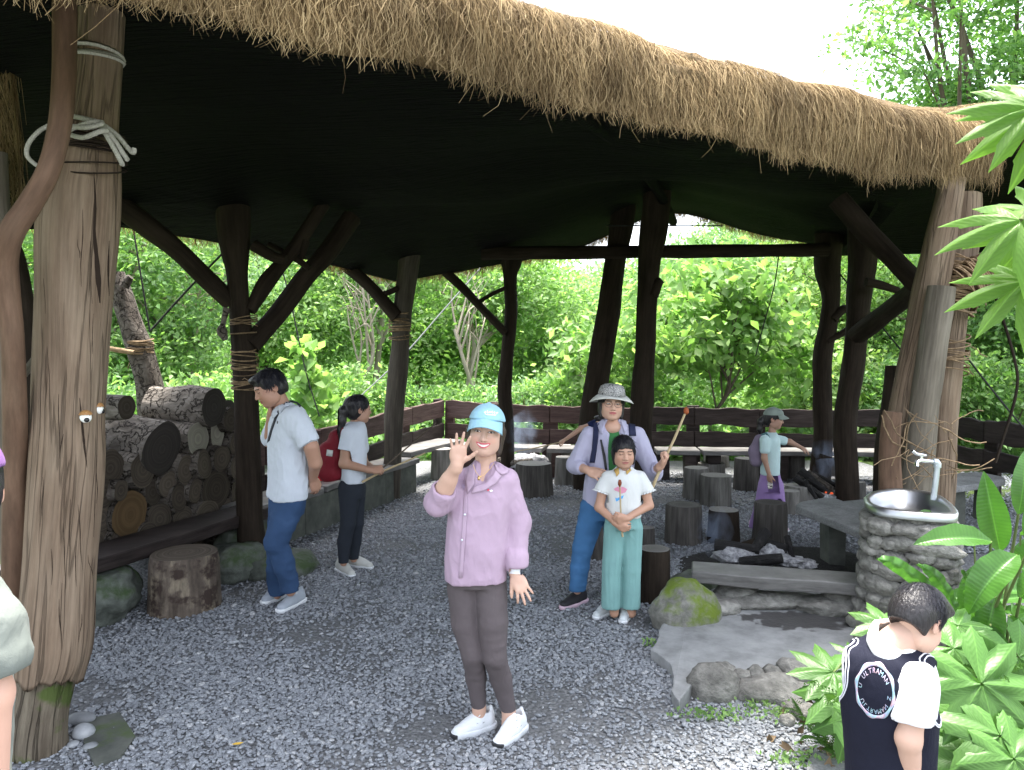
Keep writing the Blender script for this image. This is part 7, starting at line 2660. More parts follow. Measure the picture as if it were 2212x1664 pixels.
hand(g, aR[2], J(1136, 1290, -0.08) - aR[2], (-0.35, 1, 0.15), (-0.75, -0.5, -0.2), 0.90, (0.30, 0.16, 0.10, 0.12), 0.20, 0.3, 0.55, 0.025)
w.skin(g)
for lgx in (lg1, lg2):
    g = field([lgx[3], lgx[4] - np.array([0, 0, 0.1])], 0.06, 0.006)
    g.cone(lgx[3], lgx[4], 0.045, 0.033, 0.01)
    g.cone(lgx[4], lgx[4] + np.array([0, 0.01, -0.08]), 0.033, 0.036, 0.01)
    w.skin(g)
hc, hF, hh = J(1050, 931, -0.02), frame((-0.06, -1, 0.0), (0.10, 0, 1)), 0.222
w.parts.append(head_part(hc, hF, hh, (0.56, 0.36, 0.28), 0.0025, (0.55, 0.10, 0.13), 1.0, (0.10, 0.06, 0.045), 'smile', 0.25))
w.finish()
hair_part(hc, hF, hh, M['hair_brown'], w.o, 'bob', h=0.004)
capm = cloth('pale_blue_cap', (0.26, 0.45, 0.55), 0.04, 0.2)
cap_d, cap_b = cap_hat(w, hc, hF, hh, capm, 0.075, 0.050, bdrop=0.034)
# embroidery on the cap front: a short script line over a thin stroke
emb = plain('white_thread', (0.72, 0.74, 0.74), 0.7)
for pl in ([(1045, 891), (1049, 888), (1051, 893), (1048, 894)], [(1051, 889), (1053, 886), (1056, 893), (1053, 894)], [(1056, 889), (1060, 888), (1060, 893), (1057, 893)], [(1061, 889), (1064, 887), (1065, 894), (1062, 893)],
           [(1066, 890), (1069, 889), (1070, 894), (1067, 894)], [(1071, 891), (1076, 890), (1076, 893), (1072, 894)], [(1046, 895), (1074, 896), (1070, 898), (1052, 897)]):
    w.patch(pl, [cap_d], 0.003, emb, 'cap_embroidery', cap_d, 1)
# shirt
g = field([p for p in aR] + [aL[0], aL[1], J(962, 1050, -0.16), J(1031, 1262), J(1031, 990), J(960, 1250, -0.13), J(1100, 1250, 0.14)], 0.10, 0.0055)
g.loft(torso, 0.03, 0.004, 2.2)
c1 = J(1115, 1208, -0.03)
g.chain([aR[0] + np.array([-0.02, 0, 0]), aR[1], c1], [0.060, 0.053, 0.046], 0.03)
g.cone(J(1115, 1203, -0.03), J(1115, 1217, -0.035), 0.055, 0.054, 0.006)
cL = aL[1] * 0.72 + aL[2] * 0.28
g.chain([aL[0] + np.array([0.02, 0, 0]), aL[1]], [0.058, 0.062], 0.03)
g.cone(aL[1], cL, 0.061, 0.057, 0.015)
g.cone(aL[1] * 0.80 + aL[2] * 0.20, cL, 0.062, 0.062, 0.006)
g.cone(cL, aL[2], 0.044, 0.044, cut=True)
g.plane(aL[1] * 0.64 + aL[2] * 0.36, aL[2] - aL[1], cL - 0.08, cL + 0.09)
g.plane(J(1115, 1221, -0.03), (0, 0, -1), c1 - np.array([0.028, 0.07, 0.07]), c1 + 0.07)
g.plane(J(1031, 1246), (0.03, -0.02, -1), J(955, 1265, -0.25), J(1104, 1235, 0.25))
g.ell(J(1048, 1000, -0.115), (0.050, 0.085, 0.078), cut=True, kc=0.01)
g.ell(J(1040, 1026, -0.14), (0.036, 0.085, 0.066), cut=True, kc=0.01)
shirt = garment('shirt', g, lilac, w.o, 0.008, (8, 8, 5), 2.0, 2, 0.004)
g = field([J(985, 1068, -0.15), J(1090, 1038, -0.02)], 0.03, 0.005)
g.loft([(r_[0], r_[1], r_[2], r_[3] - 0.009, r_[4] - 0.004, r_[5]) for r_ in torso if r_[0] > 0.9], 0.02)
g.plane(J(1040, 1042), (0, 0, 1))
garment('camisole', g, cloth('lilac_top', (0.34, 0.265, 0.38)), w.o, 0)
# collar, lapel, button band, pocket print, buttons
dk = cloth('lilac_collar', (0.39, 0.29, 0.37), 0.04)
w.patch([(1066, 996), (1080, 1000), (1100, 1014), (1096, 1022), (1084, 1026), (1072, 1016)], [shirt], 0.014, dk, 'collar', shirt, 3, 0.004)
w.patch([(1071, 1014), (1083, 1028), (1072, 1044), (1046, 1060), (1018, 1066), (1024, 1052), (1048, 1044), (1062, 1030)], [shirt], 0.010, dk, 'lapel', shirt, 4, 0.004)
w.patch([(1014, 1006), (1026, 996), (1026, 1022), (1024, 1046), (1010, 1066), (1006, 1040)], [shirt], 0.010, dk, 'lapel', shirt, 4, 0.004)
w.patch([(1003, 1064), (1010, 1062), (1008, 1120), (1004, 1180), (999, 1249), (991, 1249), (996, 1180), (1000, 1120)], [shirt], 0.004, dk, 'button_band', shirt, 3, 0.003)
btn = plain('pearl_button', (0.6, 0.62, 0.7), 0.3)
for (bx, by) in ((1004, 1112), (998, 1167), (1080, 1018)):
    w.patch([(bx + 2.6 * math.cos(a), by + 2.6 * math.sin(a)) for a in np.linspace(0, 6.28, 9)[:-1]], [shirt], 0.010, btn, 'button', shirt, 0, 0.003)
red = plain('red_print', (0.55, 0.06, 0.10), 0.7)
for pl in ([(1052, 1058), (1056, 1056), (1058, 1060), (1053, 1061)], [(1057, 1060), (1062, 1058), (1065, 1061), (1060, 1063)]):
    w.patch(pl, [shirt], 0.005, red if pl[0][0] == 1052 else emb, 'print', shirt, 0)
# leggings
g = two_legs((list(lg1) + list(lg2) + [J(1031, 1215), J(940, 1250, -0.1), J(1120, 1250, 0.15)], 0.06, 0.0055),
             w.secs([(1262, 1030, 0.134, 0.105, 0.01), (1250, 1030, 0.138, 0.108, 0.01), (1235, 1030, 0.135, 0.105), (1215, 1031, 0.130, 0.10)]),
             lg1, [0.074, 0.067, 0.052, 0.050, 0.035], lg2, [0.080, 0.073, 0.057, 0.052, 0.036], True, 0.012)
garment('leggings', g, leg_m, w.o, 0.0022, (16, 16, 22), 1.0, 10)
# shoes with the tick mark, watch, ring, pendant
white_up, white_so = plain('white_mesh_trainer', (0.62, 0.64, 0.66), 0.6, bump=0.3, bscale=250), plain('white_rubber', (0.56, 0.58, 0.60), 0.5)
blackm = plain('black_rubber', (0.02, 0.02, 0.022), 0.6)
for he, to, lx in ((G(1066, 1570), G(976, 1598), 0), (G(1130, 1573), G(1072, 1620), 1)):
    so, pt = shoe(w.o, np.array(he - w.b), np.array(to - w.b), 0.094, white_up, white_so, 0.0045, 0.088, 0.034, True, None, emb)
    tk = MB()
    side = 1 if (pt(0.5, 0.05, 0.05)[1] < pt(0.5, -0.05, 0.05)[1]) else -1
    tick = [(0.30, 0.062), (0.40, 0.052), (0.52, 0.068), (0.40, 0.058)]
    vv = [Vector(pt(a, side * (0.0405 - 0.004 * abs(a - 0.4)), z)) for a, z in tick]
    tk.add(vv, [(0, 1, 2, 3)])
    o_ = tk.build('shoe_mark', blackm, None)
    o_.parent = so
    g = SDF(pt(0.9, 0, 0) - 0.06, pt(0.9, 0, 0) + 0.06, 0.004)
    g.cone(pt(0.84, 0, 0.024), pt(0.85, 0, 0.024), 0.042, 0.041, 0.0)
    g.plane(pt(0.93, 0, 0), pt(0, 0, 0) - pt(1, 0, 0))
    g.plane(pt(0, 0, 0.030), pt(0, 0, 1) - pt(0, 0, 0))
    g.plane(pt(0, 0, -0.003), pt(0, 0, 0) - pt(0, 0, 1))
    o_ = garment('shoe_toe_guard', g, blackm, None, 0)
    o_.parent = so
ringd = aR[2] + (aR[1] - aR[2]) / np.linalg.norm(aR[1] - aR[2]) * 0.012
mb = MB()
for i in range(5):
    z = (i - 2) * 0.0045
    ax_ = (aR[1] - aR[2]) / np.linalg.norm(aR[1] - aR[2])
    x_ = np.cross(ax_, (0, 1, 0)); x_ /= np.linalg.norm(x_); y_ = np.cross(ax_, x_)
    mb.tube([Vector(ringd + ax_ * z + (x_ * math.cos(a) + y_ * math.sin(a)) * 0.0285) for a in np.linspace(0, 2 * math.pi, 21)], 0.0028, 5, caps=False)
wt = mb.build('watch_band', plain('white_silicone', (0.72, 0.74, 0.76), 0.5), w.o)
g = SDF(ringd - 0.05, ringd + 0.05, 0.003)
g.ell(ringd + np.array([0.026, -0.006, 0.0]), (0.007, 0.018, 0.020), 0.0)
garment('watch_case', g, plain('watch_glass', (0.03, 0.035, 0.05), 0.15), wt, 0)
chn = MB().tube([Vector(J(px, py, -0.118)) for px, py in ((1022, 1004), (1028, 1020), (1036, 1030), (1046, 1026), (1058, 1014), (1068, 1000))], 0.0011, 5)
chn.box(Vector(J(1034, 1034, -0.122)), (0.010, 0.004, 0.016)).box(Vector(J(1036, 1030, -0.122)), (0.016, 0.004, 0.005))
chn.build('necklace', plain('gold', (0.75, 0.5, 0.2), 0.3, 1.0), w.o)

# ======================================================= the man in the white polo shirt
m_ = Person(G(615, 1318), 'person in pale polo shirt and blue jeans looking down with a shoulder strap', (0.40, 0.225, 0.155))
J = m_.J
YW = -1.05
polo = cloth('pale_polo', (0.54, 0.58, 0.64), 0.04)
jean = denim('blue_denim', (0.035, 0.07, 0.148))
torso = m_.secs([(1075, 620, 0.180, 0.125), (1020, 622, 0.182, 0.130), (960, 622, 0.188, 0.132), (915, 624, 0.195, 0.125), (893, 622, 0.165, 0.105), (878, 614, 0.085, 0.075), (868, 608, 0.062, 0.062)], YW)
n1 = [J(640, 905, -0.15), J(672, 965, -0.17), J(681, 1000, -0.13), J(676, 1034, -0.02)]
f1 = [J(604, 905, 0.16), J(582, 955, 0.10), J(585, 902, -0.02)]
L1 = [J(628, 1085, -0.07), J(596, 1172, -0.10), J(612, 1215, -0.07), J(628, 1278, -0.02)]
L2 = [J(612, 1085, 0.08), J(600, 1175, 0.10), J(598, 1230, 0.14), J(598, 1285, 0.18)]
g = field([n1[3], f1[1], L1[3], L2[3], J(615, 860)], 0.14, 0.010)
g.loft([(r_[0], r_[1], r_[2], r_[3] - 0.025, r_[4] - 0.025, r_[5]) for r_ in torso], 0.02)
g.chain(L1, [0.08, 0.05, 0.05, 0.036], 0.02).chain(L2, [0.08, 0.05, 0.05, 0.036], 0.02)
m_.skin(g)
hc, hF, hh = J(583, 838, -0.06), frame((-0.80, -0.50, -0.42), (-0.30, -0.1, 1)), 0.245
g = field([hc, J(608, 885)], 0.09, 0.006)
g.cone(J(610, 880, 0.0), hc + np.array([0.035, 0.03, -0.05]), 0.062, 0.058, 0.02)
m_.skin(g)
g = field(n1 + [J(690, 1062, 0.0)], 0.07, 0.006)
g.chain(n1[1:], [0.054, 0.046, 0.030], 0.02)
hand(g, n1[3], J(686, 1066, 0.03) - n1[3], (-0.7, 0.6, 0.1), (0.3, 0.5, -0.4), 1.05, (0.45, 0.4, 0.4, 0.4), 0.04, 0.3, 0.4, 0.03)
m_.skin(g)
g = field(f1 + [J(580, 872, -0.05)], 0.07, 0.007)
g.chain(f1[1:], [0.042, 0.03], 0.02)
hand(g, f1[2], J(582, 872, -0.06) - f1[2], (1, 0.2, 0), (0, 1, 0.2), 1.0, (0.3, 0.3, 0.3, 0.3), 0.05)
m_.skin(g)
m_.parts.append(head_part(hc, hF, hh, (0.42, 0.235, 0.165), 0.0035, (0.33, 0.12, 0.10), 0.0, (0.03, 0.02, 0.015), 'closed'))
m_.finish()
loose_locks(hair_part(hc, hF, hh, M['hair_black'], m_.o, 'short', h=0.0045, amp=0.004), hc, hF, hh, 1200, (0.02, 0.045), wd=0.0016, lift=0.005)
g = field([n1[1], f1[0], J(560, 1098, -0.1), J(680, 860, 0.1), J(600, 860, 0.2)], 0.10, 0.0065)
g.loft(torso, 0.03, 0.004, 2.2)
g.chain([n1[0] + np.array([-0.02, 0.02, 0.01]), n1[1] * 0.85 + n1[0] * 0.15], [0.082, 0.078], 0.035)
g.chain([f1[0], f1[1] * 0.8 + f1[0] * 0.2], [0.075, 0.07], 0.03)
g.plane(n1[1] * 0.9 + n1[0] * 0.1, n1[1] - n1[0], n1[1] - np.array([0.07, 0.11, 0.11]), n1[1] + np.array([0.11, 0.05, 0.11]))
g.plane(J(620, 1075), (-0.22, 0.1, -1), J(540, 1110, -0.4), J(720, 1050, 0.4))
g.cone(J(606, 884, -0.01), J(600, 850, -0.02), 0.058, 0.075, cut=True)
polo_o = garment('polo_shirt', g, polo, m_.o, 0.010, (8, 8, 4), 5.0, 2, 0.005)
m_.patch([(600, 880), (612, 866), (622, 868), (626, 876), (612, 884), (604, 896)], [polo_o], 0.012, polo, 'collar', polo_o, 3, 0.005)
m_.patch([(588, 893), (597, 886), (600, 894), (590, 905)], [polo_o], 0.010, polo, 'collar', polo_o, 3, 0.005)
navy = plain('black_webbing', (0.012, 0.014, 0.022), 0.7)
m_.patch([(648, 880), (640, 872), (628, 869), (615, 874), (606, 886), (597, 905), (588, 930), (582, 952), (577, 958), (579, 946), (586, 922), (594, 900), (603, 882), (613, 870), (628, 865), (642, 868), (651, 877)], [polo_o], 0.006, navy, 'shoulder_strap', polo_o, 2, 0.004)
m_.patch([(599, 909), (601, 911), (600, 916), (598, 915)], [polo_o], 0.004, navy, 'chest_logo', polo_o, 0)
g = two_legs((L1 + L2 + [J(620, 1050)], 0.13, 0.007), m_.secs([(1110, 618, 0.150, 0.120), (1085, 620, 0.160, 0.125), (1050, 621, 0.165, 0.12)], YW), L1, [0.100, 0.080, 0.074, 0.064], L2, [0.096, 0.078, 0.072, 0.060], True, 0.015)
garment('jeans', g, jean, m_.o, 0.009, (9, 9, 14), 3.0, 6)
grey_up, grey_so = plain('grey_knit_shoe', (0.30, 0.33, 0.37), 0.8, bump=0.3), plain('pale_foam_sole', (0.62, 0.64, 0.66), 0.5)
shoe(m_.o, np.array(G(656, 1297) - m_.b), np.array(G(598, 1328) - m_.b), 0.105, grey_up, grey_so, 0.006, 0.09, 0.03, None, None, grey_so)
shoe(m_.o, np.array(G(612, 1288) - m_.b), np.array(G(567, 1308) - m_.b), 0.105, grey_up, grey_so, 0.006, 0.09, 0.03)

# ======================================================= the girl with the ponytail
p_ = Person(G(764, 1240), 'person with black ponytail in white tee and dark leggings seen from behind', (0.38, 0.215, 0.145))
J = p_.J
YW = -1.2
tee = cloth('white_tee', (0.55, 0.59, 0.65), 0.04)
torso = p_.secs([(1040, 762, 0.150, 0.098), (1000, 763, 0.148, 0.10), (960, 763, 0.155, 0.105), (932, 764, 0.155, 0.10), (918, 766, 0.12, 0.08), (910, 770, 0.052, 0.052)], YW)
n1 = [J(752, 936, -0.13), J(743, 1002, -0.15), J(800, 1016, -0.17)]
f1 = [J(776, 936, 0.13), J(785, 1000, 0.14), J(806, 1012, 0.0)]
L1 = [J(755, 1055, -0.06), J(752, 1130, -0.06), J(744, 1170, -0.04), J(742, 1216, -0.04)]
L2 = [J(768, 1055, 0.06), J(770, 1130, 0.06), J(766, 1170, 0.1), J(764, 1208, 0.12)]
g = field(n1 + f1 + L1 + L2 + [J(770, 870)], 0.12, 0.009)
g.loft([(r_[0], r_[1], r_[2], r_[3] - 0.02, r_[4] - 0.02, r_[5]) for r_ in torso], 0.02)
g.chain(L1, [0.07, 0.045, 0.045, 0.03], 0.02).chain(L2, [0.07, 0.045, 0.045, 0.03], 0.02)
g.cone(J(768, 914, 0), J(776, 890, 0), 0.045, 0.045, 0.01)
p_.skin(g)
g = field(n1 + f1 + [J(835, 1025, -0.1)], 0.06, 0.006)
g.chain(n1, [0.045, 0.040, 0.026], 0.02).chain(f1, [0.045, 0.038, 0.026], 0.02)
hand(g, n1[2], (1, 0.05, 0.05), (0, 0.6, -0.6), (0, 0.3, 1), 0.95, (0.9, 0.9, 0.9, 0.9), 0.02, 0.5, 0.5)
hand(g, f1[2], (1, -0.4, 0.05), (0, -0.6, -0.6), (0, -0.3, 1), 0.95, (0.9, 0.9, 0.9, 0.9), 0.02, 0.5, 0.5)
p_.skin(g)
hc, hF, hh = J(775, 884, 0.0), frame((0.86, 0.50, -0.06)), 0.222
p_.parts.append(head_part(hc, hF, hh, (0.40, 0.23, 0.16), 0.004))
p_.finish()


def pony(g):
    g.ell((0, 0.075, 0.045), (0.05, 0.05, 0.05), 0.03)
    g.ell((0, 0.035, -0.035), (0.07, 0.07, 0.06), 0.03)
    pts = [(0, 0.105, 0.03), (-0.005, 0.135, -0.02), (-0.01, 0.145, -0.10), (-0.01, 0.148, -0.18), (0.0, 0.15, -0.26)]
    g.chain([np.array(q) for q in pts], [0.028, 0.038, 0.034, 0.026, 0.008], 0.02)


loose_locks(hair_part(hc, hF, hh, M['hair_black'], p_.o, 'tied', h=0.005, extra=pony), hc, hF, hh, 900, (0.02, 0.04), wd=0.0014, lift=0.003)
g = field([n1[1], f1[0], J(735, 1050, -0.1), J(800, 900, 0.15)], 0.11, 0.007)
g.loft(torso, 0.03, 0.004, 2.2)
g.chain([n1[0] + np.array([0.01, 0.02, 0]), n1[0] * 0.42 + n1[1] * 0.58], [0.068, 0.066], 0.03)
g.chain([f1[0], f1[0] * 0.5 + f1[1] * 0.5], [0.064, 0.064], 0.03)
q = n1[0] * 0.45 + n1[1] * 0.55
g.plane(q, n1[1] - n1[0], q - 0.09, q + np.array([0.04, 0.09, 0.05]))
tee_o = garment('tee_shirt', g, tee, p_.o, 0.005, (10, 10, 5), 2.5, 2)
g = two_legs((L1 + L2 + [J(762, 1030)], 0.13, 0.007), p_.secs([(1075, 760, 0.125, 0.105), (1060, 760, 0.140, 0.108), (1035, 762, 0.138, 0.09)], YW), L1, [0.092, 0.062, 0.058, 0.040], L2, [0.088, 0.060, 0.056, 0.040], True, 0.012)
garment('leggings', g, cloth('black_leggings', (0.022, 0.026, 0.034)), p_.o, 0.002, (14, 14, 14), 1.0, 2)
off_up = plain('off_white_canvas_shoe', (0.46, 0.46, 0.43), 0.8)
shoe(p_.o, np.array(G(728, 1230) - p_.b), np.array(G(766, 1249) - p_.b), 0.088, off_up, grey_so, 0.006, 0.08, 0.022)
shoe(p_.o, np.array(G(752, 1222) - p_.b), np.array(G(808, 1230) - p_.b), 0.088, off_up, grey_so, 0.006, 0.08, 0.022)
# her dark red backpack
bk = empty('backpack', P(720, 1040, p_.b.y - 0.02), 'dark red backpack with white patch worn by the ponytailed person', 'backpack')
JB = lambda px, py, dy=0.0: np.array(P(px, py, p_.b.y + dy) - bk.location)
crim = cloth('crimson_nylon', (0.16, 0.012, 0.02), 0.1, 0.2, 0.6)
g = field([JB(700, 1045, -0.1), JB(742, 925, 0.1)], 0.10, 0.007)
g.chain([JB(728, 945, -0.02), JB(722, 985, -0.03), JB(718, 1020, -0.03)], [0.068, 0.09, 0.098], 0.05)
g.cone(JB(704, 972, -0.05), JB(704, 1016, -0.05), 0.062, 0.074, 0.04)
g.plane(JB(738, 985), (0.97, 0.2, 0.12))
g.plane(JB(715, 1037), (0.1, 0, -1))
bp_o = garment('pack_body', g, crim, bk, 0.004, (16, 16, 12), 1.0, 1)
mb = MB().tube([Vector(JB(734, 938, -0.1)), Vector(JB(742, 926, -0.13)), Vector(JB(752, 932, -0.16)), Vector(JB(754, 950, -0.17)), Vector(JB(748, 985, -0.12)), Vector(JB(736, 1015, -0.08))], 0.013, 8, flat=0.5)
mb.build('pack_strap', crim, bk)
mb = MB()
c0 = Vector(JB(712, 979, -0.14))
mb.box(c0, (0.05, 0.004, 0.05), Matrix.Rotation(0.15, 3, 'Y'))
mb.build('pack_patch', plain('white_patch', (0.55, 0.55, 0.53), 0.7), bk)
# the bright red bag beside her
rb = empty('red_bag', P(698, 1042, 8.0), 'shiny bright red bag on the bench behind the man', 'bag')
rb.location.z = 0.455
rb.scale = (1.2, 1.2, 1.05)
g = SDF((-0.14, -0.12, -0.01), (0.14, 0.12, 0.34), 0.008)
g.loft([(0.0, 0, 0, 0.10, 0.08, 0), (0.1, 0, 0, 0.115, 0.09, 0), (0.2, -0.01, 0, 0.09, 0.07, 0), (0.28, -0.02, 0, 0.05, 0.04, 0), (0.31, -0.02, 0, 0.03, 0.03, 0)], 0.01)
garment('bag_body', g, plain('red_plastic', (0.62, 0.012, 0.03), 0.3), rb, 0.010, (14, 14, 10), 4.0)

# ======================================================= the woman in the sun hat
h_ = Person(G(1290, 1316), 'person in patterned bucket hat and open pale lilac shirt holding a roasting stick', (0.50, 0.30, 0.215))
J = h_.J
pale = cloth('pale_lilac_shirt', (0.40, 0.385, 0.50), 0.05)
green = cloth('green_tee', (0.045, 0.17, 0.055), 0.06)
torso = h_.secs([(1100, 1308, 0.160, 0.115), (1050, 1314, 0.160, 0.118), (990, 1320, 0.158, 0.120), (950, 1324, 0.165, 0.110), (930, 1325, 0.155, 0.090), (916, 1324, 0.085, 0.066), (905, 1323, 0.052, 0.055)])
r1 = [J(1380, 942, 0.0), J(1412, 1022, -0.03), J(1427, 1006, -0.20)]
l1 = [J(1268, 942, 0.0), J(1242, 1005, 0.0), J(1270, 1016, -0.16)]
L1 = [J(1282, 1100, 0.0), J(1258, 1185, -0.03), J(1252, 1225, 0.0), J(1247, 1276, 0.03)]
L2 = [J(1326, 1100, 0.06), J(1330, 1190, 0.10), J(1330, 1230, 0.14), J(1328, 1283, 0.18)]
g = field(r1 + l1 + L1 + L2 + [J(1322, 850)], 0.10, 0.009)
g.loft([(r_[0], r_[1], r_[2], r_[3] - 0.025, r_[4] - 0.025, r_[5]) for r_ in torso], 0.02)
g.chain(L1, [0.07, 0.045, 0.045, 0.03], 0.02).chain(L2, [0.07, 0.045, 0.045, 0.03], 0.02)
h_.skin(g)
hc, hF, hh = J(1321, 872, -0.02), frame((0.0, -1, -0.02), (0.04, 0, 1)), 0.225
g = field([hc, J(1323, 945, -0.05)], 0.09, 0.006)
g.cone(J(1323, 915, 0.01), hc + np.array([0, 0.02, -0.04]), 0.052, 0.050, 0.02)
g.ell(J(1324, 925, -0.03), (0.075, 0.06, 0.05), 0.03)
h_.skin(g)
g = field(r1 + [J(1440, 985, -0.25)], 0.06, 0.005)
g.chain(r1[1:], [0.038, 0.027], 0.01)
hand(g, r1[2], J(1436, 994, -0.22) - r1[2], (0.2, -0.3, 0.9), (-0.5, -0.6, 0.5), 1.0, (1.1, 1.1, 1.1, 1.1), 0.0, 0.6, 0.6)
h_.skin(g)
g = field(l1 + [J(1315, 1035, -0.3)], 0.05, 0.005)
g.chain(l1[1:], [0.038, 0.027], 0.01)
hand(g, l1[2], J(1302, 1030, -0.24) - l1[2], (0.1, 0.75, -0.6), (0.5, -0.2, 0.8), 1.0, (0.25, 0.22, 0.22, 0.25), 0.10, 0.2, 0.5)
h_.skin(g)
h_.parts.append(head_part(hc, hF, hh, (0.52, 0.32, 0.235), 0.0035, (0.42, 0.12, 0.12), 0.0, (0.07, 0.05, 0.04), 'smile', 0.1))
h_.finish()
hair_part(hc, hF, hh, M['hair_black'], h_.o, 'bob', h=0.005)
# bucket hat
t = NT('patterned_hat')
tc = t.n('TexCoord')
n1_ = t.n('TexNoise', Scale=260.0, Detail=2.0)
t.l(tc.outputs['Object'], n1_.inputs['Vector'])
vo = t.n('TexVoronoi', Scale=34.0)
t.l(tc.outputs['Object'], vo.inputs['Vector'])
c = t.ramp(n1_.outputs['Fac'], [(0.46, (0.08, 0.08, 0.085)), (0.56, (0.55, 0.54, 0.52))])
k = t.ramp(vo.outputs['Distance'], [(0.20, g3(1)), (0.24, g3(0))])
t.l(t.mix(k, c, (0.02, 0.02, 0.022)), t.b.inputs['Base Color'])
t.b.inputs['Roughness'].default_value = 0.9
hat_pat = t.m
kk = hh / 0.225
rows = []
for r_, z in ((0.002, 0.140), (0.05, 0.136), (0.078, 0.120), (0.088, 0.095), (0.095, 0.056)):
    rows.append([np.array([(r_) * 1.02 * math.cos(a), 0.012 + r_ * 1.14 * math.sin(a), z]) * kk @ np.array(hF).T + hc for a in np.linspace(0, 2 * math.pi, 33)])
hat = sheet(rows, 0.004, 'bucket_hat', hat_pat, h_.o)
rows = []
for r_, z in ((0.095, 0.058), (0.112, 0.046), (0.136, 0.024), (0.155, 0.0)):
    rows.append([np.array([r_ * math.cos(a), 0.012 + r_ * 1.06 * math.sin(a) , z + 0.006 * math.sin(a * 2 + 0.6) + 0.052 * max(0.0, -math.sin(a)) ** 1.5 * (r_ - 0.095) / 0.065]) * kk @ np.array(hF).T + hc for a in np.linspace(0, 2 * math.pi, 33)])
o_ = sheet(rows, 0.004, 'hat_brim', cloth('cream_canvas', (0.55, 0.55, 0.51)), h_.o)
o_.parent = hat
# glasses
mb = MB()
for s in (-1, 1):
    mb.tube([Vector(np.array([s * 0.033 + 0.026 * math.cos(a), -0.098, 0.002 + 0.019 * math.sin(a)]) * kk @ np.array(hF).T + hc) for a in np.linspace(0, 6.2832, 21)], 0.0016, 5, caps=False)
    mb.tube([Vector(np.array(q) * kk @ np.array(hF).T + hc) for q in ((s * 0.059, -0.096, 0.006), (s * 0.075, -0.05, 0.004), (s * 0.079, 0.0, 0.0))], 0.0014, 5)
mb.tube([Vector(np.array(q) * kk @ np.array(hF).T + hc) for q in ((-0.008, -0.099, 0.004), (0, -0.102, 0.006), (0.008, -0.099, 0.004))], 0.0014, 5)
mb.build('glasses', plain('brown_frame', (0.12, 0.07, 0.05), 0.4), h_.o)
g = field([J(1265, 1060, -0.1), J(1385, 905, 0.1)], 0.06, 0.007)
g.loft([(r_[0], r_[1], r_[2], r_[3] - 0.010, r_[4] - 0.010, r_[5]) for r_ in torso], 0.02)
g.cone(J(1323, 905, -0.02), J(1323, 925, -0.10), 0.05, 0.045, cut=True)
g.plane(J(1323, 911), (0, 0, 1))
garment('green_top', g, green, h_.o, 0.002)
g = field(r1 + l1 + [J(1300, 1112, -0.1), J(1323, 895, 0.1)], 0.09, 0.007)
g.loft(torso, 0.03, 0.006, 2.2)
g.chain([r1[0] + np.array([-0.02, 0, 0]), r1[1]], [0.066, 0.058], 0.03).cone(r1[1], r1[1] * 0.45 + r1[2] * 0.55, 0.056, 0.044, 0.02)
g.chain([l1[0] + np.array([0.02, 0, 0]), l1[1]], [0.066, 0.056], 0.03).cone(l1[1], l1[1] * 0.45 + l1[2] * 0.55, 0.056, 0.044, 0.02)
for a_ in (r1, l1):
    q = a_[1] * 0.42 + a_[2] * 0.58
    g.plane(q, a_[2] - a_[1], q - 0.05, q + 0.05)
g.ell(J(1330, 985, -0.13), (0.055, 0.10, 0.24), cut=True, kc=0.01)
g.ell(J(1325, 920, -0.08), (0.055, 0.09, 0.06), cut=True, kc=0.01)
g.plane(J(1290, 1090), (-0.35, 0.1, -1), J(1230, 1120, -0.2), J(1400, 1075, 0.2))
hs_o = garment('open_shirt', g, pale, h_.o, 0.008, (9, 9, 5), 6.0, 2, 0.004)
nav = plain('navy_webbing', (0.012, 0.016, 0.05), 0.8)
for pl in ([(1282, 914), (1294, 912), (1292, 945), (1288, 975), (1284, 1000), (1274, 1000), (1279, 970), (1281, 940)], [(1358, 915), (1372, 918), (1374, 942), (1360, 942)]):
    h_.patch(pl, [hs_o], 0.010, nav, 'pack_strap', hs_o, 3, 0.008)
h_.patch([(1296, 950), (1300, 950), (1308, 985), (1312, 1015), (1307, 1016), (1302, 985)], [hs_o], 0.012, blackm, 'camera_strap', hs_o, 2, 0.004)
h_.patch([(1290, 914), (1304, 905), (1308, 915), (1300, 940), (1294, 930)], [hs_o], 0.012, pale, 'collar', hs_o, 2, 0.004)
h_.patch([(1340, 905), (1352, 910), (1356, 925), (1350, 936), (1344, 920)], [hs_o], 0.012, pale, 'collar', hs_o, 2, 0.004)
g = two_legs((L1 + L2 + [J(1305, 1075)], 0.13, 0.007), h_.secs([(1120, 1302, 0.140, 0.11), (1100, 1304, 0.150, 0.115), (1070, 1308, 0.145, 0.105)]), L1, [0.10, 0.072, 0.066, 0.062], L2, [0.095, 0.07, 0.062, 0.058], True, 0.015)
garment('jeans', g, denim('washed_denim', (0.055, 0.15, 0.31)), h_.o, 0.006, (9, 9, 14), 7.0, 6)
blk_up, pink_so = plain('black_trainer', (0.018, 0.017, 0.02), 0.7), plain('pink_white_sole', (0.55, 0.40, 0.47), 0.5)
shoe(h_.o, np.array(G(1266, 1298) - h_.b), np.array(G(1209, 1320) - h_.b), 0.095, blk_up, pink_so, 0.006, 0.09, 0.03)
shoe(h_.o, np.array(G(1322, 1285) - h_.b), np.array(G(1338, 1316) - h_.b), 0.095, blk_up, pink_so, 0.006, 0.09, 0.03)


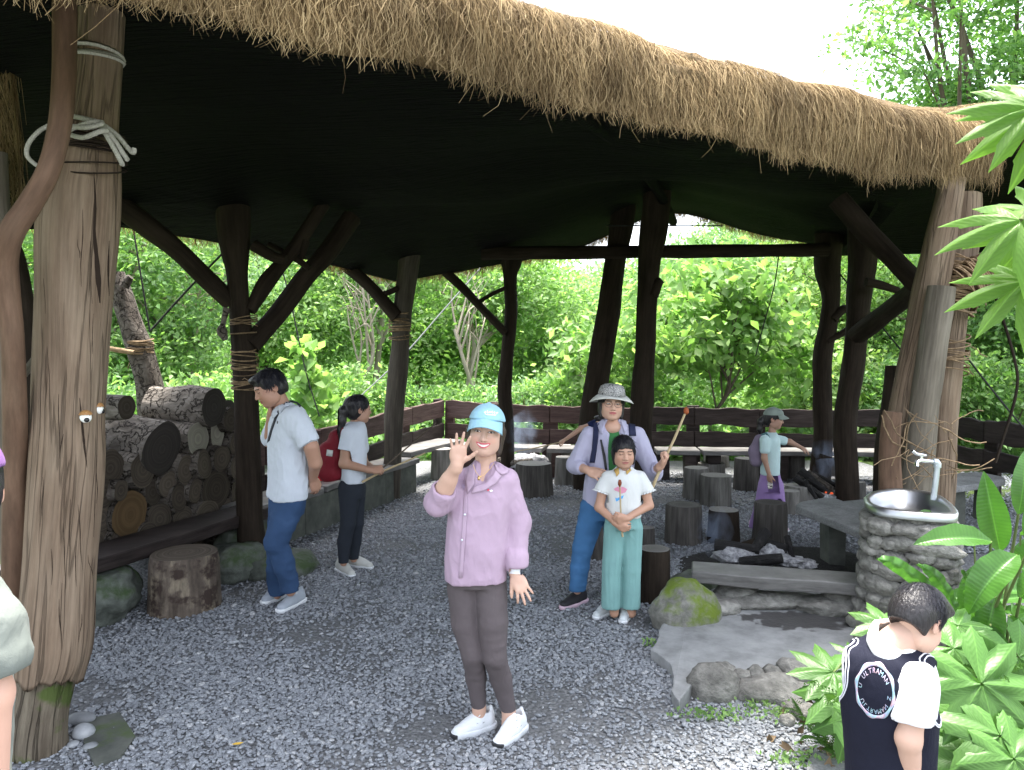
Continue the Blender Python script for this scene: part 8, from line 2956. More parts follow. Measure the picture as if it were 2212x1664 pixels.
def rod(pts, Y, r, m, label, food=None, name='roasting_stick', Ys=None):
    q = [P(px, py, Ys[i] if Ys else Y) for i, (px, py) in enumerate(pts)]
    t_ = empty(name, q[0], label, 'stick')
    k_ = [Vector(v) - q[0] for v in smoothcurve([tuple(v) for v in q], 6 * len(q))]
    MB().tube(k_, [r * (1 - 0.35 * i / len(k_)) for i in range(len(k_))], 8, 0.1, 20).build('rod', m, t_)
    if food:
        o_ = put('roasted_food', rock_mesh('roasted_food', food[0], plain('browned_food', food[1], 0.5), len(label), 3, 0.3, 2.0), t_)
        o_.location = k_[-1]
    return t_


rod([(1404, 1066), (1432, 1000), (1458, 945), (1482, 888)], 5.08, 0.012, M['stick'], 'thick pale stick with brown food held up by the person in the bucket hat', ((0.018, 0.018, 0.026), (0.24, 0.055, 0.012)))

# ======================================================= the girl in white and teal
c_ = Person(G(1342, 1343), 'child in white frilled top and teal trousers holding a short skewer', (0.44, 0.25, 0.17))
J = c_.J
wht = cloth('white_jersey', (0.60, 0.61, 0.60), 0.03)
teal = cloth('teal_pleats', (0.19, 0.355, 0.34), 0.08)
torso = c_.secs([(1116, 1346, 0.120, 0.088), (1080, 1347, 0.120, 0.088), (1045, 1347, 0.125, 0.086), (1026, 1348, 0.115, 0.072), (1015, 1348, 0.070, 0.052), (1007, 1348, 0.042, 0.042)])
l1 = [J(1308, 1034), J(1294, 1096, -0.02), J(1332, 1132, -0.14)]
r1 = [J(1388, 1034), J(1402, 1092, -0.02), J(1354, 1120, -0.15)]
g = field(l1 + r1 + [J(1347, 960), J(1330, 1330), J(1365, 1330)], 0.10, 0.008)
g.loft([(r_[0], r_[1], r_[2], r_[3] - 0.018, r_[4] - 0.018, r_[5]) for r_ in torso], 0.02)
g.cone(J(1348, 1014, 0), J(1347, 985, 0), 0.040, 0.040, 0.02)
for px in (1327, 1364):
    g.chain([J(px, 1130), J(px, 1220), J(px, 1325, 0.02)], [0.06, 0.045, 0.032], 0.02)
c_.skin(g)
g = field(l1 + r1 + [J(1345, 1150, -0.2)], 0.06, 0.005)
g.chain(l1, [0.036, 0.031, 0.021], 0.015).chain(r1, [0.036, 0.031, 0.021], 0.015)
hand(g, l1[2], J(1350, 1142, -0.16) - l1[2], (0.1, 1, 0.3), (0.1, -0.3, 1), 0.78, (0.7, 0.7, 0.7, 0.7), 0.02, 0.4, 0.4, 0.02)
hand(g, r1[2], J(1336, 1122, -0.17) - r1[2], (-0.1, 1, 0.3), (0.1, -0.3, 1), 0.78, (0.8, 0.8, 0.8, 0.8), 0.02, 0.4, 0.4, 0.02)
c_.skin(g)
hc, hF, hh = J(1347, 976, -0.02), frame((0.03, -1, -0.14)), 0.205
c_.parts.append(head_part(hc, hF, hh, (0.46, 0.27, 0.19), 0.0035, (0.40, 0.15, 0.13), 0.0, (0.04, 0.03, 0.02), 'closed', 0.1))
c_.finish()
loose_locks(hair_part(hc, hF, hh, M['hair_black'], c_.o, 'fringe', h=0.005), hc, hF, hh, 1000, (0.03, 0.06), wd=0.0014, lift=0.004)
g = field([l1[0], r1[0], J(1290, 1125), J(1410, 1000)], 0.12, 0.006)
g.loft(torso, 0.03, 0.004, 2.2)
el = J(1299, 1062, -0.01)
er = J(1397, 1062, -0.01)
g.cone(l1[0] + np.array([0.02, 0, 0]), el, 0.052, 0.052, 0.025).cone(r1[0] + np.array([-0.02, 0, 0]), er, 0.052, 0.052, 0.025)
g.plane(el, el - l1[0], el - 0.07, el + np.array([0.035, 0.07, 0.06]))
g.plane(er, er - r1[0], er - np.array([0.035, 0.07, 0.07]), er + 0.07)
g.plane(J(1346, 1117), (0, 0, -1))
g.cone(J(1348, 1012, -0.01), J(1348, 995, -0.01), 0.042, 0.046, cut=True)
top = garment('frilled_top', g, wht, c_.o, 0.004, (14, 14, 8), 1.5, 2)
for e_, s in ((el, -1), (er, 1)):      # frilled cuffs
    mb = MB()
    a0 = l1[0] if s < 0 else r1[0]
    ax_ = (e_ - a0) / np.linalg.norm(e_ - a0)
    x_ = np.cross(ax_, (0, 1, 0)); x_ /= np.linalg.norm(x_); y_ = np.cross(ax_, x_)
    rows = []
    for u in range(3):
        rows.append([e_ + ax_ * (0.006 * u - 0.004) + (x_ * math.cos(a) + y_ * math.sin(a)) * (0.050 + (0.004 * u) * (1 + math.sin(a * 16))) for a in np.linspace(0, 2 * math.pi, 97)])
    o_ = sheet(rows, 0.002, 'cuff_frill', wht, None)
    o_.parent = top
g = two_legs(([J(1296, 1330, -0.1), J(1400, 1100, 0.1)], 0.06, 0.0055), c_.secs([(1140, 1346, 0.124, 0.098), (1125, 1346, 0.122, 0.094), (1108, 1346, 0.116, 0.086)]),
             [J(1328, 1140), J(1322, 1230), J(1320, 1314, 0.01)], [0.074, 0.066, 0.066], [J(1366, 1140), J(1364, 1230), J(1362, 1314, 0.01)], [0.072, 0.066, 0.066], True, 0.008)
g.plane(J(1340, 1110), (0, 0, 1))
V, F = g.mesh()
V = relax(V, F, 10, 0.5)
n_ = vnormals(V, F)
V = V + n_ * (0.0045 * vnoise(V * np.array([45, 45, 3.0])) + 0.0015 * vnoise(V * np.array([110, 110, 4.0])))[:, None] * 1.0
V = V + n_ * (0.0 * np.sin(V[:, 0] * 300 + 6 * vnoise(V * 4)) * np.clip((V[:, 2].max() - V[:, 2]) * 6, 0, 1))[:, None]
put('wide_trousers', raw_mesh('wide_trousers', V, F, teal), c_.o)
shg = plain('grey_white_child_shoe', (0.52, 0.55, 0.56), 0.7)
shoe(c_.o, np.array(G(1328, 1318) - c_.b), np.array(G(1281, 1341) - c_.b), 0.082, shg, grey_so, 0.0055, 0.08, 0.025)
shoe(c_.o, np.array(G(1360, 1322) - c_.b), np.array(G(1343, 1352) - c_.b), 0.082, shg, grey_so, 0.0055, 0.08, 0.025)
pinkm, bluem, goldm = plain('pink_print', (0.62, 0.26, 0.36), 0.8), plain('blue_print', (0.10, 0.36, 0.70), 0.8), plain('ochre_print', (0.42, 0.27, 0.08), 0.8)
c_.patch([(1326, 1056), (1334, 1052), (1346, 1052), (1355, 1057), (1351, 1064), (1342, 1067), (1335, 1062), (1328, 1060)], [top], 0.004, pinkm, 'print', top, 2)
c_.patch([(1329, 1075), (1333, 1077), (1340, 1073), (1348, 1070), (1345, 1077), (1338, 1080), (1331, 1084), (1330, 1079)], [top], 0.004, bluem, 'print', top, 2)
c_.patch([(1326, 1015), (1336, 1010), (1338, 1022), (1332, 1030)], [top], 0.010, goldm, 'collar', top, 2, 0.004)
c_.patch([(1352, 1018), (1360, 1010), (1364, 1016), (1354, 1026)], [top], 0.010, goldm, 'collar', top, 2, 0.004)
rod([(1345, 1160), (1342, 1125), (1340, 1080), (1339, 1044)], 4.86, 0.007, M['stick'], 'thin skewer with small browned piece held by the child in white', ((0.012, 0.012, 0.024), (0.20, 0.045, 0.012)))

# ======================================================= the far girl with the cap
f_ = Person(G(1655, 1146), 'child in pale green tee, purple trousers and cap reaching out one arm', (0.34, 0.20, 0.14))
J = f_.J
YW = 1.35
torso = f_.secs([(1025, 1663, 0.115, 0.092), (990, 1664, 0.118, 0.092), (955, 1665, 0.125, 0.088), (942, 1665, 0.10, 0.07), (934, 1667, 0.045, 0.045)], YW)
n1 = [J(1652, 950, -0.11), J(1651, 990, -0.13), J(1661, 1024, -0.15)]
f1 = [J(1680, 950, 0.08), J(1706, 955, 0.06), J(1728, 966, 0.04)]
g = field(n1 + f1 + [J(1670, 900), J(1625, 1135), J(1685, 1135)], 0.09, 0.008)
g.loft([(r_[0], r_[1], r_[2], r_[3] - 0.018, r_[4] - 0.018, r_[5]) for r_ in torso], 0.02)
g.cone(J(1667, 938, 0), J(1671, 915, 0), 0.038, 0.038, 0.02)
g.chain(n1, [0.036, 0.031, 0.021], 0.015).chain(f1, [0.036, 0.031, 0.021], 0.015)
f_.skin(g)
g = field([n1[2], f1[2], J(1742, 972)], 0.09, 0.006)
hand(g, n1[2], (0.1, -0.1, -1), (0.5, 0.3, 0), (0.6, 0, 0), 0.78, (0.3, 0.3, 0.3, 0.3), 0.03, 0.3, 0.5, 0.02)
hand(g, f1[2], J(1740, 972, 0.03) - f1[2], (0, 0.3, -1), (0.2, -1, 0), 0.78, (0.3, 0.3, 0.3, 0.3), 0.03, 0.3, 0.5, 0.02)
f_.skin(g)
hc, hF, hh = J(1671, 905, 0.0), frame((0.93, -0.30, -0.12)), 0.205
f_.parts.append(head_part(hc, hF, hh, (0.36, 0.21, 0.15), 0.0045))
f_.finish()


def pony2(g):
    g.ell((0, 0.055, -0.03), (0.06, 0.05, 0.06), 0.03)
    g.chain([np.array(q) for q in ((0, 0.10, 0.0), (0, 0.13, -0.05), (0, 0.13, -0.14), (0, 0.12, -0.2))], [0.03, 0.036, 0.03, 0.01], 0.02)


hair_part(hc, hF, hh, M['hair_black'], f_.o, 'tied', h=0.006, extra=pony2)
cap_hat(f_, hc, hF, hh, cloth('grey_green_cap', (0.22, 0.26, 0.23)), 0.07, 0.045)
g = field(n1[:2] + f1[:2] + [J(1640, 1030), J(1690, 930)], 0.09, 0.007)
g.loft(torso, 0.03, 0.004, 2.2)
q = n1[0] * 0.45 + n1[1] * 0.55
q2 = f1[0] * 0.5 + f1[1] * 0.5
g.cone(n1[0], q, 0.050, 0.048, 0.02).cone(f1[0], q2, 0.05, 0.046, 0.02)
garment('tee_shirt', g, cloth('pale_mint_tee', (0.46, 0.60, 0.60)), f_.o, 0.003, (12, 12, 8), 1.0)
g = field([J(1620, 1145), J(1700, 1015)], 0.10, 0.007)
g.loft(f_.secs([(1060, 1665, 0.115, 0.10), (1035, 1664, 0.118, 0.10), (1018, 1664, 0.11, 0.09)], YW), 0.02)
g.chain([J(1656, 1050), J(1645, 1095, 0.04), J(1631, 1138, 0.1)], [0.085, 0.07, 0.065], 0.03)
g.chain([J(1674, 1050), J(1681, 1095, -0.04), J(1683, 1138, -0.05)], [0.085, 0.072, 0.066], 0.03)
garment('purple_trousers', g, cloth('purple_cotton', (0.27, 0.175, 0.37)), f_.o, 0.004, (12, 12, 8), 2.0)
pksh = plain('pinkish_shoe', (0.5, 0.36, 0.42), 0.7)
a_, b_ = J(1620, 1148, 0.12), J(1642, 1150, 0.06)
shoe(f_.o, (a_[0], a_[1], 0.0), (b_[0], b_[1], 0.0), 0.07, pksh, grey_so, 0.007, 0.07, 0.02)
a_, b_ = J(1674, 1148, -0.05), J(1704, 1152, -0.08)
shoe(f_.o, (a_[0], a_[1], 0.0), (b_[0], b_[1], 0.0), 0.07, pksh, grey_so, 0.007, 0.07, 0.02)
bk = empty('backpack', P(1632, 1000, f_.b.y), 'small mauve and navy backpack on the child with the cap', 'backpack')
JB = lambda px, py, dy=0.0: np.array(P(px, py, f_.b.y + dy) - bk.location)
g = field([JB(1615, 1005), JB(1650, 935)], 0.08, 0.007)
g.chain([JB(1641, 950, 0.01), JB(1634, 975, 0.01), JB(1634, 994, 0.01)], [0.055, 0.075, 0.07], 0.03)
g.plane(JB(1650, 970), (1, 0, 0.05))
garment('pack_body', g, cloth('mauve_nylon', (0.20, 0.16, 0.22)), bk, 0.003)
MB().tube([Vector(JB(1645, 940, -0.07)), Vector(JB(1655, 936, -0.09)), Vector(JB(1664, 950, -0.10)), Vector(JB(1661, 975, -0.09)), Vector(JB(1648, 990, -0.07))], 0.012, 8, flat=0.5).build('pack_strap', cloth('teal_strap', (0.08, 0.17, 0.19)), bk)

# ======================================================= the child behind, only an arm in view
z_ = Person((X(1316, 8.7), 8.7, 0), 'crouching child in navy clothes roasting food behind the person in the bucket hat', (0.45, 0.27, 0.19))
J = z_.J
torso = [(0.36, 0, 0, 0.13, 0.11, 0.4), (0.55, -0.03, -0.02, 0.13, 0.10, 0.4), (0.75, -0.06, -0.04, 0.14, 0.09, 0.4), (0.83, -0.06, -0.04, 0.10, 0.07, 0.4), (0.88, -0.06, -0.04, 0.045, 0.045, 0.4)]
a1 = [J(1290, 915, -0.05), J(1255, 926, -0.08), J(1221, 950, -0.10)]
a2 = [np.array([0.07, -0.06, 0.79]), np.array([0.08, -0.22, 0.62]), np.array([-0.06, -0.36, 0.66])]
lgs = [[np.array([s * 0.08, 0.0, 0.36]), np.array([s * 0.12 - 0.1, -0.32, 0.46]), np.array([s * 0.10 - 0.05, -0.16, 0.09])] for s in (-1, 1)]
g = field(a1 + a2 + lgs[0] + lgs[1] + [np.array([-0.06, 0, 0.95])], 0.14, 0.009)
g.loft([(r_[0], r_[1], r_[2], r_[3] - 0.015, r_[4] - 0.015, r_[5]) for r_ in torso], 0.02)
g.chain(a1, [0.04, 0.032, 0.021], 0.015).chain(a2, [0.04, 0.032, 0.021], 0.015)
for q in lgs:
    g.chain(q, [0.07, 0.05, 0.035], 0.02)
g.cone((-0.06, -0.04, 0.86), (-0.07, -0.07, 0.96), 0.042, 0.042, 0.02)
z_.skin(g)
g = field([a1[2], J(1206, 958, -0.1)], 0.09, 0.006)
hand(g, a1[2], J(1206, 958, -0.12) - a1[2], (0.3, 0.2, -0.8), (0, -0.6, 0.6), 0.82, (0.8, 0.8, 0.8, 0.8), 0.02, 0.4, 0.5, 0.02)
z_.skin(g)
hc, hF, hh = np.array([-0.08, -0.10, 1.02]), frame((-0.8, -0.5, -0.25)), 0.205
z_.parts.append(head_part(hc, hF, hh, (0.46, 0.28, 0.2), 0.006))
z_.finish()
hair_part(hc, hF, hh, M['hair_black'], z_.o, 'short', h=0.007)
g = field([a1[0], a2[1], np.array([0, 0, 0.3]), np.array([0, 0, 0.9])], 0.16, 0.009)
g.loft(torso, 0.03, 0.004)
g.cone(a1[0], a1[0] * 0.6 + a1[1] * 0.4, 0.055, 0.05, 0.02).cone(a2[0], a2[1], 0.055, 0.048, 0.02)
garment('navy_tee', g, cloth('navy_tee', (0.012, 0.018, 0.06)), z_.o, 0.003)
g = field(lgs[0] + lgs[1] + [np.array([0, 0, 0.45])], 0.14, 0.009)
g.loft([(0.30, 0, 0, 0.13, 0.12, 0.4), (0.40, 0, 0, 0.135, 0.12, 0.4)], 0.02)
for q in lgs:
    g.chain(q, [0.085, 0.065, 0.05], 0.02)
garment('dark_trousers', g, cloth('dark_trousers', (0.02, 0.02, 0.03)), z_.o, 0.003)
for q in lgs:
    shoe(z_.o, (q[2][0] + 0.03, q[2][1] + 0.05, 0), (q[2][0] - 0.08, q[2][1] - 0.12, 0), 0.075, blk_up, grey_so, 0.008, 0.075, 0.02)
rod([(1226, 950), (1204, 957), (1160, 967), (1112, 976)], 8.58, 0.008, M['stick'], 'pale thin stick reaching over the far fire')
rod([(826, 1012), (862, 982), (900, 950), (942, 914)], 6.05, 0.007, M['stick_dark'], 'dark thin stick slanting up from the ponytailed person', Ys=[5.98, 6.1, 6.3, 6.5])
rod([(782, 1042), (826, 1019), (870, 1000), (918, 979)], 6.0, 0.010, M['stick'], 'pale thicker stick held low by the ponytailed person', Ys=[5.95, 5.99, 6.1, 6.2])

# ======================================================= the boy with the dark vest
b_ = Person((1.03, 1.98, 0), 'child with short black hair in navy vest with shiny ring badge, seen from behind', (0.50, 0.32, 0.24))
J = b_.J
YW = -0.62
vest_m = cloth('navy_knit_vest', (0.010, 0.011, 0.021), 0.1, 0.35)
white_t = cloth('white_cotton', (0.66, 0.67, 0.70), 0.02)
torso = [(0.50, 0.02, 0.02, 0.135, 0.105, YW), (0.66, 0.0, 0.01, 0.130, 0.10, YW), (0.82, -0.01, 0.0, 0.138, 0.10, YW), (0.94, -0.012, 0.0, 0.150, 0.098, YW), (1.005, -0.010, 0.01, 0.140, 0.082, YW), (1.035, 0.0, 0.02, 0.095, 0.062, YW), (1.06, 0.012, 0.03, 0.052, 0.050, YW)]
rs_ = J(1995, 1492, -0.10)
re = J(1962, 1648, -0.13)
rw = J(1975, 1800, -0.05)
ls = J(1846, 1458, 0.10)
le = J(1836, 1600, 0.13)
lw_ = J(1850, 1760, 0.10)
legs = [[np.array([s * 0.07, 0.02 - s * 0.04, 0.5]), np.array([s * 0.075, 0.0 - s * 0.04, 0.28]), np.array([s * 0.075, 0.03 - s * 0.04, 0.06])] for s in (-1, 1)]
g = field([rs_, re, rw, ls, le, lw_, np.array([0, 0, 0.05]), np.array([0, 0, 1.15])], 0.13, 0.008)
g.loft([(r_[0], r_[1], r_[2], r_[3] - 0.02, r_[4] - 0.02, r_[5]) for r_ in torso], 0.02)
for q in legs:
    g.chain(q, [0.06, 0.045, 0.032], 0.02)
b_.skin(g)
hc, hF, hh = J(1986, 1334, 0.02), frame((0.66, 0.42, -0.62), (0.2, 0.1, 1)), 0.208
g = field([hc, np.array([0.01, 0.02, 1.02])], 0.09, 0.005)
g.cone((0.004, 0.012, 1.02), hc + np.array([0.0, 0.0, -0.035]), 0.050, 0.050, 0.02)
g.cone((0.004, 0.012, 1.05), hc + np.array([0.01, 0.0, -0.02]), 0.052, 0.054, 0.02)
b_.skin(g, 2)
g = field([rs_, re, rw, ls, le, lw_], 0.10, 0.005)
g.chain([rs_, re, rw], [0.034, 0.036, 0.024], 0.02).chain([ls, le, lw_], [0.034, 0.036, 0.024], 0.02)
hand(g, rw, (0.05, -0.05, -1), (-0.6, 0.3, 0), (0.5, 0.8, 0), 0.8, (0.3, 0.3, 0.3, 0.3), 0.03, 0.3, 0.5, 0.022)
hand(g, lw_, (0.05, -0.05, -1), (0.6, 0.3, 0), (0.3, 0.8, 0), 0.8, (0.3, 0.3, 0.3, 0.3), 0.03, 0.3, 0.5, 0.022)
b_.skin(g)
b_.parts.append(head_part(hc, hF, hh, (0.52, 0.335, 0.25), 0.003, cheek=0.1))
b_.finish()


def crop_hair(g):
    g.ell((0, 0.052, 0.012), (0.073, 0.062, 0.062), 0.02)
    g.ell((0, -0.02, 0.075), (0.066, 0.075, 0.05), 0.03)
    for s in (-1, 1):
        g.ell((s * 0.086, 0.006, -0.028), (0.030, 0.036, 0.046), cut=True, kc=0.006)
    g.ell((0, 0.06, -0.105), (0.09, 0.08, 0.062), cut=True, kc=0.01)


bh = hair_part(hc, hF, hh, M['hair_black'], b_.o, 'short', h=0.0035, amp=0.001, seed=4.0, extra=crop_hair)
loose_locks(bh, hc, hF, hh, 3400)
# shirt sleeves and collar under the vest
g = field([rs_, re, ls, le, np.array([0, 0, 0.9])], 0.10, 0.005)
g.loft([(r_[0], r_[1], r_[2], r_[3] - 0.006, r_[4] - 0.006, r_[5]) for r_ in torso if r_[0] > 0.8 and r_[0] < 1.05], 0.02)
rh = rs_ * 0.28 + re * 0.72
lh = ls * 0.40 + le * 0.60
g.cone(rs_ + np.array([-0.004, -0.002, 0.0]), rh, 0.053, 0.060, 0.02).cone(ls + np.array([0.02, -0.01, 0.0]), lh, 0.052, 0.056, 0.02)
g.plane(rh * 1.0 + (rh - rs_) * -0.02, re - rs_ + np.array([0.03, 0, 0.01]), rh - 0.11, rh + 0.11)
g.plane(lh, le - ls, lh - 0.08, lh + 0.08)
g.cone(rh, re, 0.046, 0.046, cut=True)
sl_o = garment('white_tee', g, white_t, b_.o, 0.005, (12, 12, 8), 3.0, 2, 0.003)
kc = np.array([0.010, 0.012, 1.052])
rows = []
for u in range(7):
    row = []
    for j in range(41):
        a = j / 40 * 2 * math.pi
        roll = [(0.050, 0.020), (0.056, 0.028), (0.066, 0.026), (0.075, 0.012), (0.080, -0.004), (0.083, -0.016), (0.079, -0.022)][u]
        rr_ = roll[0] * (1 + 0.05 * math.sin(3 * a + 1))
        row.append(kc + np.array([rr_ * 1.08 * math.cos(a + YW), rr_ * 0.92 * math.sin(a + YW), roll[1] + 0.022 * math.sin(a - 0.6) - 0.012 * math.cos(a) + 0.004 * math.sin(a * 7)]))
    rows.append(row)
col_o = sheet(rows, 0.004, 'collar', cloth('white_collar', (0.70, 0.71, 0.69)), b_.o)
# the vest: a knitted shell with armholes
g = field([np.array([-0.2, -0.16, 0.5]), np.array([0.2, 0.18, 1.06])], 0.02, 0.005)
g.loft([(r_[0], r_[1], r_[2], r_[3], r_[4], r_[5]) for r_ in torso], 0.02, 0.006, 2.3)
g.plane((0, 0, 0.53), (0, 0, -1))
g.cone(kc + np.array([0, 0, -0.012]), kc + np.array([0, 0, 0.08]), 0.056, 0.085, cut=True)
ra = np.array([math.cos(YW), math.sin(YW), 0])
for s, sh in ((1, rs_), (-1, ls)):
    c0 = np.array([0, 0.005, 0.93]) + ra * s * 0.150
    g.ell(c0, (0.052, 0.085, 0.098), rot=np.stack([ra, np.array([-ra[1], ra[0], 0]), np.array([0, 0, 1.0])], 1), cut=True)
vest = garment('vest', g, vest_m, b_.o, 0.006, (10, 10, 4), 9.0, 2, 0.002)
stripe = plain('white_piping', (0.62, 0.63, 0.70), 0.8)
# piping round the armholes, found on the vest where the hole meets it
bvh_v = BVHTree.FromPolygons([v.co.copy() for v in vest.data.vertices], [tuple(p.vertices) for p in vest.data.polygons])
for s in (1, -1):
    c0 = np.array([0, 0.005, 0.93]) + ra * s * 0.150
    for gap_ in (1.05, 1.11):
        loop = []
        for a in np.linspace(0, 2 * math.pi, 73):
            q = c0 + np.array([-ra[1], ra[0], 0]) * 0.085 * gap_ * math.cos(a) + np.array([0, 0, 1.0]) * 0.098 * gap_ * math.sin(a)
            hit = bvh_v.ray_cast(Vector(q + ra * s * 0.14), Vector(-ra * s))
            if hit[0] is not None and (hit[0] - Vector(q)).length < 0.11:
                loop.append(hit[0] + Vector(ra * s) * 0.001)
            else:
                if len(loop) > 3:
                    o_ = MB().tube(loop, 0.0022, 6).build('piping', stripe, b_.o)
                    o_.parent = vest
                loop = []
        if len(loop) > 3:
            o_ = MB().tube(loop, 0.0022, 6).build('piping', stripe, b_.o)
            o_.parent = vest
# ring badge on the back: an iridescent ring with lettering round it
t = NT('iridescent_foil')
tc = t.n('TexCoord')
n1_ = t.n('TexNoise', Scale=24.0, Detail=3.0, Distortion=0.6)
t.l(tc.outputs['Object'], n1_.inputs['Vector'])
lw = t.n('LayerWeight', Blend=0.4)
hv = t.n('HueSaturation', Saturation=0.75, Value=1.0)
cr = t.ramp(t.math('FRACT', t.math('ADD', t.math('MULTIPLY', n1_.outputs['Fac'], 3.2), lw.outputs['Facing'])),
            [(0.0, (0.50, 0.24, 0.34)), (0.25, (0.24, 0.34, 0.60)), (0.5, (0.22, 0.52, 0.56)), (0.75, (0.48, 0.44, 0.62)), (1.0, (0.55, 0.28, 0.30))])
t.l(cr, hv.inputs['Color'])
t.l(hv.outputs[0], t.b.inputs['Base Color'])
t.b.inputs['Metallic'].default_value = 0.3
t.b.inputs['Roughness'].default_value = 0.3
foil = t.m
out_n = np.array([ra[1], -ra[0], 0])       # outward from the back, towards the lens
bc = np.array([-0.012, 0.0, 0.928]) - ra * 0.026
upv = np.array([0, 0, 1.0])


def on_back(u, v, off=0.0025):
    q = bc + ra * u + upv * v
    hit = bvh_v.ray_cast(Vector(q + out_n * 0.3), Vector(-out_n))
    p = np.array(hit[0]) if hit[0] is not None else q + out_n * 0.1
    return p + out_n * off


rows = []
for r_ in (0.0800, 0.0745, 0.0690):
    rows.append([on_back(r_ * 0.74 * (1 + 0.035 * (math.sin(8 * a) if r_ > 0.079 else 0)) * math.sin(a), r_ * 1.08 * (1 + 0.03 * (math.sin(8 * a) if r_ > 0.079 else 0)) * math.cos(a)) for a in np.linspace(0, 2 * math.pi, 97)])
ringo = sheet(rows, 0.0012, 'ring_badge', foil, b_.o)
ringo.parent = vest
pos_chars = []
word = 'ULTRAMAN'
for i, ch in enumerate(word):
    pos_chars.append((ch, math.radians(-52 + 104 * i / 7), False))
    pos_chars.append((ch, math.radians(180 - (-52 + 104 * i / 7)), True))
pos_chars += [('U', math.radians(-84), False), ('Z', math.radians(98), False)]
for ch, a, low in pos_chars:
    cu = bpy.data.curves.new('letter', 'FONT')
    cu.body = ch
    cu.size = 0.020
    cu.align_x = 'CENTER'
    cu.align_y = 'CENTER'
    cu.resolution_u = 3
    ob = bpy.data.objects.new('letter', cu)
    me = bpy.data.meshes.new_from_object(ob)
    bpy.data.objects.remove(ob)
    R_ = 0.0575
    for v in me.vertices:
        x_, y_ = v.co.x, v.co.y
        if low:                          # mirrored upright reading along the lower rim
            rr_ = R_ - y_ * -1.0
            aa = a + x_ / R_ * -1.0
            rr_ = R_ + y_
        else:
            rr_ = R_ + y_
            aa = a + x_ / R_
        v.co = Vector(on_back(rr_ * 0.74 * math.sin(aa), rr_ * 1.08 * math.cos(aa)))
    me.materials.append(foil)
    o_ = put('letter', me, b_.o)
    o_.parent = vest
b_.o.location = (1.154, 2.2, 0)
b_.o.scale = (0.924, 0.924, 0.924)
# trousers and shoes, below the frame
g = field(legs[0] + legs[1] + [np.array([0, 0, 0.6])], 0.12, 0.009)
g.loft([(0.45, 0.02, 0.02, 0.125, 0.10, YW), (0.56, 0.015, 0.02, 0.128, 0.10, YW)], 0.02)
for q in legs:
    g.chain(q, [0.08, 0.065, 0.055], 0.02)
    g.plane(q[2], (0, 0, -1), q[2] - 0.08, q[2] + 0.08)
garment('dark_trousers', g, cloth('charcoal_trousers', (0.03, 0.03, 0.034)), b_.o, 0.003)
for q in legs:
    shoe(b_.o, q[2] + np.array([-0.02, -0.05, -0.06]), q[2] + np.array([0.10, 0.11, -0.06]), 0.08, blk_up, grey_so, 0.008, 0.08, 0.022)

# ======================================================= the person cut by the left edge
e_ = Person((-1.232, 1.52, 0), 'person in loose sage green tee and purple cap beside the thick left post', (0.55, 0.33, 0.25))
J = e_.J
sage = cloth('sage_tee', (0.14, 0.155, 0.14), 0.06)
YW = -0.55
torso = [(0.80, 0, 0, 0.185, 0.125, YW), (1.0, 0, 0, 0.185, 0.125, YW), (1.2, 0, 0, 0.195, 0.125, YW), (1.36, 0, 0, 0.195, 0.105, YW), (1.42, 0, 0, 0.14, 0.08, YW), (1.47, 0, 0, 0.06, 0.06, YW)]
s1, e1, w1 = np.array([0.165, -0.10, 1.385]), J(-22, 1500, -0.12), J(-20, 1760, -0.08)
s2, e2, w2 = np.array([-0.165, 0.10, 1.385]), np.array([-0.22, 0.14, 1.10]), np.array([-0.12, 0.20, 0.90])
legs = [[np.array([0.02 * s, -0.09 * s, 0.85]), np.array([0.03 * s, -0.10 * s, 0.48]), np.array([0.02 * s, -0.10 * s, 0.09])] for s in (-1, 1)]
g = field([w1, w2, np.array([0, 0, 0.05]), np.array([0, 0, 1.55])], 0.16, 0.010)
g.loft([(r_[0], r_[1], r_[2], r_[3] - 0.02, r_[4] - 0.02, r_[5]) for r_ in torso], 0.02)
for q in legs:
    g.chain(q, [0.08, 0.055, 0.036], 0.02)
g.cone((0, 0, 1.42), (0.07, 0, 1.5), 0.058, 0.055, 0.02)
e_.skin(g)
g = field([s1, e1, w1, s2, e2, w2], 0.10, 0.006)
g.chain([s1, e1, w1], [0.045, 0.038, 0.028], 0.02).chain([s2, e2, w2], [0.055, 0.042, 0.03], 0.02)
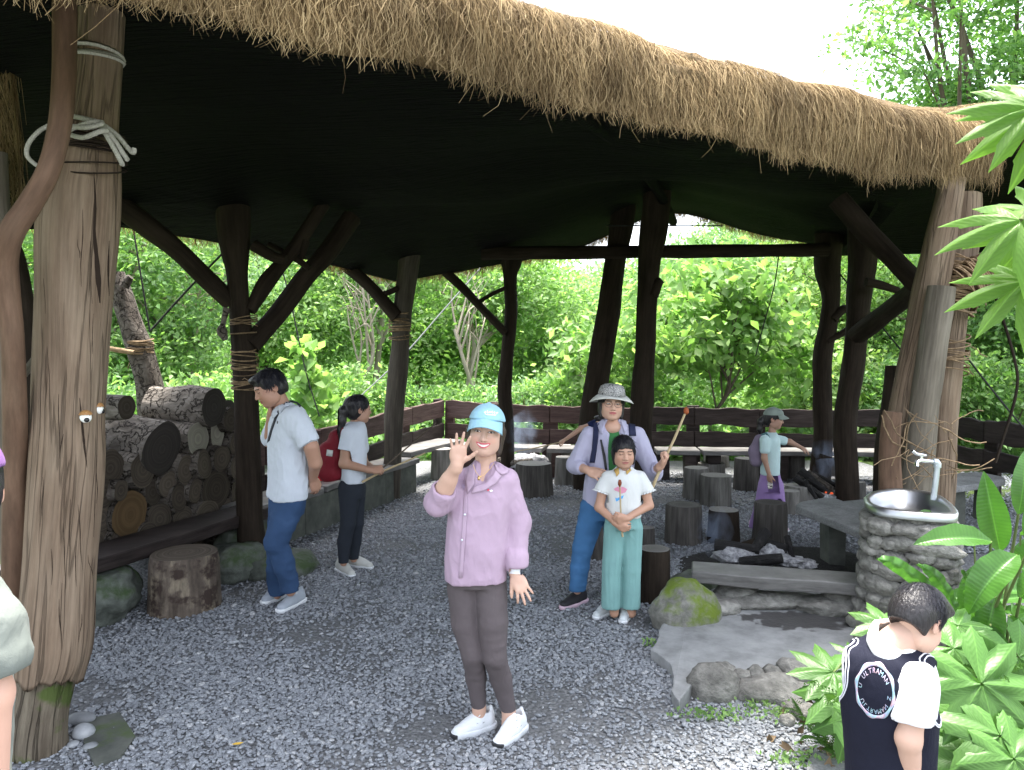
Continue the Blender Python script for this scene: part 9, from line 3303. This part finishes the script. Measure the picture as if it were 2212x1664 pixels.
hand(g, w1, (0.05, 0.05, -1), (-0.6, 0.6, 0), (0.8, 0.2, 0), 1.0, (0.3, 0.3, 0.3, 0.3), 0.03)
hand(g, w2, (0.4, -0.1, -1), (-0.6, -0.6, 0), (0.8, -0.2, 0), 1.0, (0.3, 0.3, 0.3, 0.3), 0.03)
e_.skin(g)
hc, hF, hh = np.array([0.080, 0.0, 1.57]), frame((-0.55, 0.75, -0.15)), 0.228
e_.parts.append(head_part(hc, hF, hh, (0.56, 0.35, 0.26), 0.005))
e_.finish()
hair_part(hc, hF, hh, M['hair_black'], e_.o, 'short', h=0.006)
cap_hat(e_, hc, hF, hh, cloth('purple_cap', (0.17, 0.075, 0.22)), 0.062, 0.045, bdrop=0.03)
g = field([s1, s2, J(10, 1450, -0.17), np.array([0, 0, 0.85]), np.array([0, 0, 1.45])], 0.14, 0.007)
g.loft(torso, 0.03, 0.008, 2.2)
hm = J(-20, 1425, -0.12)
g.chain([s1 + np.array([-0.03, 0.02, 0.0]), s1 * 0.5 + hm * 0.5, hm], [0.070, 0.070, 0.068], 0.03)
g.chain([s2, s2 * 0.3 + e2 * 0.7], [0.07, 0.075], 0.03)
g.plane(J(0, 1440, -0.12), (-0.14, 0, -1), hm - np.array([0.095, 0.13, 0.16]), hm + np.array([0.14, 0.10, 0.06]))
g.plane((0, 0, 0.82), (0, 0, -1))
garment('loose_tee', g, sage, e_.o, 0.010, (12, 12, 4), 2.0, 2, 0.004)
g = field(legs[0] + legs[1] + [np.array([0, 0, 0.9])], 0.15, 0.010)
g.loft([(0.74, 0, 0, 0.16, 0.12, YW), (0.9, 0, 0, 0.165, 0.12, YW)], 0.02)
for q in legs:
    g.chain(q, [0.095, 0.07, 0.055], 0.02)
garment('shorts', g, cloth('dark_slacks', (0.04, 0.04, 0.045)), e_.o, 0.004)
for q in legs:
    shoe(e_.o, (q[2][0] - 0.06, q[2][1], 0), (q[2][0] + 0.19, q[2][1], 0), 0.1, blk_up, grey_so, 0.008, 0.09, 0.025)
